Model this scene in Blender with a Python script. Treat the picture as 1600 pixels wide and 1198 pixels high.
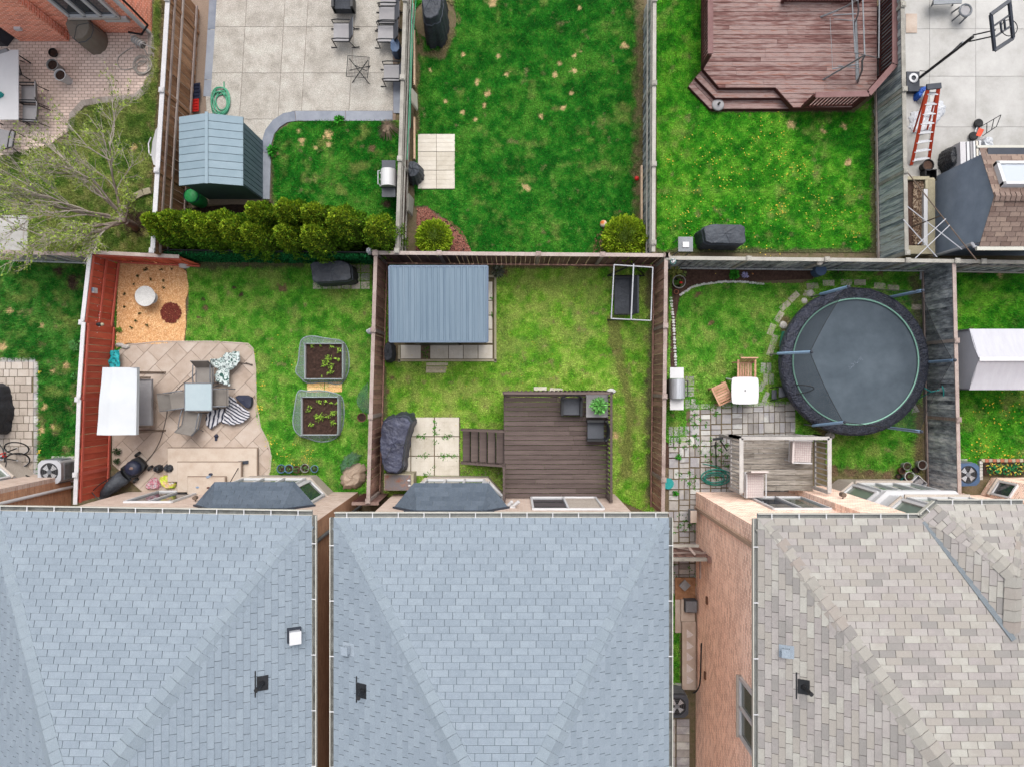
import bpy, math, random
import numpy as np
from mathutils import Vector, Matrix
random.seed(7)
RAD = math.radians
scene = bpy.context.scene
for _o in list(bpy.data.objects):
 bpy.data.objects.remove(_o)
# ------------------------------------------------------------------ camera, sky, sun, exposure
HC, FP = 23.0, 1104.0                       # camera height, metres; focal length in photo pixels
cam_data = bpy.data.cameras.new('camera'); cam = bpy.data.objects.new('camera', cam_data)
scene.collection.objects.link(cam); scene.camera = cam
cam.location = (0, 0, HC); cam.rotation_euler = (0, 0, 0)
cam_data.sensor_fit = 'HORIZONTAL'; cam_data.sensor_width = 36.0; cam_data.lens = 36.0 * FP / 1600.0
cam_data.clip_start = 0.1; cam_data.clip_end = 500
world = bpy.data.worlds.new('World'); scene.world = world; world.use_nodes = True
wn = world.node_tree; bg = wn.nodes['Background']
sky = wn.nodes.new('ShaderNodeTexSky'); sky.sky_type = 'NISHITA'; sky.sun_disc = False
sky.sun_elevation = RAD(60); sky.sun_rotation = RAD(8); sky.dust_density = 5.0; sky.air_density = 1.0; sky.ozone_density = 1.0
hs = wn.nodes.new('ShaderNodeHueSaturation'); hs.inputs['Saturation'].default_value = 0.36
wn.links.new(sky.outputs[0], hs.inputs['Color']); wn.links.new(hs.outputs[0], bg.inputs[0])
bg.inputs[1].default_value = 0.15
sun_data = bpy.data.lights.new('sun', 'SUN'); sun_data.energy = 0.7; sun_data.angle = RAD(40); sun_data.color = (1.0, 0.97, 0.92)
sun = bpy.data.objects.new('sun', sun_data); scene.collection.objects.link(sun)
_az = RAD(8); _el = RAD(60)
sun_dir = Vector((math.sin(_az) * math.cos(_el), math.cos(_az) * math.cos(_el), math.sin(_el)))
sun.rotation_euler = sun_dir.to_track_quat('Z', 'Y').to_euler()
scene.view_settings.view_transform = 'Standard'; scene.view_settings.look = 'None'
scene.view_settings.gamma = 1.0; scene.view_settings.use_curve_mapping = False
scene.view_settings.exposure = 1.02
scene.cycles.max_bounces = 8; scene.cycles.diffuse_bounces = 8; scene.cycles.transparent_max_bounces = 16
# ------------------------------------------------------------------ helpers
def W(px, py, z=0.0):
 d = HC - z
 return Vector(((px - 800) * d / FP, -(py - 599) * d / FP, z))
def PX(v):
 d = HC - v[2]
 return (800 + v[0] * FP / d, 599 - v[1] * FP / d)
def lin1(x):
 x /= 255.0
 return x / 12.92 if x <= 0.04045 else ((x + 0.055) / 1.055) ** 2.4
def c(r, g, b, k=0.55):
 return (lin1(r) * k, lin1(g) * k, lin1(b) * k, 1.0)
COL = scene.collection
WL = {}
def wloc(o):
 return WL.get(o.name, Vector((0, 0, 0)))
def tag(o, label=None, cat=None, group=None, kind=None):
 if label: o['label'] = label
 if cat: o['category'] = cat
 if group: o['group'] = group
 if kind: o['kind'] = kind
 return o
def thing(name, label, cat, loc, group=None, kind=None):
 o = bpy.data.objects.new(name, None); COL.objects.link(o)
 o.empty_display_size = 0.2; o.location = loc; WL[o.name] = Vector(loc)
 return tag(o, label, cat, group, kind)
class MB:
 def __init__(s): s.v = []; s.f = []; s.m = []; s.r = []; s.mat = 0; s.rnd = 0.0
 def add(s, verts, faces):
  n = len(s.v); s.v += [tuple(p) for p in verts]
  for f in faces:
   s.f.append(tuple(i + n for i in f)); s.m.append(s.mat); s.r.append(s.rnd)
  return s
 def box(s, cen, d, rz=0.0, M=None):
  hx, hy, hz = d[0] / 2, d[1] / 2, d[2] / 2
  R = M if M is not None else Matrix.Rotation(rz, 3, 'Z')
  cen = Vector(cen)
  vs = [cen + R @ Vector((x * hx, y * hy, z * hz)) for z in (-1, 1) for x, y in ((-1, -1), (1, -1), (1, 1), (-1, 1))]
  return s.add(vs, [(3, 2, 1, 0), (4, 5, 6, 7), (0, 1, 5, 4), (1, 2, 6, 5), (2, 3, 7, 6), (3, 0, 4, 7)])
 def beam(s, p, q, w, h, up=(0, 0, 1)):
  p = Vector(p); q = Vector(q); d = q - p; L = d.length
  if L < 1e-6: return s
  x = d / L; up = Vector(up)
  y = up.cross(x)
  if y.length < 1e-3: y = Vector((0, 1, 0)).cross(x)
  if y.length < 1e-3: y = Vector((1, 0, 0)).cross(x)
  y.normalize(); z = x.cross(y)
  return s.box((p + q) / 2, (L, w, h), M=Matrix((x, y, z)).transposed())
 def tube(s, pts, r, n=6, closed=False, r2=None):
  pts = [Vector(p) for p in pts]; N = len(pts)
  if N < 2: return s
  rings = []; prev = None
  for i, p in enumerate(pts):
   if closed: t = pts[(i + 1) % N] - pts[i - 1]
   else: t = pts[min(i + 1, N - 1)] - pts[max(i - 1, 0)]
   if t.length < 1e-7: t = Vector((0, 0, 1))
   t.normalize()
   a = prev if prev is not None else (Vector((0, 0, 1)) if abs(t.z) < .9 else Vector((1, 0, 0)))
   b = t.cross(a)
   if b.length < 1e-4: b = t.cross(Vector((1, 0, .1)))
   b.normalize(); a = b.cross(t); prev = a
   rr = r if r2 is None else r + (r2 - r) * i / (N - 1)
   rings.append([p + (a * math.cos(2 * math.pi * k / n) + b * math.sin(2 * math.pi * k / n)) * rr for k in range(n)])
  vs = [v for g in rings for v in g]; fs = []
  for i in range(N if closed else N - 1):
   j = (i + 1) % N
   for k in range(n):
    fs.append((i * n + k, i * n + (k + 1) % n, j * n + (k + 1) % n, j * n + k))
  if not closed:
   fs.append(tuple(range(n))); fs.append(tuple((N - 1) * n + k for k in reversed(range(n))))
  return s.add(vs, fs)
 def cyl(s, cen, r, h, r2=None, n=20, open_top=False):
  r2 = r if r2 is None else r2; cen = Vector(cen)
  vs = [cen + Vector((math.cos(2 * math.pi * k / n) * q, math.sin(2 * math.pi * k / n) * q, z)) for z, q in ((0, r), (h, r2)) for k in range(n)]
  fs = [(k, (k + 1) % n, n + (k + 1) % n, n + k) for k in range(n)] + [tuple(reversed(range(n)))]
  if not open_top: fs.append(tuple(range(n, 2 * n)))
  return s.add(vs, fs)
 def lathe(s, cen, prof, n=24, sx=1, sy=1):
  cen = Vector(cen); vs = []; fs = []
  for (r, z) in prof:
   for k in range(n):
    a = 2 * math.pi * k / n
    vs.append(cen + Vector((math.cos(a) * r * sx, math.sin(a) * r * sy, z)))
  for i in range(len(prof) - 1):
   for k in range(n):
    fs.append((i * n + k, i * n + (k + 1) % n, (i + 1) * n + (k + 1) % n, (i + 1) * n + k))
  return s.add(vs, fs)
 def prism(s, poly, z0, z1):
  n = len(poly)
  A = sum(poly[i][0] * poly[(i + 1) % n][1] - poly[(i + 1) % n][0] * poly[i][1] for i in range(n))
  if A < 0: poly = list(reversed(poly))
  vs = [(p[0], p[1], z0) for p in poly] + [(p[0], p[1], z1) for p in poly]
  fs = [tuple(reversed(range(n))), tuple(range(n, 2 * n))] + [(i, (i + 1) % n, n + (i + 1) % n, n + i) for i in range(n)]
  return s.add(vs, fs)
 def quad(s, a, b, cc, d): return s.add([a, b, cc, d], [(0, 1, 2, 3)])
 def ell(s, cen, rx, ry, rz, n=14, m=8, noise=0.0, seed=0):
  rn = random.Random(seed); cen = Vector(cen); vs = []; fs = []
  for i in range(m + 1):
   t = math.pi * i / m
   for k in range(n):
    a = 2 * math.pi * k / n; q = 1 + (rn.random() - .5) * noise
    vs.append(cen + Vector((math.cos(a) * math.sin(t) * rx * q, math.sin(a) * math.sin(t) * ry * q, math.cos(t) * rz * q)))
  for i in range(m):
   for k in range(n):
    fs.append((i * n + k, (i + 1) * n + k, (i + 1) * n + (k + 1) % n, i * n + (k + 1) % n))
  return s.add(vs, fs)
 def build(s, name, mats, parent=None, at=None, smooth=False, label=None, cat=None, group=None, kind=None, hide=False):
  off = Vector((0, 0, 0))
  if parent is not None: off = wloc(parent)
  elif at is not None: off = Vector(at)
  me = bpy.data.meshes.new(name)
  V = np.array(s.v, dtype=np.float64).reshape(-1, 3) - np.array(off)
  me.from_pydata(V.tolist(), [], s.f)
  if not isinstance(mats, (list, tuple)): mats = [mats]
  for m in mats: me.materials.append(m)
  if len(mats) > 1: me.polygons.foreach_set('material_index', s.m)
  if any(s.r):
   a = me.attributes.new('rnd', 'FLOAT', 'FACE'); a.data.foreach_set('value', s.r)
  if smooth: me.polygons.foreach_set('use_smooth', [True] * len(s.f))
  me.update()
  o = bpy.data.objects.new(name, me); COL.objects.link(o)
  if parent is not None: o.parent = parent; WL[o.name] = off
  elif at is not None: o.location = off; WL[o.name] = off
  return tag(o, label, cat, group, kind)
def piece(me, name, parent, M):
 o = bpy.data.objects.new(name, me); COL.objects.link(o)
 if parent is not None:
  o.parent = parent; o.matrix_local = Matrix.Translation(-wloc(parent)) @ M
 else:
  o.matrix_world = M
 return o
def mesh_of(mb, name, mats):
 me = bpy.data.meshes.new(name); me.from_pydata(mb.v, [], mb.f)
 if not isinstance(mats, (list, tuple)): mats = [mats]
 for m in mats: me.materials.append(m)
 if len(mats) > 1: me.polygons.foreach_set('material_index', mb.m)
 me.update(); return me
def P2(pts, z=0.0): return [W(x, y, z) for x, y in pts]
def circ(cx, cy, r, n=24, a0=0, a1=2 * math.pi): return [(cx + r * math.cos(a0 + (a1 - a0) * i / n), cy + r * math.sin(a0 + (a1 - a0) * i / n)) for i in range(n + (0 if abs(a1 - a0 - 2 * math.pi) < 1e-6 else 1))]
def chaikin(pts, it=2, closed=True):
 for _ in range(it):
  out = []
  N = len(pts)
  for i in range(N if closed else N - 1):
   a, b = Vector(pts[i]), Vector(pts[(i + 1) % N])
   out += [a * .75 + b * .25, a * .25 + b * .75]
  if not closed: out = [Vector(pts[0])] + out + [Vector(pts[-1])]
  pts = out
 return pts
def smooth_line(pts, it=3): return chaikin(pts, it, closed=False)
# ------------------------------------------------------------------ materials
def pm(name, cols, scale=3.0, rough=0.8, bump=0.15, bscale=None, rndw=0.55, noisew=0.6, metal=0.0, stretch=(1, 1, 1), speck=0.25, sscale=60.0, spec=0.3, alpha=1.0, detail=5.0, trans=0.0, dist=0.004):
 m = bpy.data.materials.new(name); m.use_nodes = True; nt = m.node_tree; N = nt.nodes.new; L = nt.links.new
 b = nt.nodes['Principled BSDF']
 b.inputs['Roughness'].default_value = rough; b.inputs['Metallic'].default_value = metal
 b.inputs['Specular IOR Level'].default_value = spec; b.inputs['Alpha'].default_value = alpha
 b.inputs['Transmission Weight'].default_value = trans
 oi = N('ShaderNodeObjectInfo'); at = N('ShaderNodeAttribute'); at.attribute_name = 'rnd'
 ad = N('ShaderNodeMath'); ad.operation = 'ADD'; L(oi.outputs['Random'], ad.inputs[0]); L(at.outputs['Fac'], ad.inputs[1])
 fr = N('ShaderNodeMath'); fr.operation = 'FRACT'; L(ad.outputs[0], fr.inputs[0])
 ge = N('ShaderNodeNewGeometry'); mp = N('ShaderNodeVectorMath'); mp.operation = 'MULTIPLY'
 L(ge.outputs['Position'], mp.inputs[0]); mp.inputs[1].default_value = stretch
 ro = N('ShaderNodeMath'); ro.operation = 'MULTIPLY'; L(fr.outputs[0], ro.inputs[0]); ro.inputs[1].default_value = 37.0
 va = N('ShaderNodeVectorMath'); va.operation = 'ADD'; L(mp.outputs[0], va.inputs[0]); L(ro.outputs[0], va.inputs[1])
 no = N('ShaderNodeTexNoise'); no.inputs['Scale'].default_value = scale; no.inputs['Detail'].default_value = detail; no.inputs['Roughness'].default_value = 0.65
 L(va.outputs[0], no.inputs['Vector'])
 # contrast-stretched noise
 mr = N('ShaderNodeMapRange'); mr.inputs[1].default_value = 0.3; mr.inputs[2].default_value = 0.7
 L(no.outputs['Fac'], mr.inputs[0])
 m1 = N('ShaderNodeMath'); m1.operation = 'MULTIPLY'; L(mr.outputs[0], m1.inputs[0]); m1.inputs[1].default_value = noisew
 tot = noisew + rndw
 m2 = N('ShaderNodeMath'); m2.operation = 'MULTIPLY_ADD'; L(fr.outputs[0], m2.inputs[0]); m2.inputs[1].default_value = rndw; L(m1.outputs[0], m2.inputs[2])
 dv = N('ShaderNodeMath'); dv.operation = 'DIVIDE'; L(m2.outputs[0], dv.inputs[0]); dv.inputs[1].default_value = max(tot, 0.001)
 cr = N('ShaderNodeValToRGB'); el = cr.color_ramp.elements
 n = len(cols)
 if n == 1: cols = [cols[0], cols[0]]; n = 2
 el[0].position = 0.12; el[0].color = cols[0]; el[1].position = 0.88; el[1].color = cols[-1]
 for i in range(1, n - 1):
  e = el.new(0.12 + 0.76 * i / (n - 1)); e.color = cols[i]
 L(dv.outputs[0], cr.inputs[0])
 out = cr.outputs[0]
 if speck > 0:
  n2 = N('ShaderNodeTexNoise'); n2.inputs['Scale'].default_value = sscale; n2.inputs['Detail'].default_value = 3.0
  L(mp.outputs[0], n2.inputs['Vector'])
  r2 = N('ShaderNodeMapRange'); r2.inputs[1].default_value = 0.3; r2.inputs[2].default_value = 0.7
  r2.inputs[3].default_value = 1 - speck; r2.inputs[4].default_value = 1 + speck; L(n2.outputs['Fac'], r2.inputs[0])
  mx = N('ShaderNodeVectorMath'); mx.operation = 'SCALE'; L(out, mx.inputs[0]); L(r2.outputs[0], mx.inputs['Scale']); out = mx.outputs[0]
 L(out, b.inputs['Base Color'])
 if bump > 0:
  n3 = N('ShaderNodeTexNoise'); n3.inputs['Scale'].default_value = bscale or scale * 6; n3.inputs['Detail'].default_value = 4.0
  L(va.outputs[0], n3.inputs['Vector'])
  bp = N('ShaderNodeBump'); bp.inputs['Strength'].default_value = min(bump * 2, 1); bp.inputs['Distance'].default_value = dist * 3
  L(n3.outputs['Fac'], bp.inputs['Height']); L(bp.outputs[0], b.inputs['Normal'])
 m.diffuse_color = cols[0]
 return m
def brick_mat(name, c1, c2, mort, bw=0.21, bh=0.075, wallaxis=True, mort_size=0.012, rot=0.0, offset=0.5, var=None, bump=0.5, squash=1.0):
 m = bpy.data.materials.new(name); m.use_nodes = True; nt = m.node_tree; N = nt.nodes.new; L = nt.links.new
 b = nt.nodes['Principled BSDF']; b.inputs['Roughness'].default_value = 0.9; b.inputs['Specular IOR Level'].default_value = 0.2
 ge = N('ShaderNodeNewGeometry'); sp = N('ShaderNodeSeparateXYZ'); L(ge.outputs['Position'], sp.inputs[0])
 cb = N('ShaderNodeCombineXYZ')
 if wallaxis:
  a = N('ShaderNodeMath'); a.operation = 'ADD'; L(sp.outputs[0], a.inputs[0]); L(sp.outputs[1], a.inputs[1])
  L(a.outputs[0], cb.inputs[0]); L(sp.outputs[2], cb.inputs[1])
 else:
  L(sp.outputs[0], cb.inputs[0]); L(sp.outputs[1], cb.inputs[1])
 mp = N('ShaderNodeMapping'); mp.inputs['Rotation'].default_value = (0, 0, rot); L(cb.outputs[0], mp.inputs[0])
 br = N('ShaderNodeTexBrick'); L(mp.outputs[0], br.inputs['Vector'])
 br.inputs['Scale'].default_value = 1.0; br.inputs['Brick Width'].default_value = bw; br.inputs['Row Height'].default_value = bh
 br.inputs['Mortar Size'].default_value = mort_size; br.inputs['Color1'].default_value = c1; br.inputs['Color2'].default_value = c2
 br.inputs['Mortar'].default_value = mort; br.offset = offset; br.inputs['Mortar Smooth'].default_value = 0.3; br.squash = squash
 no = N('ShaderNodeTexNoise'); no.inputs['Scale'].default_value = 1.3; no.inputs['Detail'].default_value = 6
 n2 = N('ShaderNodeTexNoise'); n2.inputs['Scale'].default_value = 25; n2.inputs['Detail'].default_value = 3
 L(ge.outputs['Position'], no.inputs['Vector']); L(ge.outputs['Position'], n2.inputs['Vector'])
 ad = N('ShaderNodeMath'); ad.operation = 'ADD'; L(no.outputs['Fac'], ad.inputs[0]); L(n2.outputs['Fac'], ad.inputs[1])
 r = N('ShaderNodeMapRange'); r.inputs[1].default_value = 0.7; r.inputs[2].default_value = 1.3; r.inputs[3].default_value = 0.9; r.inputs[4].default_value = 1.1
 L(ad.outputs[0], r.inputs[0])
 mx = N('ShaderNodeVectorMath'); mx.operation = 'SCALE'; L(br.outputs['Color'], mx.inputs[0]); L(r.outputs[0], mx.inputs['Scale']); L(mx.outputs[0], b.inputs['Base Color'])
 bp = N('ShaderNodeBump'); bp.inputs['Strength'].default_value = bump; bp.inputs['Distance'].default_value = 0.008; bp.invert = True
 L(br.outputs['Fac'], bp.inputs['Height']); L(bp.outputs[0], b.inputs['Normal'])
 return m
def attr_mat(name, rough=0.85, sub=0.0, spec=0.15):
 m = bpy.data.materials.new(name); m.use_nodes = True; nt = m.node_tree
 b = nt.nodes['Principled BSDF']; b.inputs['Roughness'].default_value = rough; b.inputs['Specular IOR Level'].default_value = spec
 a = nt.nodes.new('ShaderNodeAttribute'); a.attribute_name = 'col'
 nt.links.new(a.outputs['Color'], b.inputs['Base Color'])
 return m
def glass_mat(name, col, rough=0.05):
 m = bpy.data.materials.new(name); m.use_nodes = True
 b = m.node_tree.nodes['Principled BSDF']; b.inputs['Base Color'].default_value = col; b.inputs['Roughness'].default_value = rough
 b.inputs['Specular IOR Level'].default_value = 0.8; b.inputs['Metallic'].default_value = 0.0
 return m
def stripe_mat(name, cols, axis_ang, period, warp=0.15, rough=0.9):
 m = bpy.data.materials.new(name); m.use_nodes = True; nt = m.node_tree; N = nt.nodes.new; L = nt.links.new
 b = nt.nodes['Principled BSDF']; b.inputs['Roughness'].default_value = rough
 at = N('ShaderNodeAttribute'); at.attribute_name = 'uvs'
 cr = N('ShaderNodeValToRGB'); cr.color_ramp.interpolation = 'CONSTANT'
 fr = N('ShaderNodeMath'); fr.operation = 'FRACT'; L(at.outputs['Fac'], fr.inputs[0]); L(fr.outputs[0], cr.inputs[0])
 e = cr.color_ramp.elements; e[0].position = 0; e[0].color = cols[0]; e[1].position = 0.56; e[1].color = cols[1]
 L(cr.outputs[0], b.inputs['Base Color'])
 return m
M = {}
M['wood_brown'] = pm('weathered brown boards', [c(78, 58, 52, 1.90), c(104, 78, 68, 1.90), c(128, 100, 88, 1.90)], 4, stretch=(2, 2, .4), bump=.2)
M['wood_dark'] = pm('dark brown boards', [c(64, 46, 42, 1.30), c(88, 66, 60, 1.30), c(106, 82, 76, 1.30)], 4, stretch=(2, 2, .4), bump=.2)
M['cap_tan'] = pm('tan cap rail', [c(150, 130, 122), c(182, 164, 156), c(200, 186, 178)], 3, stretch=(1, 1, 3), bump=.1)
M['cap_brown'] = pm('brown cap rail', [c(118, 92, 84), c(146, 118, 108), c(165, 140, 130)], 3, bump=.1)
M['cap_grey'] = pm('grey cap rail', [c(148, 144, 136), c(180, 176, 166), c(200, 196, 186)], 3, bump=.1)
M['cap_white'] = pm('white cap rail', [c(206, 204, 206), c(228, 226, 228)], 3, bump=.05)
M['wood_grey'] = pm('weathered grey boards', [c(44, 48, 52, 1.81), c(84, 90, 94, 1.81), c(126, 130, 128, 1.81), c(92, 88, 80, 1.81)], 3, stretch=(6, 6, .5), bump=.4, noisew=.7)
M['wood_greyb'] = pm('blackened grey boards', [c(52, 54, 60, 1.38), c(104, 108, 112, 1.72), c(150, 152, 152, 1.84)], 3, stretch=(1.4, 3, 1), bump=.4, noisew=1.0, rndw=.6)
M['wood_red'] = pm('red stained boards', [c(140, 58, 42, 1.21), c(159, 70, 52, 1.21), c(174, 84, 62, 1.21)], 3, stretch=(2, 2, .5), bump=.1, speck=.12)
M['wood_redrail'] = pm('red stained rail', [c(164, 76, 62, 1.00), c(188, 100, 84, 1.00)], 3, bump=.1)
M['wood_cedar'] = pm('brown cedar boards', [c(108, 74, 50, 0.83), c(138, 100, 72, 0.83), c(166, 128, 98, 0.83)], 4, stretch=(2, 2, .4), bump=.2)
M['deck_grey'] = pm('brown grey deck boards', [c(87, 74, 70, 0.58), c(102, 88, 84, 0.58), c(118, 103, 98, 0.58)], 2.5, stretch=(.6, 6, 6), bump=.15, speck=.1)
M['deck_red'] = pm('worn red brown deck boards', [c(86, 46, 42, 0.62), c(124, 89, 84, 0.62), c(158, 135, 130, 0.62), c(140, 89, 74, 0.62)], 2.0, stretch=(1, 7, 7), bump=.2, noisew=.8)
M['deck_redrail'] = pm('red brown rail', [c(112, 74, 72), c(150, 116, 114)], 3, bump=.1)
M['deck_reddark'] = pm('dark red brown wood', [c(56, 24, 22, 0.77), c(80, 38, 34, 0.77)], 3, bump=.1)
M['deck_old'] = pm('silvery old deck boards', [c(108, 100, 92, 0.69), c(156, 148, 138, 0.69), c(196, 188, 178, 0.69)], 3, stretch=(1, 8, 8), bump=.35, noisew=.9)
M['rail_old'] = pm('pale weathered rail', [c(172, 168, 164, 0.61), c(206, 202, 198, 0.61)], 3, bump=.15)
M['white'] = pm('white paint', [c(232, 232, 234, 0.52), c(244, 244, 246, 0.52)], 2, rough=.5, bump=.02, speck=.03)
M['gutter'] = pm('cream gutter', [c(214, 212, 200), c(230, 228, 218)], 2, rough=.5, bump=.02, speck=.06)
M['gutter_in'] = pm('dirty gutter inside', [c(92, 92, 88), c(134, 136, 134), c(150, 152, 150)], 5, bump=.05)
M['downpipe'] = pm('tan downpipe', [c(170, 146, 128, 0.83), c(186, 162, 144, 0.83)], 2, rough=.5, bump=.02, speck=.05)
M['brick_pink'] = brick_mat('pink buff brick', c(173, 136, 118, 1.38), c(221, 190, 171, 1.38), c(217, 200, 187, 1.38))
M['brick_pale'] = brick_mat('pale buff brick', c(204, 176, 158, .62), c(236, 212, 196, .62), c(226, 210, 200, .62))
M['brick_brown'] = brick_mat('brown brick', c(146, 108, 84, 1.22), c(170, 132, 104, 1.22), c(150, 120, 100, 1.22))
M['brick_red'] = brick_mat('red brick', c(150, 78, 58, 1.65), c(190, 112, 88, 1.65), c(196, 156, 140, 1.65), mort_size=.012)
M['stucco'] = pm('beige sill stone', [c(196, 184, 172), c(216, 204, 192)], 3, bump=.1)
M['soffit'] = pm('soffit', [c(200, 198, 190)], 2)
M['roof_blue'] = pm('blue grey shingle', [c(146, 159, 171, 0.53), c(153, 166, 178, 0.53), c(161, 174, 185, 0.53)], 6, rough=.95, bump=.25, bscale=120, speck=.16, sscale=90, rndw=.55, noisew=.5)
M['roof_bluec'] = pm('blue grey ridge shingle', [c(146, 159, 170, 0.53), c(156, 169, 179, 0.53)], 6, rough=.95, bump=.25, bscale=120, speck=.16, sscale=90, rndw=.8)
M['roof_under'] = pm('shingle joint', [c(105, 116, 125, 0.53)], 3, bump=0)
M['roof_mix'] = pm('mixed grey shingle', [c(165, 161, 157, 0.49), c(185, 178, 175, 0.49), c(195, 190, 185, 0.49), c(177, 170, 167, 0.49), c(202, 200, 191, 0.49), c(183, 177, 169, 0.49), c(185, 179, 171, 0.49)], 4, rough=.95, bump=.25, bscale=120, speck=.12, sscale=90, rndw=1.0, noisew=.12)
M['roof_mixc'] = pm('mixed grey ridge shingle', [c(158, 154, 150, 0.51), c(174, 170, 162, 0.51), c(184, 181, 173, 0.51), c(172, 162, 154, 0.51)], 4, rough=.95, bump=.2, bscale=120, speck=.12, sscale=90, rndw=1, noisew=.15)
M['roof_under2'] = pm('shingle joint warm', [c(108, 100, 96)], 3, bump=0)
M['roof_bay'] = pm('dark blue bay shingle', [c(84, 96, 110), c(104, 116, 130)], 6, rough=.9, bump=.25, bscale=120, speck=.15)
M['roof_brown'] = pm('brown shingle', [c(125, 104, 95, 0.55), c(148, 128, 118, 0.55), c(167, 146, 132, 0.55)], 5, rough=.95, bump=.25, bscale=120, speck=.12, rndw=.9, noisew=.3)
M['flash'] = pm('grey valley flashing', [c(118, 128, 135, 0.50), c(135, 145, 152, 0.50)], 3, rough=.6, bump=.05)
M['flash_dark'] = pm('dark flashing', [c(48, 54, 66), c(66, 72, 84)], 3, rough=.5, bump=.05)
M['black'] = pm('black plastic', [c(30, 31, 34), c(44, 46, 50)], 4, rough=.5, bump=.05)
M['black_cloth'] = pm('black cover cloth', [c(40, 44, 50, 0.61), c(56, 60, 68, 0.61), c(74, 80, 88, 0.61)], 3, rough=.6, bump=.3, bscale=9, speck=.08, dist=.02)
M['charcoal'] = pm('charcoal cloth', [c(52, 56, 62), c(72, 76, 84)], 3, rough=.8, bump=.3, bscale=9, speck=.08, dist=.02)
M['navy'] = pm('navy cloth', [c(58, 60, 78), c(84, 88, 110), c(120, 126, 148)], 3, rough=.5, bump=.4, bscale=7, speck=.05, dist=.03)
M['beige_cloth'] = pm('beige cover cloth', [c(140, 130, 118), c(164, 154, 140)], 2, rough=.8, bump=.1, speck=.05)
M['tarp_tan'] = pm('tan tarp', [c(172, 150, 130), c(204, 184, 164)], 2, rough=.6, bump=.3, bscale=8, speck=.05, dist=.02)
M['canvas'] = pm('white canvas', [c(226, 232, 238, 0.51), c(240, 244, 248, 0.51)], 2, rough=.7, bump=.05, speck=.02)
M['shelter'] = pm('grey white shelter cloth', [c(206, 206, 214), c(222, 222, 230)], 3, stretch=(3, .6, 1), rough=.6, bump=.1, speck=.04)
M['grey_cloth'] = pm('grey cloth', [c(160, 158, 160), c(180, 178, 180)], 3, rough=.8, bump=.15, speck=.05)
M['taupe'] = pm('taupe sling fabric', [c(134, 128, 122), c(158, 152, 146)], 3, rough=.8, bump=.1, speck=.1)
M['slate'] = pm('slate plastic', [c(74, 78, 86), c(94, 98, 106)], 3, rough=.6, bump=.1)
M['frame_grey'] = pm('grey metal', [c(120, 124, 130), c(150, 154, 160)], 3, rough=.4, bump=.02, metal=.3)
M['galv'] = pm('galvanised pipe', [c(138, 142, 146), c(176, 180, 184)], 3, rough=.35, bump=.02, metal=.5)
M['white_metal'] = pm('pale metal tube', [c(196, 198, 204)], 3, rough=.4, bump=0, speck=.05)
M['brown_metal'] = pm('brown metal', [c(110, 94, 82), c(130, 112, 98)], 3, rough=.5)
M['steel_roof'] = pm('blue grey steel roof', [c(105, 126, 145, 0.55), c(117, 138, 155, 0.55), c(131, 150, 166, 0.55)], 1.2, stretch=(8, .4, 1), rough=.5, bump=.02, speck=.03, metal=.1)
M['steel_trim'] = pm('blue grey steel trim', [c(88, 104, 124, 0.73), c(100, 116, 136, 0.73)], 2, rough=.5, bump=.02, speck=.03)
M['shed_blue'] = pm('pale blue grey shed roof', [c(140, 162, 174), c(156, 176, 188)], 2, rough=.7, bump=.05, speck=.05, rndw=.3)
M['shed_side'] = pm('slate blue shed siding', [c(76, 94, 102, 0.83), c(90, 108, 116, 0.83)], 2, rough=.7, bump=.05, speck=.05)
M['grey_siding'] = pm('grey membrane', [c(96, 106, 118, 1.45), c(108, 118, 130, 1.45)], 2, rough=.7, bump=.05, speck=.05, rndw=.0)
M['agg'] = pm('exposed aggregate concrete', [c(176, 170, 160, 0.51), c(200, 194, 184, 0.51), c(214, 210, 200, 0.51)], 2, rough=.95, bump=.4, bscale=60, speck=.32, sscale=38, rndw=.12)
M['slate_stamp'] = pm('grey stamped concrete', [c(128, 136, 150), c(150, 156, 168), c(166, 172, 182)], 3, rough=.7, bump=.15, speck=.08)
M['conc'] = pm('pale concrete', [c(188, 186, 180, 0.51), c(208, 206, 202, 0.51), c(222, 220, 216, 0.51)], 1.2, rough=.9, bump=.1, speck=.06, rndw=.2)
M['patio'] = pm('beige stamped concrete', [c(186, 166, 150, 0.55), c(205, 187, 172, 0.55), c(218, 203, 190, 0.55)], 1.6, rough=.8, bump=.15, speck=.08, rndw=.2)
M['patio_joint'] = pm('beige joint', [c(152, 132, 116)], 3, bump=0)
M['paver_pink'] = brick_mat('pink beige block paving', c(186, 166, 154, 1.08), c(206, 186, 174, 1.08), c(134, 118, 108, 1.08), bw=.2, bh=.1, wallaxis=False, mort_size=.01, rot=0.0)
M['paver_grey'] = pm('grey paving stone', [c(136, 132, 130, 0.68), c(162, 158, 154, 0.68), c(182, 178, 172, 0.68), c(158, 156, 160, 0.68), c(204, 204, 198, 0.68)], 3, rough=.9, bump=.2, speck=.15, rndw=1, noisew=.35)
M['paver_beige'] = pm('beige paving stone', [c(180, 168, 156), c(200, 188, 176), c(214, 204, 194)], 3, rough=.9, bump=.2, speck=.1, rndw=.7, noisew=.5)
M['slab_beige'] = pm('cream scored slab', [c(196, 188, 172, 0.65), c(214, 206, 192, 0.65), c(226, 220, 208, 0.65)], 3, rough=.9, bump=.2, speck=.08)
M['slab_edge'] = pm('weathered edging', [c(150, 142, 118, 0.69), c(178, 170, 146, 0.69)], 4, rough=.9)
M['soil'] = pm('dark soil', [c(48, 34, 28, 0.61), c(72, 52, 44, 0.61), c(96, 74, 62, 0.61)], 12, rough=1, bump=.8, bscale=50, speck=.35, sscale=70, dist=.01)
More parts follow.
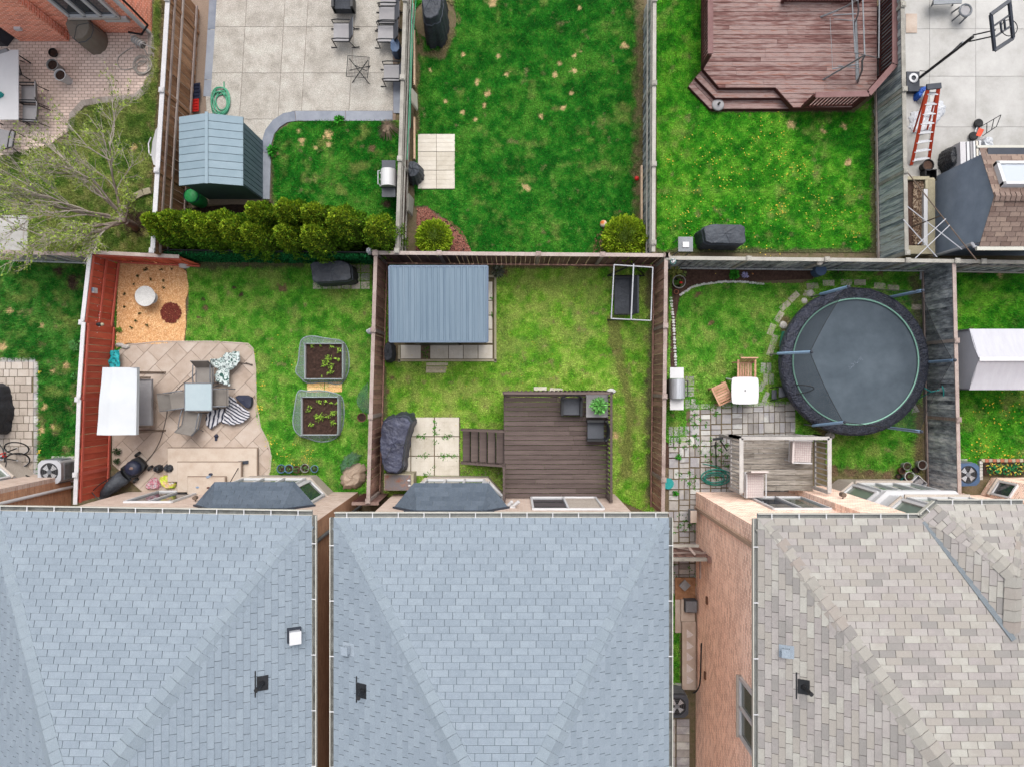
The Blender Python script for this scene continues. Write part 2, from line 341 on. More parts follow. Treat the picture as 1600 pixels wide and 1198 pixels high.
M['earth'] = pm('dry earth', [c(78, 66, 50, 0.74), c(112, 98, 78, 0.74), c(84, 84, 50, 0.74)], 6, rough=1, bump=.6, bscale=50, speck=.3)
M['mulch_red'] = pm('red mulch chip', [c(120, 70, 60), c(160, 104, 90), c(186, 136, 120)], 8, rough=1, rndw=1)
M['mulch_dkred'] = pm('dark red mulch chip', [c(104, 44, 34), c(140, 66, 54)], 8, rough=1, rndw=1)
M['chip_tan'] = pm('tan wood chip', [c(196, 142, 92, 0.82), c(224, 176, 124, 0.82), c(240, 204, 158, 0.82)], 8, rough=1, rndw=1)
M['chip_base'] = pm('tan chip bed', [c(180, 124, 80, 0.83), c(214, 164, 114, 0.83)], 14, rough=1, bump=.5, speck=.3)
M['litter'] = pm('brown leaf litter', [c(70, 52, 42), c(124, 98, 78), c(190, 172, 150)], 8, rough=1, rndw=1.4)
M['leaf'] = attr_mat('leaves'); M['grass'] = attr_mat('grass blades', .7); M['ground_col'] = attr_mat('turf soil', .95)
M['bark'] = pm('grey bark', [c(112, 98, 86), c(164, 150, 138)], 6, bump=.3)
M['twig'] = pm('pale twig', [c(150, 138, 124, 0.72), c(186, 176, 164, 0.72)], 6, bump=.1)
M['rubber'] = pm('black rubber', [c(26, 26, 28), c(40, 40, 42)], 4, rough=.7)
M['tramp_mat'] = pm('trampoline mat weave', [c(76, 88, 98, 0.59), c(92, 104, 114, 0.59)], 1.2, rough=.9, bump=.05, speck=.12, sscale=120, rndw=0)
M['tramp_pad'] = pm('black pad vinyl', [c(40, 44, 56), c(64, 68, 84), c(104, 112, 128)], 6, rough=.3, bump=.6, bscale=14, speck=.1, dist=.03)
M['mint'] = pm('pale green piping', [c(130, 176, 160, 0.72)], 3, rough=.6, bump=0)
M['foam_blue'] = pm('pale blue foam', [c(142, 178, 214, 0.69), c(166, 196, 226, 0.69)], 3, rough=.7, bump=.05)
M['net'] = pm('black enclosure net', [c(44, 50, 58, 0.55)], 3, rough=1, bump=0, speck=0, alpha=.42)
M['net_pale'] = pm('pale garden netting', [c(176, 192, 190, 0.55)], 3, rough=1, bump=0, speck=0, alpha=.36)
M['net_green'] = pm('greenish garden netting', [c(110, 140, 130)], 3, rough=1, bump=0, speck=0, alpha=.4)
M['net_edge'] = pm('netting hem', [c(180, 198, 198, 0.66)], 3, rough=1, bump=0, alpha=.75)
M['teal'] = pm('teal plastic', [c(20, 150, 150), c(40, 176, 172)], 3, rough=.5)
M['turq'] = pm('turquoise cloth', [c(24, 170, 186), c(50, 206, 212), c(30, 60, 70)], 9, rough=.6, noisew=1, rndw=0)
M['hose_green'] = pm('green hose', [c(60, 160, 120), c(110, 196, 160)], 3, rough=.4, bump=0)
M['hose_teal'] = pm('teal hose', [c(40, 140, 124), c(90, 180, 160)], 3, rough=.4, bump=0)
M['hose_cream'] = pm('cream hose', [c(206, 200, 190)], 3, rough=.5, bump=0)
M['hose_brown'] = pm('brown hose', [c(150, 96, 74)], 3, rough=.5, bump=0)
M['cable'] = pm('grey brown cable', [c(96, 86, 80)], 3, rough=.5, bump=0)
M['orange'] = pm('orange plastic', [c(214, 70, 40, 0.72), c(228, 92, 56, 0.72)], 3, rough=.5, bump=.02, speck=.08)
M['red'] = pm('red plastic', [c(200, 34, 30), c(222, 50, 44)], 3, rough=.5, bump=.02)
M['blue'] = pm('blue plastic', [c(30, 84, 180), c(50, 110, 206)], 3, rough=.5, bump=.05)
M['dknavy'] = pm('dark navy plastic', [c(34, 40, 62), c(54, 60, 84)], 3, rough=.5, bump=.05)
M['steelblue'] = pm('steel blue plastic', [c(70, 96, 130), c(90, 116, 150)], 3, rough=.5)
M['alu'] = pm('aluminium', [c(200, 202, 206), c(222, 224, 228)], 3, rough=.3, bump=0, metal=.4)
M['steel'] = pm('brushed steel', [c(196, 200, 206), c(222, 226, 232)], 3, stretch=(8, 1, 1), rough=.35, bump=.03, metal=.3)
M['rust'] = pm('rusty grey metal', [c(150, 90, 66), c(132, 116, 110), c(122, 118, 122), c(168, 120, 96)], 3, rough=.6, bump=.1, noisew=1, rndw=0)
M['teak'] = pm('teak slat', [c(172, 128, 100, 0.69), c(196, 152, 124, 0.69), c(212, 172, 144, 0.69)], 5, rough=.7, bump=.1)
M['cushion'] = pm('pink white check cushion', [c(222, 210, 206), c(236, 226, 222)], 3, rough=.9, bump=.2, bscale=30)
M['cushion_line'] = pm('pale check line', [c(190, 164, 166)], 3, bump=0)
M['terracotta'] = pm('terracotta', [c(176, 104, 76), c(196, 126, 98)], 4, rough=.9)
M['pot_blue'] = pm('blue glazed pot', [c(96, 140, 176), c(130, 170, 200)], 4, rough=.4)
M['pot_grey'] = pm('grey pot', [c(150, 150, 148), c(186, 186, 182)], 4, rough=.6)
M['pot_black'] = pm('black pot', [c(36, 36, 38), c(50, 48, 48)], 4, rough=.6)
M['pot_brown'] = pm('brown pot', [c(110, 74, 56), c(136, 96, 74)], 4, rough=.7)
M['stone'] = pm('pale stone', [c(176, 172, 164), c(206, 202, 196), c(226, 222, 216)], 8, rough=.9, bump=.3, rndw=.8)
M['stone_white'] = pm('white stone', [c(214, 214, 212), c(236, 236, 232)], 8, rough=.9, bump=.3)
M['win_glass'] = glass_mat('window glass', c(96, 110, 104))
M['win_dark'] = glass_mat('dark window glass', c(60, 68, 78))
M['win_green'] = glass_mat('greenish window glass', c(142, 158, 146))
M['skylight'] = glass_mat('pale acrylic dome', c(196, 204, 214), .2)
M['table_glass'] = pm('frosted table glass', [c(164, 182, 188, 0.76), c(178, 194, 200, 0.76)], 2, rough=.15, bump=0, spec=.6, alpha=.82, speck=.02)
M['bag_white'] = pm('white plastic bag', [c(210, 214, 220), c(236, 238, 242)], 3, rough=.4, bump=.4, bscale=12, dist=.02, speck=.04)
M['bag_black'] = pm('black plastic bag', [c(34, 36, 40), c(70, 74, 82)], 5, rough=.3, bump=.5, bscale=12, dist=.02)
M['bag_lime'] = pm('lime printed bag', [c(190, 220, 40), c(226, 236, 90), c(236, 180, 150), c(220, 226, 220)], 7, rough=.4, noisew=1, rndw=0, bump=.2)
M['bag_pink'] = pm('pink printed bag', [c(214, 170, 180), c(190, 80, 110), c(226, 214, 216), c(90, 80, 110)], 12, rough=.4, noisew=1, rndw=0, bump=.2)
M['leaf_cloth'] = pm('white cloth with green leaves', [c(60, 100, 92), c(222, 234, 232), c(228, 240, 238), c(34, 52, 54), c(206, 226, 222)], 7, rough=.9, noisew=1, rndw=0, detail=1.5, bump=.1)
M['stripes'] = stripe_mat('navy white stripes', [c(226, 226, 232), c(54, 58, 78)], 0, .1)
M['pinwood'] = pm('light new wood', [c(190, 160, 132, 0.83), c(212, 186, 158, 0.83)], 4, stretch=(1, 1, .4), rough=.8)
M['fake_hedge'] = M['leaf']
M['bin_green'] = pm('green bin', [c(50, 168, 92), c(70, 190, 110)], 3, rough=.5)
M['shoe'] = pm('brown leather', [c(86, 48, 42), c(110, 66, 56)], 3, rough=.6)
M['shoe_blue'] = pm('grey blue shoe', [c(126, 148, 176), c(160, 176, 196)], 3, rough=.6)
M['yellow'] = pm('yellow petal', [c(236, 196, 40), c(246, 220, 90)], 3, rough=.7, bump=0)
M['ball'] = pm('orange and white ball', [c(220, 120, 50), c(236, 206, 170), c(240, 232, 222)], 2.5, rough=.5, noisew=1, rndw=0, bump=0, detail=0, scale=6) if False else pm('orange and white ball', [c(220, 120, 50), c(236, 206, 170), c(240, 232, 222)], 6, rough=.5, noisew=1, rndw=0, bump=0, detail=0)
M['step'] = pm('pale beige step concrete', [c(200, 180, 162), c(220, 204, 188), c(230, 216, 202)], 2, rough=.85, bump=.15, speck=.08)
M['gap_shade'] = pm('riser gap shade', [c(44, 36, 34)], 3)  # near-black brown, paints the shade in the gaps between stair treads
M['strap'] = pm('grey webbing strap', [c(92, 98, 108)], 3)
# ------------------------------------------------------------------ numpy noise, turf
def vnoise(x, y, s, seed):
 rs = np.random.RandomState(seed); T = rs.rand(256, 256)
 x = x * s + 1000.3; y = y * s + 1000.7
 xi = np.floor(x).astype(int); yi = np.floor(y).astype(int); fx = x - xi; fy = y - yi
 fx = fx * fx * (3 - 2 * fx); fy = fy * fy * (3 - 2 * fy)
 g = lambda a, b: T[a & 255, b & 255]
 return (g(xi, yi) * (1 - fx) + g(xi + 1, yi) * fx) * (1 - fy) + (g(xi, yi + 1) * (1 - fx) + g(xi + 1, yi + 1) * fx) * fy
def fbm(x, y, s, seed, o=4):
 t = 0; a = 1; A = 0
 for i in range(o):
  t = t + vnoise(x, y, s * 2 ** i, seed + i) * a; A += a; a *= .55
 return t / A
def inpoly(x, y, poly):
 r = np.zeros(x.shape, bool); n = len(poly); j = n - 1
 for i in range(n):
  xi, yi = poly[i][0], poly[i][1]; xj, yj = poly[j][0], poly[j][1]
  if yi != yj:
   r ^= ((yi > y) != (yj > y)) & (x < (xj - xi) * (y - yi) / (yj - yi) + xi)
  j = i
 return r
def px2w(p): return ((p[0] - 800) * HC / FP, -(p[1] - 599) * HC / FP)
def sm(a, b, x):
 t = np.clip((x - a) / (b - a), 0, 1); return t * t * (3 - 2 * t)
def col3(r, g, b, k=.55): return np.array(c(r, g, b, k)[:3])
def turf_colour(x, y, pal, seed, yellow, bare, spots, wearz):
 d, m, l = pal
 n1 = fbm(x, y, .9, seed, 4); n2 = fbm(x, y, 5., seed + 9, 3)
 t = sm(.2, .8, n1 * .4 + n2 * .6)[:, None]
 col = np.where(t < .5, d + (m - d) * t * 2, m + (l - m) * (t - .5) * 2)
 ny = fbm(x, y, 2.6, seed + 31, 5); w = (sm(.60 - yellow * .28, .90 - yellow * .28, ny) * .55)[:, None]
 col = col * (1 - w) + col3(150, 158, 84) * w
 nb = fbm(x, y, 3.6, seed + 57, 4); w = (sm(.74 - bare * .25, .86 - bare * .25, nb) * .6)[:, None]
 col = col * (1 - w) + col3(142, 122, 92) * w
 for (px, py, r, k) in spots:
  cx, cy = px2w((px, py)); rr = r * .56 * HC / FP
  q = np.hypot(x - cx, y - cy) / rr + (fbm(x, y, 9, seed + 3, 3) - .5) * 1.9
  w = (1 - sm(.55, 1.15, q))[:, None]
  tc = {'t': col3(200, 172, 124), 'b': col3(110, 92, 66), 's': col3(70, 56, 46)}[k]
  col = col * (1 - w) + tc * w
 for (pl, tc, soft) in wearz:            # strips of bare earth beside fences
  q = np.array([px2w(p) for p in pl]); dm = np.full(x.shape, 1e9)
  for i in range(len(q) - 1):
   a, b = q[i], q[i + 1]; ab = b - a; L2 = max((ab ** 2).sum(), 1e-9)
   tt = np.clip(((x - a[0]) * ab[0] + (y - a[1]) * ab[1]) / L2, 0, 1)
   dm = np.minimum(dm, np.hypot(x - a[0] - ab[0] * tt, y - a[1] - ab[1] * tt))
  w = ((1 - sm(soft * .35, soft * 1.1, dm + (fbm(x, y, 4, seed + 77, 3) - .5) * soft * 1.4)) * .85)[:, None]
  col = col * (1 - w) + tc * w
 return col * .97 + col.mean(1)[:, None] * .07 * np.array([1.25, 1.1, .7])
def lawn(name, poly, holes, pal, seed, yellow=.3, bare=.1, spots=(), wearz=(), dens=2900, hgt=.045, zb=0.0):
 rs = np.random.RandomState(seed); wp = [px2w(p) for p in poly]; wh = [[px2w(p) for p in h] for h in holes]
 xs = [p[0] for p in wp]; ys = [p[1] for p in wp]; x0, x1, y0, y1 = min(xs), max(xs), min(ys), max(ys)
 def inside(x, y):
  r = inpoly(x, y, wp)
  for h in wh: r &= ~inpoly(x, y, h)
  return r
 # turf sheet
 st = .05; gx = np.arange(x0, x1, st); gy = np.arange(y0, y1, st); GX, GY = np.meshgrid(gx, gy, indexing='ij')
 inside_c = inside((GX + st / 2).ravel(), (GY + st / 2).ravel()).reshape(GX.shape)
 ii, jj = np.nonzero(inside_c); nx, ny = len(gx) + 1, len(gy) + 1
 VX, VY = np.meshgrid(np.append(gx, gx[-1] + st), np.append(gy, gy[-1] + st), indexing='ij')
 VX = VX.ravel(); VY = VY.ravel(); Z = zb + .004 + fbm(VX, VY, 3, seed + 5, 3) * .02
 F = np.stack([ii * ny + jj, (ii + 1) * ny + jj, (ii + 1) * ny + jj + 1, ii * ny + jj + 1], 1)
 me = bpy.data.meshes.new(name); co = np.stack([VX, VY, Z], 1)
 me.vertices.add(len(co)); me.vertices.foreach_set('co', co.ravel())
 me.loops.add(F.size); me.loops.foreach_set('vertex_index', F.ravel().astype(np.int32))
 me.polygons.add(len(F)); me.polygons.foreach_set('loop_start', (np.arange(len(F)) * 4).astype(np.int32))
 cc = turf_colour(VX, VY, pal, seed, yellow, bare, spots, wearz) * (.75 + .6 * fbm(VX, VY, 14, seed + 8, 2))[:, None]
 a = me.attributes.new('col', 'FLOAT_COLOR', 'POINT'); a.data.foreach_set('color', np.concatenate([cc, np.ones((len(cc), 1))], 1).astype(np.float32).ravel())
 me.materials.append(M['ground_col']); me.update(calc_edges=True); me.validate()
 o = bpy.data.objects.new(name, me); COL.objects.link(o); tag(o, kind='structure')
 # blades
 n = int((x1 - x0) * (y1 - y0) * dens); X = rs.uniform(x0, x1, n); Y = rs.uniform(y0, y1, n)
 k = inside(X, Y); X = X[k]; Y = Y[k]
 cc = turf_colour(X, Y, pal, seed, yellow, bare, spots, wearz)
 green = cc[:, 1] / (cc.sum(1) + 1e-6); keep = (green > .44) | (rs.rand(len(X)) < .35)
 X = X[keep]; Y = Y[keep]; cc = cc[keep]; n = len(X)
 cc = cc * (rs.uniform(.5, 2.0, n) * 1.3)[:, None]
 yel = rs.rand(n) < .04 + yellow * .06; cc[yel] = cc[yel] * .6 + col3(180, 190, 90) * .4
 hh = hgt * rs.uniform(.6, 1.5, n) * (.7 + .7 * fbm(X, Y, 2.5, seed + 2, 2)); an = rs.uniform(0, 2 * math.pi, n); lean = hh * rs.uniform(.3, 1.3, n); w = rs.uniform(.006, .013, n)
 z0 = np.full(n, zb + .012)
 px_, py_ = -np.sin(an) * w, np.cos(an) * w
 V = np.empty((n, 3, 3)); V[:, 0] = np.stack([X - px_, Y - py_, z0], 1); V[:, 1] = np.stack([X + px_, Y + py_, z0], 1)
 V[:, 2] = np.stack([X + np.cos(an) * lean, Y + np.sin(an) * lean, z0 + hh], 1)
 tri_cloud(name + '_grass', V, cc, M['grass'], 'stuff', 'short mown grass of the ' + name.replace('_', ' '), 'grass')
def tri_cloud(name, V, colr, mat, kind=None, label=None, cat=None, parent=None, off=(0, 0, 0)):
 n = len(V); k = V.shape[1]; me = bpy.data.meshes.new(name)
 me.vertices.add(n * k); me.vertices.foreach_set('co', (V.reshape(-1, 3) - np.array(off)).ravel())
 me.loops.add(n * k); me.loops.foreach_set('vertex_index', np.arange(n * k, dtype=np.int32))
 me.polygons.add(n); me.polygons.foreach_set('loop_start', (np.arange(n) * k).astype(np.int32))
 a = me.attributes.new('col', 'FLOAT_COLOR', 'POINT')
 ca = np.repeat(np.concatenate([colr, np.ones((n, 1))], 1), k, 0).astype(np.float32); a.data.foreach_set('color', ca.ravel())
 me.materials.append(mat); me.update(calc_edges=True)
 o = bpy.data.objects.new(name, me); COL.objects.link(o)
 if parent is not None: o.parent = parent
 return tag(o, label, cat, None, kind)
def leaf_cloud(centres, size, cols, seed, flat=.5, jitter=.0):
 rs = np.random.RandomState(seed); C_ = np.asarray(centres); n = len(C_)
 a = rs.normal(size=(n, 3)); a[:, 2] *= flat; a /= np.linalg.norm(a, axis=1)[:, None]
 b = np.cross(a, rs.normal(size=(n, 3))); b /= np.linalg.norm(b, axis=1)[:, None]
 s = size * rs.uniform(.6, 1.4, n)[:, None]
 V = np.stack([C_ - a * s, C_ - b * s * .45, C_ + a * s, C_ + b * s * .45], 1)
 return V
# ------------------------------------------------------------------ ground
g = MB(); g.prism([(-60, -60), (60, -60), (60, 60), (-60, 60)], -.3, -.012); g.build('ground', M['earth'], kind='structure')
PAL_UP = (col3(4, 86, 10), col3(26, 116, 20), col3(76, 142, 40))
PAL_BR = (col3(14, 104, 8), col3(56, 144, 16), col3(112, 176, 44))
PAL_G = tuple(q * .88 for q in (col3(72, 146, 24), col3(118, 176, 42), col3(168, 196, 86)))
PAL_A = (col3(48, 96, 26), col3(104, 136, 52), col3(166, 168, 100))
PAL_F = tuple(q * .86 for q in (col3(44, 130, 22), col3(90, 164, 38), col3(144, 186, 76)))
PAL_Z = (col3(10, 82, 16), col3(34, 118, 28), col3(92, 148, 60))
EARTH = col3(118, 98, 76); GREYE = col3(96, 86, 68)
LC = [(648, 0), (1006, 0), (1006, 398), (740, 398), (725, 372), (700, 345), (668, 322), (648, 322)]
lawn('centre_back_lawn', LC, [circ(680, 30, 34, 20), [(652, 210), (711, 210), (711, 297), (652, 297)]], PAL_UP, 11, .06, .02,
     [(x, y, r, 't') for x, y, r in [(724, 87, 7), (779, 89, 7), (792, 116, 8), (745, 128, 8), (761, 146, 9), (696, 157, 9), (722, 176, 9), (897, 88, 8), (907, 82, 6), (896, 111, 8), (892, 146, 9), (880, 170, 8), (845, 181, 8), (822, 293, 11), (976, 72, 12), (770, 4, 14), (866, 118, 7), (874, 100, 9), (905, 15, 8), (743, 188, 6), (757, 165, 6), (672, 110, 6)]]
     + [(970, 340, 14, 'b')], [([(1004, 0), (1004, 398)], EARTH, .35), ([(650, 60), (650, 205)], EARTH, .14), ([(650, 20), (660, 85), (690, 88), (707, 50), (703, 0)], EARTH, .14)])
lawn('right_back_lawn', [(1026, 0), (1098, 0), (1098, 108), (1075, 133), (1110, 176), (1335, 176), (1367, 150), (1367, 395), (1026, 395)], [], PAL_BR, 12, .2, .04,
     [(1237, 196, 16, 't'), (1285, 205, 10, 't'), (1325, 255, 10, 't'), (1318, 198, 9, 't')], [([(1366, 160), (1366, 395), (1026, 395)], GREYE, .16)])
lawn('paved_yard_lawn', [(424, 235), (432, 208), (455, 192), (500, 189), (625, 189), (625, 388), (424, 330)], [], PAL_UP, 13, .25, .12,
     [(467, 204, 8, 't'), (471, 222, 10, 't'), (513, 212, 12, 't'), (515, 226, 9, 't'), (582, 234, 11, 'b'), (493, 231, 8, 't'), (604, 320, 12, 's'), (430, 240, 8, 't')], [([(424, 225), (424, 330)], GREYE, .1)])
lawn('brick_house_lawn', [(0, 245), (110, 220), (108, 190), (140, 166), (215, 152), (236, 115), (242, 0), (262, 0), (246, 200), (240, 395), (0, 395)], [[(0, 335), (45, 335), (45, 395), (0, 395)]], PAL_A, 14, .7, .35,
     [(210, 231, 9, 't'), (213, 346, 40, 's')], [([(258, 0), (240, 300)], EARTH, .12)], hgt=.06)
lawn('left_neighbour_lawn', [(0, 408), (140, 408), (132, 560), (128, 750), (60, 740), (60, 562), (0, 562)], [], PAL_Z, 15, .45, .2,
     [(115, 440, 24, 's'), (95, 425, 16, 's'), (66, 508, 8, 't'), (18, 485, 9, 't'), (5, 540, 12, 't'), (105, 570, 9, 't'), (70, 635, 9, 't'), (65, 670, 12, 't'), (82, 665, 8, 't'), (85, 580, 9, 't')], [], hgt=.07)
FL_HOLE_PATIO = [(178, 550), (215, 534), (380, 534), (398, 550), (401, 655), (424, 705), (420, 745), (410, 770), (178, 775)]
lawn('wood_chip_yard_lawn', [(180, 405), (582, 405), (582, 770), (395, 770), (180, 770)], [[(184, 408), (292, 405), (296, 470), (290, 536), (183, 540)], FL_HOLE_PATIO], PAL_F, 16, .42, .14,
     [(377, 461, 9, 's'), (366, 450, 5, 's'), (322, 483, 10, 'b'), (318, 468, 6, 's'), (310, 495, 6, 'b'), (440, 450, 14, 'b'), (520, 660, 12, 'b'), (385, 412, 10, 'b')], [([(300, 412), (470, 412)], GREYE, .2)], hgt=.04)
lawn('steel_shed_yard_lawn', [(600, 412), (1022, 412), (1022, 805), (955, 775), (790, 775), (600, 775)], [[(606, 415), (776, 415), (776, 566), (622, 566), (606, 566)], [(634, 651), (719, 651), (719, 743), (634, 743)]], PAL_G, 17, .75, .24,
     [(613, 590, 8, 'b'), (606, 610, 7, 'b'), (965, 550, 13, 'b'), (963, 680, 9, 't'), (790, 425, 12, 'b')], [([(1020, 430), (1020, 770)], GREYE, .28), ([(780, 414), (1000, 414)], EARTH, .14), ([(958, 500), (966, 560), (985, 640), (975, 740)], col3(120, 124, 66), .25), ([(602, 575), (602, 650)], GREYE, .1)], hgt=.04)
lawn('trampoline_yard_lawn', [(1050, 414), (1445, 414), (1440, 600), (1440, 750), (1400, 750), (1290, 750), (1290, 690), (1040, 690), (1046, 450)], [[(1050, 414), (1270, 412), (1272, 436), (1250, 444), (1140, 442), (1085, 446), (1062, 465), (1056, 500), (1058, 580), (1046, 580)], [(1072, 640), (1242, 630), (1242, 690), (1072, 690)]], PAL_F, 18, .5, .16,
     [(1300, 736, 18, 'b'), (1330, 736, 18, 'b'), (1360, 738, 14, 'b'), (1385, 742, 12, 'b'), (1310, 425, 16, 'b'), (1375, 428, 14, 'b'), (1090, 460, 14, 'b'), (1110, 505, 10, 'b')], [([(1436, 640), (1436, 740)], EARTH, .22), ([(1290, 742), (1390, 745)], EARTH, .3), ([(1225, 500), (1235, 610), (1290, 680)], EARTH, .25), ([(1430, 440), (1438, 560)], GREYE, .25)], hgt=.05)
lawn('right_neighbour_lawn', [(1490, 418), (1640, 418), (1640, 740), (1496, 740)], [], PAL_BR, 19, .3, .1, [(1530, 425, 10, 'b'), (1560, 430, 8, 't')], [([(1490, 420), (1640, 420)], GREYE, .14)], hgt=.06)
lawn('side_passage_grass', [(1030, 925), (1062, 925), (1062, 1085), (1030, 1085)], [], PAL_F, 20, .2, .2, [], [], hgt=.06)
def dandelions(name, label, pts, seed, r=.016):
 rn = random.Random(seed); mb = MB()
 for (cx, cy, sp, n) in pts:
  for _ in range(n):
   a = rn.random() * 6.28; q = sp * math.sqrt(rn.random()) * rn.random() ** .3
   w = W(cx + math.cos(a) * q, cy + math.sin(a) * q, .06)
   mb.tube([w - Vector((0, 0, .055)), w], .003, 3); k = r * rn.uniform(.6, 1.3)
   mb.add([w + Vector((math.cos(t) * k, math.sin(t) * k, rn.uniform(-.004, .004))) for t in [i * 2.0944 / 2 for i in range(6)]], [(0, 1, 2, 3, 4, 5)])
 mb.build(name, M['yellow'], kind='stuff', label=label, cat='flowers')
dandelions('dandelions', 'yellow dandelions dotted over the lawn beside the red brown deck', [(1180, 215, 70, 60), (1100, 250, 60, 50), (1240, 260, 45, 45), (1300, 330, 60, 70), (1070, 330, 50, 45), (1150, 330, 110, 110), (1045, 250, 12, 12), (1220, 330, 18, 35), (1340, 370, 20, 10)], 1)
dandelions('dandelions', 'yellow dandelions in the lawn below the white shelter', [(1560, 640, 50, 50), (1535, 700, 30, 40), (1575, 715, 25, 40)], 2, .02)
dandelions('dandelions', 'yellow dandelions at the edge of the wood chip yard patio', [(405, 640, 8, 22), (455, 715, 35, 45), (480, 712, 15, 18), (425, 690, 14, 12), (410, 600, 10, 8), (430, 560, 40, 14)], 3)
dandelions('dandelions', 'yellow dandelions by the left neighbour paving edge', [(62, 580, 4, 12), (60, 705, 5, 10)], 4, .02)
dandelions('dandelions', 'few tiny dandelions in the steel shed yard lawn', [(690, 600, 80, 20), (870, 560, 90, 30), (900, 460, 70, 15)], 5, .011)
# ------------------------------------------------------------------ paved areas
def slab(name, poly, z1, mat, z0=-.1, **k):
 mb = MB(); mb.prism([(p[0], p[1]) for p in P2(poly)], z0, z1); return mb.build(name, mat, **k)
def clip_rect_in(poly_w, cx, cy, hx, hy, ang=0):
 ca, sa = math.cos(ang), math.sin(ang)
 P = [(cx + x * ca - y * sa, cy + x * sa + y * ca) for x, y in ((-hx, -hy), (hx, -hy), (hx, hy), (-hx, hy))]
 xs = np.array([p[0] for p in P]); ys = np.array([p[1] for p in P])
 return inpoly(xs, ys, poly_w).all()
def sutherland(sub, clipc):
 # clip polygon sub by convex polygon clipc (counter-clockwise), 2D
 out = list(sub); n = len(clipc)
 for i in range(n):
  a = clipc[i]; b = clipc[(i + 1) % n]; inp = out; out = []
  if not inp: break
  def ins(p): return (b[0] - a[0]) * (p[1] - a[1]) - (b[1] - a[1]) * (p[0] - a[0]) >= -1e-9
  def isec(p, q):
   d1 = (b[0] - a[0]) * (p[1] - a[1]) - (b[1] - a[1]) * (p[0] - a[0]); d2 = (b[0] - a[0]) * (q[1] - a[1]) - (b[1] - a[1]) * (q[0] - a[0])
   t = d1 / (d1 - d2); return (p[0] + (q[0] - p[0]) * t, p[1] + (q[1] - p[1]) * t)
  for k in range(len(inp)):
   p = inp[k]; q = inp[(k + 1) % len(inp)]
   if ins(p):
    out.append(p)
    if not ins(q): out.append(isec(p, q))
   elif ins(q): out.append(isec(p, q))
 return out
# yard B: aggregate patio cast in slabs, grey stamped border
pat = slab('aggregate_patio', [(334, 0), (626, 0), (618, 190), (440, 190), (415, 240), (410, 320), (270, 320), (268, 0)], .012, M['patio_joint'], kind='structure')
conc_edges_x = [334, 394, 470, 548, 626];
xs_top = [337, 382, 482, 558, 633]; ys_l = [-40, 43, 115, 187]
Bpoly = [(336, -40), (640, -40), (614, 0), (614, 174), (458, 174), (432, 188), (417, 215), (408, 300), (330, 300), (322, 150)]
def quadgrid(parent, polyw, xsl, ysl, z0, z1, mat, name, gap=.008, skew=0.0):
 k = 0
 for i in range(len(xsl) - 1):
  for j in range(len(ysl) - 1):
   q = [W(xsl[i] - skew * ysl[j], ysl[j]), W(xsl[i + 1] - skew * ysl[j], ysl[j]), W(xsl[i + 1] - skew * ysl[j + 1], ysl[j + 1]), W(xsl[i] - skew * ysl[j + 1], ysl[j + 1])]
   q = [(p.x, p.y) for p in q]; cx = sum(p[0] for p in q) / 4; cy = sum(p[1] for p in q) / 4
   L_ = max(abs(q[0][0] - q[1][0]), .01); q = [(cx + (p[0] - cx) * (1 - 2 * gap / L_), cy + (p[1] - cy) * (1 - 2 * gap / max(abs(q[1][1] - q[2][1]), .01))) for p in q]
   q = list(reversed(q))
   A = sum(q[a][0] * q[(a + 1) % 4][1] - q[(a + 1) % 4][0] * q[a][1] for a in range(4))
   if A < 0: q.reverse()
   r = sutherland([(p[0], p[1]) for p in polyw], q) if polyw else q
   if len(r) >= 3:
    A = abs(sum(r[a][0] * r[(a + 1) % len(r)][1] - r[(a + 1) % len(r)][0] * r[a][1] for a in range(len(r)))) / 2
    if A > .01:
     mb = MB(); mb.prism(r, z0, z1 + (k % 3) * .001); mb.build(name, mat, parent); k += 1
quadgrid(pat, [px2w(p) for p in Bpoly], [310, 386, 446, 482, 556, 640], [-40, 43, 115, 187, 300], .0, .03, M['agg'], 'concrete_slab', .006, .06)
# stamped border strips
def strip(name, pts, w, z0, z1, mat, parent=None, seglen=1.5, gap=.008, **k):
 pts = [Vector((p[0], p[1], 0)) for p in pts]; acc = 0; mb = MB(); n = 0
 lens = [(pts[i + 1] - pts[i]).length for i in range(len(pts) - 1)]
 def nrm(i):
  a = pts[max(i - 1, 0)]; b = pts[min(i + 1, len(pts) - 1)]; t = (b - a).normalized(); return Vector((-t.y, t.x, 0))
 start = 0; run = 0
 for i in range(len(pts) - 1):
  run += lens[i]
  if run >= seglen or i == len(pts) - 2:
   L = [pts[q] + nrm(q) * w / 2 for q in range(start, i + 2)]; R_ = [pts[q] - nrm(q) * w / 2 for q in range(start, i + 2)]
   d0 = (pts[start + 1] - pts[start]).normalized() * gap; d1 = (pts[i + 1] - pts[i]).normalized() * gap
   L[0] = L[0] + d0; R_[0] = R_[0] + d0; L[-1] = L[-1] - d1; R_[-1] = R_[-1] - d1
   m2 = MB(); nn = len(L)
   vs = [(p.x, p.y, z1) for p in L] + [(p.x, p.y, z1) for p in R_] + [(p.x, p.y, z0) for p in L] + [(p.x, p.y, z0) for p in R_]
   fs = []
   for q in range(nn - 1):
    fs += [(q, nn + q, nn + q + 1, q + 1), (q, q + 1, 2 * nn + q + 1, 2 * nn + q), (nn + q, 3 * nn + q, 3 * nn + q + 1, nn + q + 1)]
   fs += [(0, 2 * nn, 3 * nn, nn), (nn - 1, 2 * nn - 1, 4 * nn - 1, 3 * nn - 1)]
   m2.add(vs, fs); m2.build(k.get('pname', 'border_slab'), mat, parent); n += 1; start = i + 1; run = 0
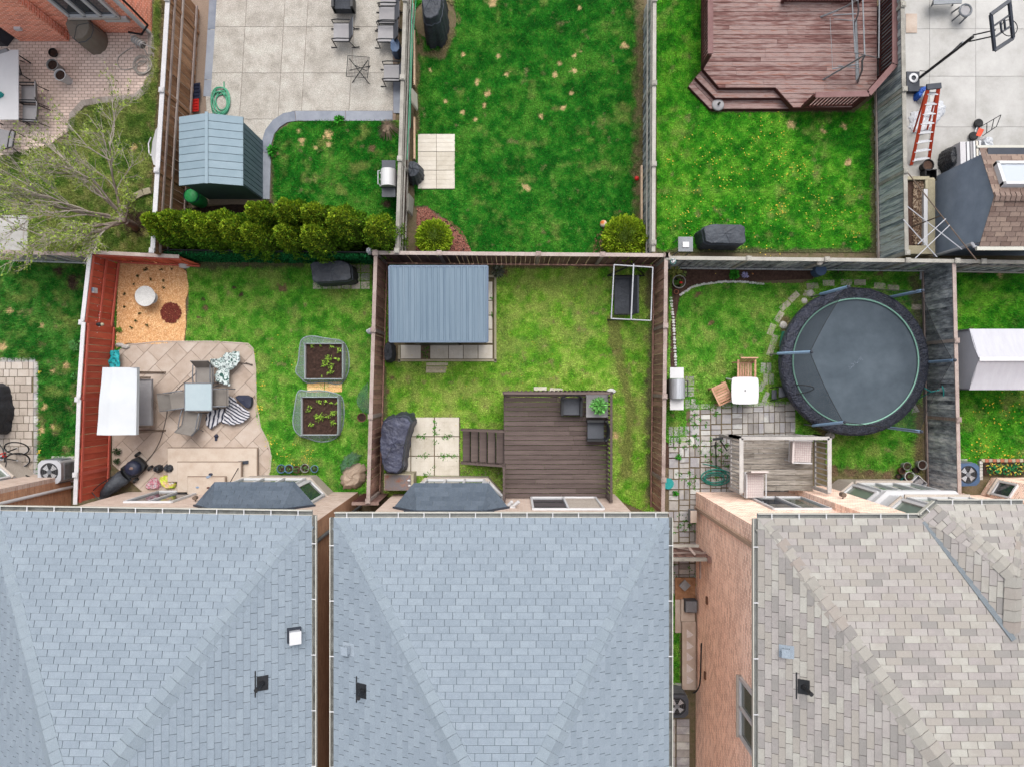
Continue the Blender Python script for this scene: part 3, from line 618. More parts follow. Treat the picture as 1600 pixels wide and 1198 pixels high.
def densify(pts, st=.25):
 out = []
 for i in range(len(pts) - 1):
  a = Vector(pts[i]); b = Vector(pts[i + 1]); n = max(1, int((b - a).length / st))
  out += [a + (b - a) * q / n for q in range(n)]
 return out + [Vector(pts[-1])]
bd = slab('stamped_border', [(416, 190), (440, 180), (440, 186), (418, 196)], .010, M['slate_stamp'], kind='structure')
strip('b', densify([W(x, y) for x, y in [(335, -30), (330, 60), (324, 152)]]), .24, 0, .034, M['slate_stamp'], bd)
arc = [(614, 182), (540, 182), (462, 182), (446, 185), (432, 194), (422, 207), (417, 224), (416, 240), (414, 312)]
strip('b', densify([W(x, y) for x, y in arc], .2), .32, 0, .034, M['slate_stamp'], bd)
strip('b', densify([W(x, y) for x, y in [(620, 120), (620, 178)]]), .22, 0, .033, M['slate_stamp'], bd)
# yard A: block paving, concrete pad
slab('block_paved_patio', [(-10, -20), (236, 45), (236, 112), (228, 135), (213, 150), (160, 154), (128, 160), (112, 178), (108, 205), (60, 240), (-10, 248)], .02, M['paver_pink'], kind='structure')
st_ = slab('soldier_course', [(-10, 66), (0, 66), (0, 62), (-10, 62)], .02, M['paver_beige'], kind='structure')
strip('x', densify([W(x, y) for x, y in [(236, 50), (237, 112), (229, 137), (212, 153), (160, 157), (130, 162), (114, 180), (110, 206)]], .1), .2, 0, .03, M['paver_beige'], st_, seglen=.1, gap=.004, pname='edging_paver')
slab('concrete_pad', [(-10, 337), (46, 337), (44, 392), (-10, 392)], .03, M['conc'], kind='structure')
# yard E: concrete slabs
cy_ = slab('concrete_yard', [(1412, -10), (1640, -10), (1640, 400), (1412, 400)], .0, M['patio_joint'], kind='structure')
quadgrid(cy_, None, [1412, 1452, 1524, 1600, 1670], [-40, 46, 120, 199, 290], -.05, .02, M['conc'], 'concrete_slab', .005, 0)
# yard C paver pad 2x3, yard G pads
def pads(name, xs, ys, mat, z=.03, gap=.012, scored=True, skip=(), rnd=0):
 p = slab(name, [(xs[0], ys[0]), (xs[-1], ys[0]), (xs[-1], ys[-1]), (xs[0], ys[-1])], .006, M['earth'], kind='structure')
 for i in range(len(xs) - 1):
  for j in range(len(ys) - 1):
   if (i, j) in skip: continue
   a = W(xs[i], ys[j + 1]); b = W(xs[i + 1], ys[j]); mb = MB()
   cx, cy = (a.x + b.x) / 2, (a.y + b.y) / 2; w, h = b.x - a.x - gap, b.y - a.y - gap
   mb.box((cx, cy, z / 2), (w, h, z))
   if scored:       # scored face: raised tiles with grooves
    nx = max(1, round(w / .15)); ny = max(1, round(h / .15))
    for u in range(nx):
     for v in range(ny):
      mb.box((cx - w / 2 + (u + .5) * w / nx, cy - h / 2 + (v + .5) * h / ny, z + .003), (w / nx - .012, h / ny - .012, .008))
   mb.build('paving_slab', mat, p)
 return p
pads('lawn_paving_pad', [653, 682, 711], [210, 238, 267, 296], M['slab_beige'])
pads('garden_paving_pad', [632, 642, 679, 718], [651, 681.5, 712, 743], M['slab_beige'], gap=.03, skip=[(0, 0)])
sp_ = pads('shed_paving', [626, 658, 672, 701, 724, 747, 770], [539, 561], M['slab_beige'], gap=.02, skip=[(1, 0)])
pads('shed_side_paving', [759, 770], [440, 470, 493, 515, 537], M['slab_beige'], gap=.03)
sb = MB();
for a, b in (((622, 563), (776, 563)), ((774, 430), (774, 566)), ((624, 540), (624, 566)), ((757, 432), (776, 432))):
 sb.beam(W(*a, .03), W(*b, .03), .07, .07)
sb.build('timber_edging', M['slab_edge'], label='pale timber edging around the steel shed paving', cat='edging')
st2 = MB();
for i, y in enumerate((569, 575, 580)): st2 = MB(); st2.box(W(683 - i, y, .03), (.7 - .03 * i, .1, .05)); st2.build('edging_stone', M['slab_edge'], at=W(683, y), label=['flat step slab nearest the steel shed paving', 'middle flat step slab below the steel shed paving', 'outermost flat step slab below the steel shed paving'][i], cat='slab')
# yard H irregular stone paving
rn = random.Random(3)
hp = slab('grey_stone_paving', [(1040, 640), (1240, 632), (1242, 700), (1240, 770), (1090, 770), (1090, 930), (1040, 930)], .004, M['earth'], kind='structure')
polyH = [px2w(p) for p in [(1050, 660), (1072, 660), (1072, 600), (1087, 597), (1087, 640), (1095, 639), (1095, 637), (1236, 628), (1242, 690), (1245, 778), (1090, 778), (1090, 935), (1038, 935), (1038, 735), (1050, 725)]]
unit = .345
def stone(parent, cx, cy, w, h, a=0, z=.03, mat='paver_grey'):
 mb = MB(); k = .03 * min(w, h); mb.rnd = 0
 hx, hy = w / 2, h / 2
 top = [(-hx + k, -hy + k), (hx - k, -hy + k), (hx - k, hy - k), (-hx + k, hy - k)]
 vs = [(x, y, 0) for x, y in ((-hx, -hy), (hx, -hy), (hx, hy), (-hx, hy))] + [(x, y, z) for x, y in top]
 mb.add(vs, [(4, 5, 6, 7), (0, 1, 5, 4), (1, 2, 6, 5), (2, 3, 7, 6), (3, 0, 4, 7)])
 return piece(mesh_of(mb, 'paving_stone', M[mat]), 'paving_stone', parent, Matrix.Translation((cx, cy, rn.uniform(-.004, .006))) @ Matrix.Rotation(a, 4, 'Z'))
tufts = []
for i in range(14):
 for j in range(22):
  cx = px2w((1044, 0))[0] + (i + .5) * unit; cy = px2w((0, 632))[1] - (j + .5) * unit + i * .012
  if not inpoly(np.array([cx]), np.array([cy]), polyH)[0]: continue
  t = rn.random(); gapp = .022 if i > 5 or j > 14 else .04
  if i < 6 and rn.random() < .4: tufts.append((cx - unit / 2, cy, rn.random())); tufts.append((cx, cy - unit / 2, rn.random()))
  a = rn.uniform(-.03, .03)
  if t < .42:
   for s_ in (-1, 1): stone(hp, cx + s_ * unit / 4, cy, unit / 2 - gapp * .6, unit - gapp, a)
  elif t < .84:
   for s_ in (-1, 1): stone(hp, cx, cy + s_ * unit / 4, unit - gapp, unit / 2 - gapp * .6, a)
  else: stone(hp, cx, cy, unit - gapp, unit - gapp, a)
# alley paving further down
for k in range(7):
 for m_ in range(2):
  x = 1045 + m_ * 22; y = 1128 + k * 12
  stone(hp, W(x, y).x, W(x, y).y, .42, .24, 0, .03)
# stones round the trampoline, beside the table and the small path at the grill
def loose(label, pts, w, h, mat='paver_grey', name='paving_slab', group=None, cat='paving slab'):
 for (x, y, a) in pts:
  o = stone(None, W(x, y).x, W(x, y).y, w, h, a, .035, mat); o.name = name; tag(o, label, cat, group)
loose('grey paving slab laid in the lawn arc around the trampoline', [(1269, 447, .1), (1294, 442.5, 0), (1322, 441.5, -.05), (1343, 441.5, 0), (1374, 447, -.08), (1395, 450, -.05), (1240, 464, .75), (1226, 478, .7), (1217, 495, 1.0), (1205, 515, 1.2), (1209, 532, 1.2), (1204, 547, 1.25), (1264, 460, -.3)], .38, .2, 'paver_beige', group='paving slabs around the trampoline')
loose('grey paving slab in the small block right of the white table', [(1192, 575, 1.5), (1201, 575, 1.55), (1196, 592, 1.55), (1205, 592, 1.6), (1190, 604, 1.1), (1196, 620, 1.15)], .34, .16, group='paving slabs right of the white table')
loose('grey paving slab of the short path beside the open grill', [(1074, 595, 1.57), (1081, 595, 1.57), (1077, 608, 0), (1077, 616, 0), (1074, 631, 1.57), (1083, 630, 1.57)], .3, .15, group='paving slabs beside the open grill')
loose('pale slab lying under the trampoline edge by the grey fence', [(1431, 480, 0)], .34, .17, 'paver_beige')
# paver pads in yard F between beds / under grill, in yard Z
for (xs_, ys_, nm) in (([479, 508, 535], [596, 605, 612], 'bed'),):
 for i in range(2):
  for j in range(2):
   cx = (xs_[i] + xs_[i + 1]) / 2; cy = (ys_[j] + ys_[j + 1]) / 2
   o = stone(None, W(cx, cy).x, W(cx, cy).y, .56, .17, .03, .04, 'chip_tan'); o.name = 'stepping_stone'; tag(o, 'sandy flat stone laid between the two netted vegetable beds', 'stone', 'sandy stones between the vegetable beds')
gp = slab('grill_paving', [(488, 413), (580, 413), (580, 453), (488, 453)], .006, M['earth'], kind='structure')
for i in range(6):
 for j in range(3):
  stone(gp, W(496 + i * 15, 420).x, W(0, 420 + j * 13).y, .29, .25, 0, .03, 'paver_beige' if j != 1 else 'paver_grey')
zp = slab('left_neighbour_patio', [(-20, 560), (61, 560), (61, 742), (-20, 742)], .004, M['earth'], kind='structure')
rn2 = random.Random(8)
for j in range(15):
 x = -10 - rn2.random() * 12
 while x < 50:
  w = rn2.choice([9, 13, 18]); w2 = min(w, 53 - x)
  if w2 > 4: stone(zp, W(x + w2 / 2, 0).x, W(0, 571 + j * 12).y, w2 / 48 - .012, .238, 0, .03, 'paver_beige')
  x += w
for j in range(15): stone(zp, W(57, 0).x, W(0, 571 + j * 12).y, .16, .238, 0, .032, 'paver_grey')
for i in range(6): stone(zp, W(-4 + i * 11, 0).x, W(0, 562.5).y, .21, .14, 0, .032, 'paver_grey')
# yard F patio: stamped concrete cut on the diagonal
fp_poly = chaikin([Vector((p[0], p[1], 0)) for p in P2([(176, 556), (205, 534), (385, 534), (399, 548), (401, 655), (425, 702), (421, 745), (408, 772), (178, 780)])], 1)
fpm = MB(); fpm.prism([(p.x, p.y) for p in fp_poly], -.1, .012); fpat = fpm.build('stamped_patio', M['patio_joint'], kind='structure')
ang = RAD(45); u = Vector((math.cos(ang), math.sin(ang))); v = Vector((-math.sin(ang), math.cos(ang))); o0 = Vector((W(180, 700).x, W(180, 700).y))
fpc = [(p.x, p.y) for p in fp_poly]
rn4 = random.Random(5); a_ = -4.2; row = 0
def conv_clip(poly, quad):
 A = sum(quad[i][0] * quad[(i + 1) % 4][1] - quad[(i + 1) % 4][0] * quad[i][1] for i in range(4))
 if A < 0: quad = list(reversed(quad))
 return sutherland(poly, quad)
for row in range(-12, 16):
 b0 = -6 + (row % 2) * .35; sv = row * .5
 bpos = b0
 while bpos < 8:
  ln = rn4.choice([.5, .5, 1.0]); q = [o0 + u * (bpos + .006) + v * (sv + .006), o0 + u * (bpos + ln - .006) + v * (sv + .006), o0 + u * (bpos + ln - .006) + v * (sv + .494), o0 + u * (bpos + .006) + v * (sv + .494)]
  r = conv_clip(fpc, [(p.x, p.y) for p in q]); bpos += ln
  if len(r) >= 3:
   A = abs(sum(r[k][0] * r[(k + 1) % len(r)][1] - r[(k + 1) % len(r)][0] * r[k][1] for k in range(len(r)))) / 2
   if A > .01: mb = MB(); mb.prism(r, 0, .03); mb.build('stamped_slab', M['patio'], fpat)
bs = MB(); bs.tube([Vector((p.x, p.y, .02)) for p in fp_poly], .03, 6, closed=True); bs.build('patio_edge', M['patio'], fpat)
# mulch, chips, soil beds
def chips(name, label, poly, mat, n, size, z, seed, parent=None, cat='mulch'):
 rs = random.Random(seed); pw = [px2w(p) for p in poly]; xs = [p[0] for p in pw]; ys = [p[1] for p in pw]; mb = MB()
 X = np.array([rs.uniform(min(xs), max(xs)) for _ in range(n * 2)]); Y = np.array([rs.uniform(min(ys), max(ys)) for _ in range(n * 2)]); ok = inpoly(X, Y, pw); k = 0
 for i in np.nonzero(ok)[0][:n]:
  s_ = size * rs.uniform(.5, 1.4); a = rs.uniform(0, 6.28); mb.rnd = rs.uniform(.001, 1)
  dx, dy = math.cos(a) * s_, math.sin(a) * s_; ex, ey = -dy * .35, dx * .35; zz = z + rs.uniform(0, .012); t = rs.uniform(-.35, .35) * s_
  mb.add([(X[i] - dx, Y[i] - dy, zz), (X[i] - ex, Y[i] - ey, zz + .006), (X[i] + dx, Y[i] + dy, zz + abs(t)), (X[i] + ex, Y[i] + ey, zz + .003)], [(0, 1, 2, 3)])
 mb.build(name, mat, parent, kind='stuff', label=label, cat=cat)
CB = [(186, 410), (276, 410), (291, 425), (296, 452), (290, 470), (291, 505), (288, 533), (240, 538), (200, 536), (182, 545)]
slab('wood_chip_bed', CB, .02, M['chip_base'], kind='structure')
chips('wood_chips', 'tan wood chips spread around the white bird bath', CB, M['chip_tan'], 9000, .035, .024, 3)
chips('red_mulch_ring', 'round patch of dark red mulch in the wood chip bed', circ(268, 489, 16, 16), M['mulch_dkred'], 900, .04, .045, 4)
MB_ = [(652, 326), (668, 324), (685, 340), (705, 346), (724, 364), (736, 392), (736, 399), (650, 399)]
slab('red_mulch_bed', MB_, .012, M['soil'], kind='structure')
chips('red_mulch', 'red bark mulch around the left round bush', MB_, M['mulch_red'], 3000, .04, .016, 5)
slab('soil_under_right_bush', [(930, 345), (950, 345), (1000, 330), (1004, 398), (925, 398)], .006, M['soil'], kind='structure')
chips('red_mulch', 'sparse red mulch beside the larger round bush', [(930, 370), (950, 350), (960, 398), (926, 398)], M['mulch_red'], 400, .04, .012, 6)
slab('flower_bed', [(1052, 414), (1270, 414), (1270, 436), (1140, 441), (1085, 445), (1062, 464), (1055, 500), (1058, 578), (1046, 580)], .015, M['soil'], kind='structure')
slab('fence_side_bed', [(1040, 640), (1052, 640), (1054, 730), (1040, 730)], .012, M['soil'], kind='structure')
slab('hedge_soil', [(245, 330), (420, 315), (625, 375), (625, 398), (240, 398)], .008, M['soil'], kind='structure')
slab('stair_side_soil', [(722, 725), (790, 725), (790, 770), (722, 770)], .012, M['soil'], kind='structure')
chips('gravel', 'loose stones and litter below the grey deck stairs', [(722, 727), (790, 727), (790, 765), (722, 765)], M['litter'], 500, .03, .016, 7, cat='gravel')
# grass tufts in paving joints
rs = np.random.RandomState(4); cen = []
TT = [(p[0], p[1]) for p in tufts for _ in range(1)] + [(W(x, y).x, W(x, y).y) for x, y in [(679, 660), (680, 668), (680, 676), (655, 681), (663, 682), (695, 682), (700, 681), (705, 680), (680, 690), (655, 712), (662, 714), (668, 712), (690, 712), (695, 713), (700, 711), (708, 712), (713, 712), (679, 730), (632, 656), (632, 665), (664, 740), (672, 741), (664, 551), (666, 545), (664, 556), (768, 465), (769, 492)]]
for (x, y) in TT:
 m_ = rs.randint(8, 30); L_ = rs.normal(size=(m_, 2)) * (.05, .05) ; cen.append(np.stack([x + L_[:, 0], y + L_[:, 1], np.full(m_, .045)], 1))
cen = np.concatenate(cen); n = len(cen); colr = (col3(70, 140, 30)[None] * rs.uniform(.5, 1.6, n)[:, None])
tri_cloud('joint_weeds', leaf_cloud(cen, .03, None, 3, .25), colr, M['leaf'], 'stuff', 'green weeds growing in the joints of the paving', 'weeds')
# ------------------------------------------------------------------ fences
_board = {}
def unit_board(mat, w, t=.02):
 k = (mat, w)
 if k not in _board:
  mb = MB(); hx = w / 2
  mb.add([(-hx, -t / 2, 0), (hx, -t / 2, 0), (hx, t / 2, 0), (-hx, t / 2, 0), (-hx, -t / 2, 1), (hx, -t / 2, 1), (hx, t / 2, 1), (-hx, t / 2, 1)],
               [(3, 2, 1, 0), (4, 5, 6, 7), (0, 1, 5, 4), (1, 2, 6, 5), (2, 3, 7, 6), (3, 0, 4, 7)])
  _board[k] = mesh_of(mb, 'fence_board', M[mat])
 return _board[k]
def fence(label, a, b, h=1.75, mat='wood_brown', cap='cap_brown', pitch=.15, bw=.135, side=1, rails=(.25, 1.45), railmat=None, posts=None, postmat=None, capw=.11, stag=.02, group=None, low=None, postcap=True, seed=1, capover=1.0):
 A = W(a[0], a[1], h); B = W(b[0], b[1], h); A.z = B.z = 0; d = (B - A); L = d.length; x = d / L; n = Vector((-x.y, x.x, 0)) * side
 if n.dot(-(A + B) / 2) < 0: n = -n
 mid = (A + B) / 2; f = thing('fence', label, 'fence', mid, group); rn = random.Random(seed)
 ang = math.atan2(x.y, x.x); me = unit_board(mat, bw); nb = int(L / pitch)
 for i in range(nb):
  p = A + x * ((i + .5) * L / nb) + n * ((stag if i % 2 else -stag) * .5 + rn.uniform(-.004, .004))
  hh = h - .05 + rn.uniform(-.006, .006)
  piece(me, 'fence_board', f, Matrix.Translation((p.x, p.y, .03)) @ Matrix.Rotation(ang + rn.uniform(-.02, .02), 4, 'Z') @ Matrix.Rotation(rn.uniform(-.006, .006), 4, 'Y') @ Matrix.Diagonal((1, 1, hh - .03, 1)))
 rm = M[railmat or cap]
 for z in rails:
  mb = MB(); mb.beam(A + n * (.03 + stag) + Vector((0, 0, z)), B + n * (.03 + stag) + Vector((0, 0, z)), .04, .085); mb.build('rail', rm, f)
 mb = MB(); mb.beam(A - x * .03 + Vector((0, 0, h - .02)), B + x * .03 + Vector((0, 0, h - .02)), capw, .035); mb.build('cap_rail', M[cap], f)
 if posts is None: posts = [i / max(1, round(L / 2.4)) for i in range(max(1, round(L / 2.4)) + 1)]
 for t in posts:
  p = A + x * (L * t); mb = MB(); mb.box((p.x, p.y, (h + .02) / 2), (.1, .1, h + .02), ang)
  po = mb.build('post', M[postmat or cap], f)
  if postcap:
   mb = MB(); mb.box((p.x, p.y, h + .04), (.15, .15, .035), ang); mb.box((p.x, p.y, h + .065), (.1, .1, .02), ang); mb.build('post_cap', M[cap], po)
 return f
fence('white capped cedar fence between the brick house lawn and the slate blue shed', (264, -40), (238, 392), 2.05, 'wood_cedar', 'cap_white', .15, rails=(.3, 1.2, 1.7), railmat='cap_tan', posts=[.09, .42, .71, 1.0], postmat='wood_cedar', capw=.13, seed=2)
fence('weathered fence with a green hose between the aggregate patio and the centre lawn', (634, -30), (620, 392), 1.8, 'wood_dark', 'cap_grey', .15, rails=(.5, 1.1, 1.55), railmat='cap_grey', posts=[.07, .36, .66, 1.0], seed=3)
fence('grey fence with pale posts between the two upper lawns', (1023, -30), (1021, 392), 1.75, 'wood_grey', 'cap_grey', .12, rails=(.9, 1.5), railmat='cap_grey', posts=[.07, .38, .68, .97], seed=4)
fence('tall weathered grey fence beside the concrete yard', (1410, -30), (1417, 395), 1.75, 'wood_grey', 'cap_grey', .13, rails=(.2,), railmat='cap_tan', posts=[.09, .4, .7, 1.0], seed=5, capw=.12)
fence('brown back fence above the steel shed', (586, 395), (1042, 399), 1.75, 'wood_dark', 'cap_tan', .15, rails=(.15,), railmat='wood_brown', posts=[0, .22, .56, .78, 1.0], seed=6)
fence('brown side fence between the netted vegetable beds and the steel shed', (587, 396), (575, 782), 1.78, 'wood_brown', 'cap_tan', .15, rails=(.12,), railmat='wood_brown', posts=[0, .31, .66, 1.0], seed=7)
fence('brown side fence between the steel shed yard and the open grill', (1041, 399), (1036, 806), 1.75, 'wood_brown', 'cap_tan', .16, rails=(.12,), railmat='wood_brown', posts=[0, .27, .54, .86], seed=8)
fence('grey back fence above the flower bed and the trampoline', (1043, 403), (1495, 408), 1.7, 'wood_greyb', 'cap_grey', .13, rails=(.12,), railmat='wood_grey', posts=[0, .28, .55, .83, 1.0], seed=9)
fence('grey back fence right of the trampoline yard under the brown shed', (1497, 408), (1660, 411), 1.7, 'wood_greyb', 'cap_grey', .14, rails=(.12, 1.2), railmat='cap_grey', posts=[.24, 1.0], seed=10)
fence('blackened grey fence right of the trampoline', (1491, 409), (1500, 782), 1.66, 'wood_greyb', 'cap_tan', .13, rails=(.1,), railmat='cap_tan', posts=[.33, .66, 1.0], seed=11)
fence('upper length of the red fence beside the wood chip bed', (140, 398), (128, 504), 1.62, 'wood_red', 'cap_white', .2, .192, rails=(.12, .8, 1.5), railmat='wood_redrail', posts=[1.0], postmat='wood_redrail', capw=.12, seed=12)
fence('middle length of the red fence beside the white canopy swing', (130, 505), (122, 624), 1.7, 'wood_red', 'cap_white', .2, .192, rails=(.12, 1.5), railmat='wood_redrail', posts=[1.0], postmat='wood_redrail', capw=.12, seed=13)
fence('red fence length behind the lawn mower', (123, 626), (117, 786), 1.75, 'wood_red', 'cap_white', .2, .192, rails=(.12, 1.55), railmat='wood_redrail', posts=[.72], postmat='wood_redrail', capw=.12, seed=14)
fence('short red fence panel at the top of the wood chip bed', (140, 394), (278, 401), 1.62, 'wood_red', 'cap_tan', .2, .192, rails=(.12, 1.4), railmat='wood_redrail', posts=[0], postmat='wood_redrail', seed=15)
fence('grey fence below the bare tree in the left neighbour yard', (-30, 392), (136, 398), 1.55, 'wood_grey', 'cap_tan', .15, rails=(.12,), railmat='wood_grey', posts=[.98], seed=16)
# chain link fence faced with artificial leaves
fa, fb = W(252, 392, 1.5), W(576, 396, 1.5); fa.z = fb.z = 0
f = thing('hedge_screen_fence', 'black chain link fence faced with artificial green leaves below the cedar hedge', 'fence', (fa + fb) / 2)
mb = MB(); d = (fb - fa)
mb.tube([fa + Vector((0, .03, 1.52)), fb + Vector((0, .03, 1.52))], .02); mb.build('top_rail', M['black'], f)
for t in (0, .33, .66, 1): mb = MB(); mb.cyl(fa + d * t + Vector((0, .03, 0)), .03, 1.55, n=8); mb.build('post', M['black'], f)
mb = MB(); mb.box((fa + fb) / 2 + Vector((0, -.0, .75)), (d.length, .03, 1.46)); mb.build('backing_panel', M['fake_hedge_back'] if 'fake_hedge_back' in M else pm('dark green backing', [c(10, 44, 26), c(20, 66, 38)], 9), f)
rs = np.random.RandomState(9); n = 16000; t = rs.rand(n)
P = np.stack([fa.x + d.x * t, fa.y + d.y * t - rs.uniform(.01, .09, n), rs.uniform(.03, 1.5, n)], 1)
cc = col3(24, 104, 52)[None] * rs.uniform(.4, 1.9, n)[:, None]
off = wloc(f); tri_cloud('leaves', leaf_cloud(P, .035, None, 5, 1), cc, M['leaf'], 'stuff', None, None, f, off)
# ------------------------------------------------------------------ roofs, walls, windows
def in_frame(p, m=10):
 x, y = PX(p); return -m < x < 1600 + m and -m < y < 1198 + m
def roof_plane(roof, cand, stuff, pts, e0, e1, expo=.156, tab=.375, seed=0):
 """pts: 3D polygon of the slope; e0->e1 the eave direction."""
 rn = random.Random(seed); pts = [Vector(p) for p in pts]; u = (Vector(e1) - Vector(e0)).normalized()
 nrm = Vector((0, 0, 0))
 for i in range(len(pts)): nrm += pts[i].cross(pts[(i + 1) % len(pts)])
 nrm.normalize()
 if nrm.z < 0: nrm = -nrm
 v = nrm.cross(u);
 if v.z < 0: u = -u; v = nrm.cross(u)
 o = Vector(e0); P = [((p - o).dot(u), (p - o).dot(v)) for p in pts]
 A = sum(P[i][0] * P[(i + 1) % len(P)][1] - P[(i + 1) % len(P)][0] * P[i][1] for i in range(len(P)))
 umin, umax = min(p[0] for p in P), max(p[0] for p in P); vmin, vmax = min(p[1] for p in P), max(p[1] for p in P)
 pn = np.array(P); R = Matrix((u, v, nrm)).transposed().to_4x4(); g = .007
 for r in range(int((vmin) / expo) - 1, int(vmax / expo) + 2):
  off = (r % 2) * tab / 2 + (r // 2 % 3) * tab * .17; k = int((umin - off) / tab) - 1
  while k * tab + off < umax:
   a = k * tab + off; b = a + tab; k += 1; y0, y1 = r * expo, (r + 1) * expo
   q = [(a + g, y0), (b - g, y0), (b - g, y1 - .004), (a + g, y1 - .004)]
   cen = o + u * ((a + b) / 2) + v * ((y0 + y1) / 2)
   if not in_frame(cen, 40): continue
   ins = inpoly(np.array([p[0] for p in q]), np.array([p[1] for p in q]), P)
   if ins.all() and in_frame(cen, -14):
    cand.append((cen, Matrix.Translation(o + u * ((a + b) / 2) + v * y0) @ R)); continue
   rr = q if ins.all() else sutherland(P, q)
   if len(rr) >= 3: stuff_tab(stuff, o, u, v, nrm, rr, y0, expo, rn.uniform(.001, 1))
def stuff_tab(mb, o, u, v, nrm, rr, y0, expo, rnd):
 mb.rnd = rnd; n = len(rr)
 top = [o + u * x + v * y + nrm * (.016 - .012 * (y - y0) / expo) for x, y in rr]; bot = [o + u * x + v * y for x, y in rr]
 mb.add(top + bot, [tuple(range(n))] + [(i, n + i, n + (i + 1) % n, (i + 1) % n) for i in range(n)])
def finish_roof(roof, cand, stuff, mat, tab=.375, expo=.156):
 h = tab / 2 - .007; mb = MB()
 mb.add([(-h, 0, .016), (h, 0, .016), (h, expo - .004, .004), (-h, expo - .004, .004), (-h, 0, 0), (h, 0, 0), (h, expo - .004, 0), (-h, expo - .004, 0)], [(0, 1, 2, 3), (4, 5, 1, 0), (5, 6, 2, 1), (7, 4, 0, 3)])
 me = mesh_of(mb, 'shingle', M[mat])
 cand.sort(key=lambda q: -q[0].z)
 for i, (cen, Mx) in enumerate(cand):
  if i < 285: piece(me, 'shingle', roof, Mx)
  else:
   rn = random.Random(i * 7 + 1); u = Mx.col[0].to_3d(); v = Mx.col[1].to_3d(); nr = Mx.col[2].to_3d(); o = Mx.col[3].to_3d()
   stuff_tab(stuff, o, u, v, nr, [(-h, 0), (h, 0), (h, expo - .004), (-h, expo - .004)], 0, expo, rn.uniform(.001, 1))
 stuff.build('shingles', M[mat], roof, kind='stuff')
def ridge(roof, a, b, na, nb, mat, w=.24, ex=.26, name='ridge_shingle'):
 """caps folded over a hip from a (low) to b (high); na, nb are the two slope directions down and away from the ridge."""
 a = Vector(a); b = Vector(b); d = (b - a); L = d.length; x = d / L; na = Vector(na); nb = Vector(nb)
 la = (na - x * na.dot(x)).normalized(); lb = (nb - x * nb.dot(x)).normalized(); up = x.cross(la);
 if up.z < 0: up = -up
 mb = MB(); e = ex; g = .012
 vs = []
 for (yy, zz) in ((0, .034), (e + .0, .018)):
  for s_, l in ((1, la), (0, None), (-1, lb)):
   vs.append(x * (yy + (g if yy == 0 else -g * 0)) + ((l * w) if l is not None else Vector((0, 0, 0))) + Vector((0, 0, zz + (.012 if l is None else 0))))
 lo = [v_ - Vector((0, 0, .03)) for v_ in vs[:3]]
 mb.add(vs + lo, [(0, 1, 4, 3), (1, 2, 5, 4), (6, 7, 1, 0), (7, 8, 2, 1), (0, 3, 6), (2, 8, 5)])
 me = mesh_of(mb, name, M[mat])
 for i in range(int(L / e)):
  p = a + x * (i * e)
  if in_frame(p, 60): piece(me, name, roof, Matrix.Translation(p))
def gutter(parent, pts, out, label=None, hang=.62, w=.12):
 """open trough following pts (eave line); out: outward directions for each segment"""
 for i in range(len(pts) - 1):
  a, b = Vector(pts[i]), Vector(pts[i + 1]); o = Vector(out[i]); x = (b - a).normalized(); z = Vector((0, 0, 1))
  g = MB(); ins = MB()
  g.beam(a + o * w - z * .045, b + o * w - z * .045, .018, .11); g.beam(a - z * .06, b - z * .06, .012, .08)
  ins.beam(a + o * w * .5 - z * .085, b + o * w * .5 - z * .085, w, .012)
  gu = g.build('gutter', M['gutter'], parent); ins.build('gutter_bed', M['gutter_in'], gu)
  n = max(1, int((b - a).length / hang)); hb = MB()
  for k in range(n):
   p = a + (b - a) * ((k + .5) / n); hb.beam(p + z * .012 - o * .02, p + o * (w + .01) + z * .012, .022, .01)
  hb.build('gutter_straps', M['white'], gu)
def window(parent, p, q, z0, z1, out, panes=2, frame='white', glass='win_glass', fw=.06, sill=True, glasses=None):
 p = Vector((p[0], p[1], 0)); q = Vector((q[0], q[1], 0)); out = Vector((out[0], out[1], 0)).normalized(); x = (q - p).normalized(); L = (q - p).length; Z = lambda z: Vector((0, 0, z))
 fr = MB(); o1 = out * .035
 for a, b in (((0, z0), (L, z0)), ((0, z1), (L, z1))): fr.beam(p + x * a[0] + Z(a[1]) + o1, p + x * b[0] + Z(b[1]) + o1, fw, fw, up=(0, 0, 1))
 for k in range(panes + 1): t = L * k / panes; fr.beam(p + x * t + Z(z0) + o1, p + x * t + Z(z1) + o1, fw, fw, up=out)
 f = fr.build('window', M[frame], parent)
 for k in range(panes):
  a = p + x * (L * k / panes + fw / 2) + out * .015; b = p + x * (L * (k + 1) / panes - fw / 2) + out * .015
  gm = MB(); gm.beam((a + b) / 2 - x * ((b - a).length / 2) + Z((z0 + z1) / 2), (a + b) / 2 + x * ((b - a).length / 2) + Z((z0 + z1) / 2), .01, z1 - z0 - fw)
  gm.build('pane', M[(glasses or [glass] * panes)[k]], f)
 if sill:
  s_ = MB(); s_.beam(p - x * .06 + Z(z0 - .06) + out * .06, q + x * .06 + Z(z0 - .06) + out * .06, .14, .05); s_.build('sill', M['stucco'], f)
 return f
def wall_poly(poly, z0, z1, name, mat, parent):
 mb = MB(); mb.prism([(p[0], p[1]) for p in poly], z0, z1); return mb.build(name, M[mat], parent)
def box_wall(x0, x1, y0, y1, z0, z1, name, mat, parent): return wall_poly([(x0, y0), (x1, y0), (x1, y1), (x0, y1)], z0, z1, name, mat, parent)
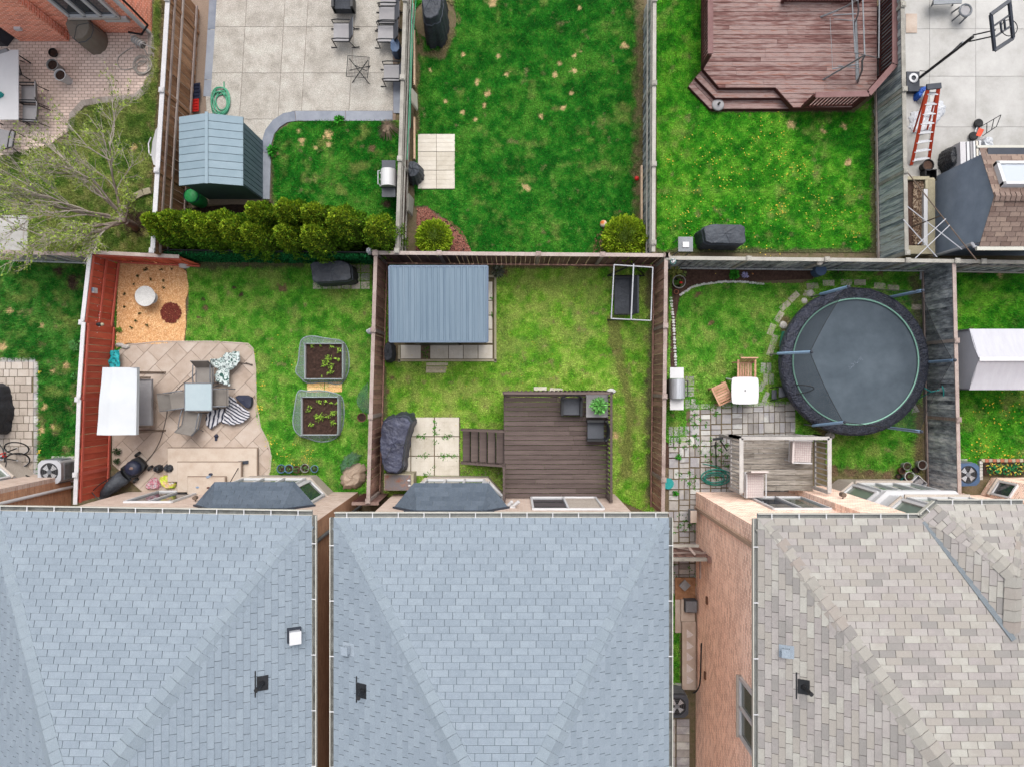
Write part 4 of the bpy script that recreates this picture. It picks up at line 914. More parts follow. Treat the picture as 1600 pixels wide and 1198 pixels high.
def walls(x0, x1, y1, z1, parent, rear, side_r, side_l, y0=-14, t=.12):
 box_wall(x0 + t, x1 - t, y1 - t, y1, 0, z1, 'rear_wall', rear, parent)
 box_wall(x1 - t, x1, y0, y1 - .001, 0, z1, 'side_wall', side_r, parent)
 box_wall(x0, x0 + t, y0, y1 - .001, 0, z1, 'side_wall', side_l, parent)
 box_wall(x0, x0 + t, y1 - .001, y1, 0, z1, 'corner_brick', rear, parent); box_wall(x1 - t, x1, y1 - .001, y1, 0, z1, 'corner_brick', rear, parent)
def bay(parent, xl, xr, yw, yf, ze=2.6, zt=3.3, inset=.55, wall='stucco', roofm='roof_bay', slant=.55):
 """half-octagon bay: front from xl to xr at yf, returning to the wall yw"""
 F = [(xl - slant, yw), (xl, yf), (xr, yf), (xr + slant, yw)]
 wall_poly(F, 0, .85, 'bay_base', wall, parent); wall_poly([(F[0][0] + .03, yw), (xl + .015, yf - .03), (xr - .015, yf - .03), (F[3][0] - .03, yw)], .85, ze, 'bay_wall', 'white', parent)
 s_ = MB(); s_.prism([(F[0][0] - .05, yw), (xl - .03, yf + .05), (xr + .03, yf + .05), (F[3][0] + .05, yw)], .82, .88); s_.build('bay_sill', M['stucco'], parent)
 yo = .05; n1 = Vector((-(yf - yw), slant, 0)).normalized(); n1 = Vector((-abs(n1.x), abs(n1.y), 0)); n2 = Vector((abs(n1.x), abs(n1.y), 0))
 window(parent, (xl + .08, yf - .03), (xr - .08, yf - .03), 1.0, ze - .15, (0, 1), 3, sill=False)
 def seg(a, b): a = Vector(a); b = Vector(b); d = b - a; return a + d * .1, b - d * .1
 a, b = seg((F[0][0] + .03, yw), (xl + .015, yf - .03)); window(parent, a, b, 1.0, ze - .15, n1, 1, glass='win_dark', sill=False)
 a, b = seg((xr - .015, yf - .03), (F[3][0] - .03, yw)); window(parent, a, b, 1.0, ze - .15, n2, 1, glass='win_dark', sill=False)
 fm = MB(); fm.prism([(F[0][0] - .12, yw), (xl - .08, yf + .12), (xr + .08, yf + .12), (F[3][0] + .12, yw)], ze - .02, ze + .06); fm.build('fascia', M['white'], parent)
 # roof: three slopes of shingle tabs
 e = [Vector((F[0][0] - .14, yw, ze + .07)), Vector((xl - .1, yf + .14, ze + .07)), Vector((xr + .1, yf + .14, ze + .07)), Vector((F[3][0] + .14, yw, ze + .07))]
 tl = Vector((xl + .06, yw, zt)); tr = Vector((xr - .06, yw, zt))
 rm = MB(); rm.add([e[0], e[1], e[2], e[3], tl, tr], [(1, 2, 5, 4), (0, 1, 4), (2, 3, 5), (3, 2, 1, 0)]); r = rm.build('bay_roof', M['roof_under'], parent)
 cand = []; st = MB()
 for i, P in enumerate(([e[1], e[2], tr, tl], [e[0], e[1], tl], [e[2], e[3], tr])): roof_plane(r, cand, st, [p + Vector((0, 0, .003)) for p in P], P[0], P[1], .15, .36, seed=i)
 h = .36 / 2 - .007
 for i, (cen, Mx) in enumerate(cand): stuff_tab(st, Mx.col[3].to_3d(), Mx.col[0].to_3d(), Mx.col[1].to_3d(), Mx.col[2].to_3d(), [(-h, 0), (h, 0), (h, .146), (-h, .146)], 0, .15, random.Random(i).uniform(.001, 1))
 st.build('shingle_courses', M[roofm], r, kind='stuff')
 fl = MB(); fl.beam(tl + Vector((-.35, .02, .02)), tr + Vector((.35, .02, .02)), .06, .1); fl.beam(e[0] + Vector((0, .03, .02)), tl + Vector((-.1, .03, .03)), .05, .06); fl.beam(e[3] + Vector((0, .03, .02)), tr + Vector((.1, .03, .03)), .05, .06); fl.build('flashing', M['flash_dark'], r)
def hip_house(label, cl, cr, ap, ze, wallx, wally, mats, roofm, under, capm, seed, tab=.375, expo=.156, extra=None):
 """cl, cr: rear eave corners (x, y); ap: apex (x,y,z) of the rear hip; ridge continues away."""
 hs_ = thing('house', label, 'house', ((wallx[0] + wallx[1]) / 2, wally, 0))
 walls(wallx[0], wallx[1], wally, ze - .12, hs_, *mats)
 CL = Vector((cl[0], cl[1], ze)); CR = Vector((cr[0], cr[1], ze)); AP = Vector(ap); far = -14.0
 FL, FR, FA = Vector((cl[0], far, ze)), Vector((cr[0], far, ze)), Vector((ap[0], far, ap[2]))
 rm = MB(); D = Vector((0, 0, -.006));
 rm.add([p + D for p in (CL, CR, AP, FL, FR, FA)], [(0, 2, 1), (0, 3, 5, 2), (1, 2, 5, 4)]); roof = rm.build('roof', M[under], hs_)
 so = MB(); so.prism([(cl[0] + .02, cl[1] - .02), (cr[0] - .02, cr[1] - .02), (cr[0] - .02, far), (cl[0] + .02, far)], ze - .115, ze - .09); so.build('soffit', M['soffit'], hs_)
 cand = []; st = MB()
 roof_plane(roof, cand, st, [CL, CR, AP], CL, CR, expo, tab, seed); roof_plane(roof, cand, st, [FL, CL, AP, FA], FL, CL, expo, tab, seed + 1); roof_plane(roof, cand, st, [CR, FR, FA, AP], CR, FR, expo, tab, seed + 2)
 finish_roof(roof, cand, st, roofm, tab, expo)
 nr = Vector((0, 1, -(AP.z - ze) / (CL.y - AP.y))); nl = Vector((-1, 0, -(AP.z - ze) / (AP.x - CL.x))); nR = Vector((1, 0, -(AP.z - ze) / (CR.x - AP.x)))
 ridge(roof, CL + Vector((.12, -.12, .02)), AP, nr, nl, capm); ridge(roof, CR + Vector((-.12, -.12, .02)), AP, nr, nR, capm)
 gutter(hs_, [CL, CR], [(0, 1, 0)]); gutter(hs_, [FL, CL], [(-1, 0, 0)], hang=1.3, w=.1); gutter(hs_, [CR, FR], [(1, 0, 0)], hang=1.3, w=.1)
 return hs_, roof
def side_z(px, py, x0, ze, xa, za):
 """point of a side slope (eave x0,ze to ridge xa,za) seen at pixel px,py"""
 k = (za - ze) / (xa - x0); # z = ze + k (x-x0); x = (px-800)(23-z)/FP
 a = (px - 800) / FP; x = a * (HC - ze + k * x0) / (1 + a * k); z = ze + k * (x - x0)
 return Vector((x, -(py - 599) * (HC - z) / FP, z)), k
V_ = Vector
def vent(parent, p, k, kind, name=None):
 T = Matrix.Translation(p); nx = Vector((-k, 0, 1)).normalized(); ang_ = math.atan(-k); R3 = Matrix.Rotation(ang_, 3, 'Y')
 if kind == 'pipe':
  mb = MB(); mb.box(p + nx * .02, (.26, .34, .02), M=R3); mb.cyl(p, .075, .1, .055, n=12); v = mb.build('vent_pipe', M['black'], parent)
  mb = MB(); mb.box(p + nx * .012 + R3 @ V_((-.16, 0, 0)), (.03, .62, .02), M=R3); mb.build('pipe_flashing', M['black'], v)
  mb = MB(); mb.tube([p, p + Vector((0, 0, .42))], .045, 10); mb.build('pipe', M['black'], v)
  mb = MB(); mb.cyl(p + Vector((0, 0, .40)), .05, .025, n=12); mb.build('pipe_collar', M['rubber'], v)
 elif kind == 'small':
  mb = MB(); mb.box(p + nx * .01, (.34, .3, .015), M=R3); mb.box(p + nx * .09, (.16, .17, .12), M=R3); mb.box(p + nx * .17, (.19, .2, .03), M=R3); mb.build('roof_vent', M['steelvent'], parent)
 else:
  mb = MB(); mb.box(p + nx * .06, (.32, .34, .1), M=R3); v = mb.build('roof_vent', M['flash_dark'], parent)
  mb = MB(); mb.box(p + nx * .22, (.24, .27, .18), M=R3); mb.build('vent_hood', M['white_metal'], v)
  mb = MB(); mb.box(p + nx * .3, (.27, .3, .03), M=R3); mb.build('vent_lid', M['white'], v)
M['steelvent'] = pm('pale blue grey vent', [c(158, 170, 182), c(172, 184, 196)], 3, rough=.5)
# --- left house
LH, lroof = hip_house('left house with blue grey hip roof beside the stamped patio', (-12.75, -3.08), (-4.86, -3.2), (-9.5, -9.36, 7.93), 5.85, (-12.5, -5.0), -3.52,
 ('brick_pale', 'brick_brown', 'brick_pink'), 'roof_blue', 'roof_under', 'roof_bluec', 21)
bay(LH, -8.45, -6.35, -3.52, -2.97)
window(LH, (-11.45, -3.52), (-10.05, -3.52), .12, 2.15, (0, 1), 2, glasses=['win_dark', 'win_dark'], sill=False)
mb = MB(); mb.tube([(-9.45, -3.5, 1.9), (-9.45, -3.4, 1.95)], .02); mb.cyl((-9.45, -3.4, 1.84), .06, .16, n=10); mb.build('wall_lamp', M['brown_metal'], LH)
mb = MB(); mb.tube([(-4.93, -3.98, 0), (-4.93, -3.98, 5.6)], .05, 8); mb.build('drain_pipe', M['frame_grey'], LH)
p, k = side_z(459, 990, -4.86, 5.85, -9.5, 7.93); vent(lroof, p, k, 'hood')
p, k = side_z(410, 1066, -4.86, 5.85, -9.5, 7.93); vent(lroof, p, k, 'pipe')
# --- middle house
MH, mroof = hip_house('middle house with blue grey hip roof behind the grey deck', (-4.32, -3.25), (3.80, -3.25), (-.2, -9.9, 7.93), 5.85, (-3.84, 3.33), -3.58,
 ('brick_pale', 'brick_pink', 'brick_brown'), 'roof_blue', 'roof_under', 'roof_bluec', 31)
bay(MH, -2.72, -.78, -3.58, -3.0)
window(MH, (.6, -3.58), (2.6, -3.58), .98, 3.0, (0, 1), 2, glasses=['win_dark', 'stucco'], sill=False)
mb = MB(); mb.box((.02, -3.53, 2.6), (.16, .1, .1)); mb.tube([(-.1, -3.5, 2.65), (.0, -3.38, 2.72)], .05, 8); mb.tube([(.06, -3.5, 2.65), (.2, -3.38, 2.72)], .05, 8); mb.build('wall_lamp', M['white'], MH)
p, k = side_z(545, 1013, -4.32, 5.85, -.2, 7.93); vent(mroof, p, k, 'small')
p, k = side_z(566, 1078, -4.32, 5.85, -.2, 7.93); vent(mroof, p, k, 'pipe')
# --- right house
RH = thing('house', 'right house with mixed grey brown shingles and pink brick side wall', 'house', (10, -3.52, 0)); ze = 6.0
walls(5.98, 14.5, -3.52, ze - .12, RH, 'brick_pink', 'brick_pink', 'brick_pink')
C0 = Vector((5.92, -3.25, ze)); V0 = Vector((9.85, -3.25, ze)); J = Vector((10.24, -2.91, ze)); K = Vector((12.35, -2.91, ze)); K2 = Vector((12.9, -3.25, ze)); AA = Vector((11.52, -4.41, 6.83)); V1 = Vector((11.47, -5.87, 6.83))
AP = Vector((10.27, -9.63, 8.01)); FA_ = Vector((10.27, -14, 8.01)); F0 = Vector((5.92, -14, ze)); CR = Vector((14.6, -3.25, ze)); FR = Vector((14.6, -14, ze))
D = Vector((0, 0, -.006)); rm = MB()
rm.add([p + D for p in (C0, V0, V1, K2, CR, AP, FA_, F0, FR, J, AA, K)], [(0, 1, 2, 5), (2, 3, 4, 5), (7, 0, 5, 6), (4, 8, 6, 5), (1, 9, 10), (1, 10, 2), (9, 11, 10), (11, 3, 10), (3, 2, 10)]); rroof = rm.build('roof', M['roof_under2'], RH)
cand = []; st = MB()
roof_plane(rroof, cand, st, [C0, V0, V1, K2, CR, AP], C0, V0, seed=1); roof_plane(rroof, cand, st, [F0, C0, AP, FA_], F0, C0, seed=2)
roof_plane(rroof, cand, st, [V0, AA, V1], V0, V0 + AA - V1, seed=4) ; roof_plane(rroof, cand, st, [V0, J, AA], V0, J, seed=3)
roof_plane(rroof, cand, st, [J, K, AA], J, K, seed=5); roof_plane(rroof, cand, st, [K, K2, AA], K, K2, seed=6); roof_plane(rroof, cand, st, [K2, V1, AA], K2, K2 + AA - V1, seed=7)
finish_roof(rroof, cand, st, 'roof_mix')
ridge(rroof, C0 + Vector((.12, -.12, .02)), AP, (0, 1, -.315), (-1, 0, -.467), 'roof_mixc')
ridge(rroof, J + Vector((.06, -.1, .02)), AA, (0, 1, -.55), (-1, .2, -.45), 'roof_mixc', w=.2, ex=.22)
ridge(rroof, AA, V1, (-1, 0, -.4), (1, 0, -.4), 'roof_mixc', w=.22)
ridge(rroof, K + Vector((-.06, -.1, .02)), AA, (0, 1, -.55), (1, .2, -.45), 'roof_mixc', w=.1, ex=.22)
mb = MB(); mb.beam(V0 + Vector((.05, -.05, .03)), V1 + Vector((0, .02, .03)), .12, .02); mb.build('valley_flashing', M['flash'], rroof)
gutter(RH, [C0, V0], [(0, 1, 0)]); gutter(RH, [V0, J], [Vector((-.34, .39, 0)).normalized()]); gutter(RH, [J, K], [(0, 1, 0)]); gutter(RH, [F0, C0], [(-1, 0, 0)], hang=1.3, w=.11)
so = MB(); so.prism([(5.94, -3.27), (9.87, -3.27), (10.24, -2.93), (12.35, -2.93), (12.9, -3.27), (14.55, -3.27), (14.55, -14), (5.94, -14)], ze - .115, ze - .09); so.build('soffit', M['soffit'], RH)
# two-storey bay of the right house
wall_poly([(10.15, -3.5), (10.6, -3.1), (12.45, -3.1), (12.9, -3.5)], 0, .9, 'bay_base', 'stucco', RH)
wall_poly([(10.19, -3.5), (10.63, -3.13), (12.42, -3.13), (12.86, -3.5)], .9, ze - .12, 'bay_wall', 'white', RH)
nsl = Vector((-.37, .44, 0))
for z0, z1 in ((1.15, 2.6), (3.9, 5.4)):
 window(RH, (10.24, -3.455), (10.58, -3.17), z0, z1, nsl, 1, glass='win_green', fw=.08)
 window(RH, (10.7, -3.13), (12.35, -3.13), z0, z1, (0, 1), 3, glass='win_green', fw=.07)
mb = MB(); mb.prism([(10.02, -3.5), (10.55, -3.02), (12.5, -3.02), (13.0, -3.5)], 2.95, 3.1); mb.build('bay_band', M['white'], RH)
box_wall(9.0, 10.15, -3.6, -3.32, 0, ze - .13, 'projecting_wall', 'brick_pink', RH)
window(RH, (7.3, -3.52), (8.9, -3.52), 1.25, 3.3, (0, 1), 2, glasses=['win_dark', 'win_glass'], sill=False)
mb = MB(); mb.tube([(9.55, -3.32, 2.6), (9.55, -3.2, 2.65)], .02); mb.cyl((9.55, -3.2, 2.5), .07, .2, n=10); mb.build('wall_lamp', M['brown_metal'], RH)
mb = MB(); mb.box((5.935, -4.0, 3.0), (.08, .1, 5.7));
mb.build('downpipe', M['downpipe'], RH)
mb = MB(); mb.box((5.93, -8.4, 4.64), (.16, 1.75, .08));
window(RH, (5.98, -7.65), (5.98, -9.15), 4.62, 5.75, (-1, 0), 2, glass='win_glass', fw=.08)
for (y, z) in ((-6.62, 1.4), (-9.0, 1.2)):
 mb = MB(); mb.box((5.955, y * 1.0, z), (.05, .22, .12)); mb.build('wall_vent', M['pot_brown'], RH)
p, k = side_z(1229, 1017, 5.92, ze, 10.27, 8.01); vent(rroof, p, k, 'small')
p, k = side_z(1256, 1072, 5.92, ze, 10.27, 8.01); vent(rroof, p, k, 'pipe')
# --- far left neighbour: buff wall with bay window
NH = thing('house', 'pale brick house corner at the left edge beside the bicycle', 'house', (-17, -3, 0))
wall_poly([(-17.5, -2.95), (-14.35, -2.95), (-14.35, -3.08), (-17.5, -3.08)], 0, 5.4, 'rear_wall', 'brick_pale', NH); wall_poly([(-14.47, -3.081), (-14.35, -3.081), (-14.35, -12), (-14.47, -12)], 0, 5.4, 'side_wall', 'brick_brown', NH)
wall_poly([(-17.4, -2.95), (-17.4, -2.5), (-16.0, -2.5), (-15.5, -2.95)], 0, .85, 'bay_base', 'stucco', NH); wall_poly([(-17.4, -2.95), (-17.4, -2.54), (-16.02, -2.54), (-15.56, -2.95)], .85, 2.9, 'bay_wall', 'white', NH)
window(NH, (-15.95, -2.6), (-15.6, -2.91), 1.1, 2.6, (.45, .45), 1, glass='win_green'); window(NH, (-17.3, -2.54), (-16.1, -2.54), 1.1, 2.6, (0, 1), 1, glass='win_green')
mb = MB(); mb.tube([(-14.3, -3.35, 0), (-14.3, -3.35, 5)], .05, 8); mb.build('downpipe', M['white'], NH)
# --- far right neighbour
EH = thing('house', 'pink brick house corner at the right edge behind the planted box', 'house', (17, -3.3, 0))
wall_poly([(14.72, -3.62), (19, -3.62), (19, -3.75), (14.72, -3.75)], 0, 5.4, 'rear_wall', 'brick_pink', EH); wall_poly([(14.72, -3.751), (14.84, -3.751), (14.84, -12), (14.72, -12)], 0, 5.4, 'side_wall', 'brick_pink', EH)
wall_poly([(15.25, -3.6), (15.6, -3.05), (19, -3.05), (19, -3.6)], 0, 2.6, 'projecting_wall', 'brick_pink', EH); window(EH, (15.3, -3.52), (15.55, -3.13), .5, 1.3, (-.55, .35), 1, glass='win_dark')
window(EH, (16.2, -3.05), (17.6, -3.05), .9, 2.2, (0, 1), 2, glass='win_dark', fw=.09)
# --- red brick house top left
BH = thing('house', 'red brick house with white windows at the top left', 'house', (-14, 11.6, 0))
wall_poly([(-17.5, 11.4), (-11.72, 11.4), (-11.72, 14.5), (-17.5, 14.5)], 0, 5.5, 'brick_wall', 'brick_red', BH)
wall_poly([(-16.0, 11.38), (-14.4, 11.38), (-14.4, 11.12), (-16.0, 11.12)], 0, 5.5, 'brick_pier', 'brick_red', BH)
wall_poly([(-17.5, 11.39), (-16.05, 11.39), (-16.4, 10.95), (-17.5, 10.95)], 0, .9, 'bay_base', 'frame_dummy' if 'frame_dummy' in M else 'flash_dark', BH)
window(BH, (-13.7, 11.4), (-12.2, 11.4), 1.15, 2.6, (0, -1), 3, glass='win_dark', fw=.1)
window(BH, (-17.3, 11.4), (-16.1, 11.4), 1.2, 2.6, (0, -1), 1, glass='win_dark', fw=.08)
mb = MB(); mb.box((-12.35, 11.36, .95), (.75, .08, .25)); mb.build('meter_box', M['white'], BH)
mb = MB(); mb.box((-15.45, 11.08, .9), (.2, .08, .12)); mb.build('tap_box', M['white'], BH)
mb = MB(); mb.box((-11.76, 11.36, 2.8), (.1, .08, 5.4)); mb.build('downpipe', M['white'], BH)
mb = MB(); mb.tube([(-11.7, 11.5, 3), (-11.62, 11.45, 1.5), (-11.6, 11.4, .5), (-11.9, 11.2, .3), (-12.3, 11.25, .35)], .035, 6); mb.build('service_hose', M['black'], BH)
# ------------------------------------------------------------------ decks
V3 = Vector
def lt(name, label, cat, px, py, zm=0.0, rz=0.0, z=0.0, group=None):
 """thing whose parts are built in its own local space"""
 w = W(px, py, zm); o = thing(name, label, cat, (w.x, w.y, z), group); o.rotation_euler = (0, 0, rz); WL[o.name] = V3((0, 0, 0)); return o
def boards(parent, poly, z, mat, pitch=.145, gap=.008, name='deck_board', t=.03, along='x', seed=1, maxlen=3.2):
 rn = random.Random(seed); xs = [p[0] for p in poly]; ys = [p[1] for p in poly]; k = 0
 y = min(ys)
 while y < max(ys) - .02:
  x = min(xs) - rn.uniform(0, 2.2)
  while x < max(xs):
   L = rn.uniform(2.2, maxlen); q = [(x + .003, y + gap / 2), (x + L - .003, y + gap / 2), (x + L - .003, y + pitch - gap / 2), (x + .003, y + pitch - gap / 2)]; x += L
   r = sutherland(poly, q)
   if len(r) < 3: continue
   A = abs(sum(r[i][0] * r[(i + 1) % len(r)][1] - r[(i + 1) % len(r)][0] * r[i][1] for i in range(len(r)))) / 2
   if A < .01: continue
   mb = MB(); mb.prism(r, z - t, z + rn.uniform(-.0015, .0015)); mb.build(name, mat, parent)
  y += pitch
def railing(parent, pts, z0, z1, railm, balm, bp=.12, bt=.035, top_w=.09, posts=True, bottom=True, off=0):
 for i in range(len(pts) - 1):
  a, b = V3((pts[i][0], pts[i][1], 0)), V3((pts[i + 1][0], pts[i + 1][1], 0)); L = (b - a).length; x = (b - a) / L; Z = lambda z: V3((0, 0, z))
  mb = MB(); mb.beam(a + Z(z1), b + Z(z1), top_w, .035); mb.build('top_rail', M[railm], parent)
  if bottom: mb = MB(); mb.beam(a + Z(z0 + .08), b + Z(z0 + .08), .04, .07); mb.build('bottom_rail', M[balm], parent)
  n = int(L / bp)
  for k in range(1, n): mb = MB(); p = a + x * (L * k / n) + V3((-x.y, x.x, 0)) * off; mb.box(p + Z((z0 + z1) / 2), (bt, bt, z1 - z0 - .06), math.atan2(x.y, x.x)); mb.build('baluster', M[balm], parent)
  if posts:
   for p in (a, b): mb = MB(); mb.box(p + Z((z0 + z1) / 2 - .02), (.09, .09, z1 - z0), math.atan2(x.y, x.x)); mb.build('rail_post', M[balm], parent)
# middle deck (z .95)
zd = .95; Pd = lambda x, y, z=zd: (W(x, y, z).x, W(x, y, z).y)
dk = thing('deck', 'dark grey brown raised deck with stairs behind the middle house', 'deck', W(872, 700))
dp = [Pd(788, 612), Pd(950, 612), Pd(950, 777), Pd(788, 777)]; dp = [(dp[0][0], dp[0][1]), (dp[1][0], dp[1][1]), (dp[2][0], -3.57), (dp[3][0], -3.57)]
boards(dk, dp, zd, M['deck_grey'], .15, .016, seed=4)
mb = MB(); x0, x1, y0, y1 = dp[0][0], dp[1][0], -3.57, dp[0][1]
for a, b in (((x0, y1), (x1, y1)), ((x0, y0), (x0, y1)), ((x1, y0), (x1, y1))): mb = MB(); mb.beam((a[0], a[1], zd - .14), (b[0], b[1], zd - .14), .04, .2); mb.build('fascia_board', M['deck_grey'], dk)
for px_ in (x0 + .1, (x0 + x1) / 2, x1 - .1): mb = MB(); mb.box((px_, y1 - .12, zd / 2 - .1), (.12, .12, zd - .2)); mb.build('deck_post', M['deck_grey'], dk)
railing(dk, [(x0, y1 - .03), (x1 - .03, y1 - .03)], zd, zd + .95, 'deck_grey', 'deck_grey', .13, .04, .07, off=.06)
railing(dk, [(x1 - .03, y1 - .03), (x1 - .03, y0 + .06)], zd, zd + .95, 'deck_grey', 'deck_grey', .13, .04, .07)
railing(dk, [(x0, y0 + 1.05), (x0, y0 + .06)], zd, zd + .95, 'deck_grey', 'deck_grey', .13, .03, .07)
sx0 = Pd(722, 0, .2)[0]; yA = Pd(0, 673, .6)[1]; yB = Pd(0, 722, .6)[1]; nst = 5; run = (x0 - sx0) / nst
for i in range(nst):
 z = zd - (i + 1) * zd / (nst + 1); xa = x0 - (i + 1) * run
 for k, (ya, yb) in enumerate(((yB, yB + (yA - yB) * .49), (yB + (yA - yB) * .51, yA))):
  if k == 0: mb = MB(); mb.box((xa + run / 2, (yA + yB) / 2, z), (run - .045, yA - yB, .035)); mb.build('stair_tread', M['deck_grey'], dk)
 mb = MB(); mb.box((xa + run - .01, (yA + yB) / 2, z + .08), (.02, yA - yB, .13)); mb.build('shade_riser', M['gap_shade'], dk)  # riser coloured dark to paint the shaded gap between treads
for yy in (yA + .03, yB - .03):
 mb = MB(); mb.beam((x0, yy, zd - .2), (sx0, yy, .05), .04, .22); mb.build('stringer', M['deck_grey'], dk)
 mb = MB(); mb.beam((x0, yy, zd + .42), (sx0, yy, .55), .06, .05); mb.build('stair_rail', M['deck_grey'], dk)
 for k in range(11):
  t = (k + .5) / 11; xx = x0 + (sx0 - x0) * t; zt = zd + .42 + (.55 - zd - .42) * t; mb = MB(); mb.box((xx, yy, zt - .33), (.03, .03, .66)); mb.build('baluster', M['deck_grey'], dk)
# red brown deck, upper right (z .5)
zr = .5; Pr = lambda x, y, z=zr: (W(x, y, z).x, W(x, y, z).y)
rd = thing('deck', 'worn red brown deck with corner steps and slatted rails in the upper yard', 'deck', W(1235, 60))
rp = [Pr(*p) for p in [(1099, -60), (1099, 108), (1124, 137), (1212, 137), (1240, 168), (1334, 168), (1370, 128), (1370, -60)]]
boards(rd, rp, zr, M['deck_red'], .145, .014, seed=9, maxlen=3.6)
mb = MB()
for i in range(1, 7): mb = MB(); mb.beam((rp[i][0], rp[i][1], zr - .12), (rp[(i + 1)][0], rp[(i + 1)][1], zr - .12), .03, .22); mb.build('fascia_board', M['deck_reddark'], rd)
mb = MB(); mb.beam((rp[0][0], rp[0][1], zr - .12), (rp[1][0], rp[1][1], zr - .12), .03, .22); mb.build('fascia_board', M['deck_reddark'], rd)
for si, (off, z) in enumerate(((0, .33), (1, .17))):
 a = [(1087, 121), (1118, 153), (1223, 153)] if si == 0 else [(1076, 135), (1110, 170), (1236, 170)]
 b = [(1099, 108), (1124, 137), (1212, 137)] if si == 0 else [(1087, 121), (1118, 153), (1223, 153)]
 for k in range(2):
  for h in (0, 1):
   q = [V3((*Pr(*b[k], z), 0)), V3((*Pr(*b[k + 1], z), 0)), V3((*Pr(*a[k + 1], z), 0)), V3((*Pr(*a[k], z), 0))]
   t0, t1 = (.0, .48) if h == 0 else (.52, 1.0); L = lambda p, r_, t: p + (r_ - p) * t
   pl = [L(q[0], q[3], t0), L(q[1], q[2], t0), L(q[1], q[2], t1), L(q[0], q[3], t1)]
   mb = MB(); mb.prism([(p.x, p.y) for p in pl], z - .03, z); mb.build('step_board', M['deck_red'], rd)
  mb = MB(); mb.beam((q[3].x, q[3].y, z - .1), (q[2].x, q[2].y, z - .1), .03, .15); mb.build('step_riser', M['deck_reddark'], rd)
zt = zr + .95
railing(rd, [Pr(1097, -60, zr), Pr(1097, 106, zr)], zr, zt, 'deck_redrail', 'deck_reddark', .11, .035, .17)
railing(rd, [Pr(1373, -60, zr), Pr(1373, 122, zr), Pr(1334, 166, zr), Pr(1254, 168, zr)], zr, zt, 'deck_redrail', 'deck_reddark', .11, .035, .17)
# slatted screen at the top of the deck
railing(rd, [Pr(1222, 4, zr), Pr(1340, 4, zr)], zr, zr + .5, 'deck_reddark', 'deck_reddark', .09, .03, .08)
# old balcony deck of the right house (z 1.2)
zo = 1.2; Po = lambda x, y, z=zo: (W(x, y, z).x, W(x, y, z).y)
od = thing('balcony_deck', 'small silvery weathered deck with pale rails behind the right house', 'deck', W(1200, 720))
op = [Po(1141, 680), Po(1270, 680), (Po(1270, 0)[0], -3.3), (Po(1141, 0)[0], -3.3)]
boards(od, op, zo, M['deck_old'], .165, .018, seed=5, maxlen=3.0)
railing(od, [(op[0][0], op[0][1]), (op[1][0] + .04, op[1][1])], zo, zo + 1.05, 'rail_old', 'rail_old', .1, .035, .1)
railing(od, [(op[0][0], op[0][1]), (op[3][0], op[3][1] + .1)], zo, zo + 1.05, 'rail_old', 'rail_old', .13, .035, .12)
railing(od, [(op[1][0] + .04, op[1][1]), (op[2][0] + .04, op[2][1] + .1)], zo, zo + 1.05, 'rail_old', 'rail_old', .16, .035, .12)
for x in (op[0][0] + .06, op[1][0] - .06): mb = MB(); mb.box((x, op[0][1] - .08, zo / 2), (.1, .1, zo)); mb.build('deck_post', M['rail_old'], od)
def steps(label, rects, parentname='patio_steps'):
 s_ = thing(parentname, label, 'steps', W((rects[0][0] + rects[0][2]) / 2, rects[0][3]))
 for (x0, y0, x1, y1, z0, z1) in rects:
  a, b = W(x0, y0, z1), W(x1, y1, z1); mb = MB(); mb.box(((a.x + b.x) / 2, (a.y + b.y) / 2, (z0 + z1) / 2), (abs(b.x - a.x), abs(a.y - b.y), z1 - z0)); o = mb.build('step', M['step'], s_); mb = MB(); mb.box(((a.x + b.x) / 2, (a.y + b.y) / 2 - .0, z1 - .07), (abs(b.x - a.x) + .05, abs(a.y - b.y) + .05, .05)); mb.build('step_shade_edge', M['patio_joint'], o)  # the oversized darker slab paints a shadow line round each step edge
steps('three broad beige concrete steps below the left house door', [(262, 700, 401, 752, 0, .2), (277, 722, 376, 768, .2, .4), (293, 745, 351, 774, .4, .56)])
# ------------------------------------------------------------------ sheds and shelters
S_ = thing('metal_shed', 'blue grey steel roofed shed in the middle yard', 'shed', W(690, 480))
zs = 2.05; a = W(609, 417, zs); b = W(762, 532, zs)
mb = MB(); mb.box(((a.x + b.x) / 2, (a.y + b.y) / 2 - .0, zs / 2 - .03), (b.x - a.x - .2, a.y - b.y - .24, zs - .06)); mb.build('wall', M['steel_trim'], S_)
yr0, yr1 = a.y, b.y - .04; dz = lambda y: zs + .10 * (y - yr1) / (yr0 - yr1)
mb = MB(); mb.add([(a.x, yr0, dz(yr0)), (b.x, yr0, dz(yr0)), (b.x, yr1, dz(yr1)), (a.x, yr1, dz(yr1)), (a.x, yr0, dz(yr0) - .03), (b.x, yr0, dz(yr0) - .03), (b.x, yr1, dz(yr1) - .03), (a.x, yr1, dz(yr1) - .03)], [(3, 2, 1, 0), (4, 5, 6, 7), (0, 1, 5, 4), (1, 2, 6, 5), (2, 3, 7, 6), (3, 0, 4, 7)]); ro = mb.build('roof', M['steel_roof'], S_)
n = 17
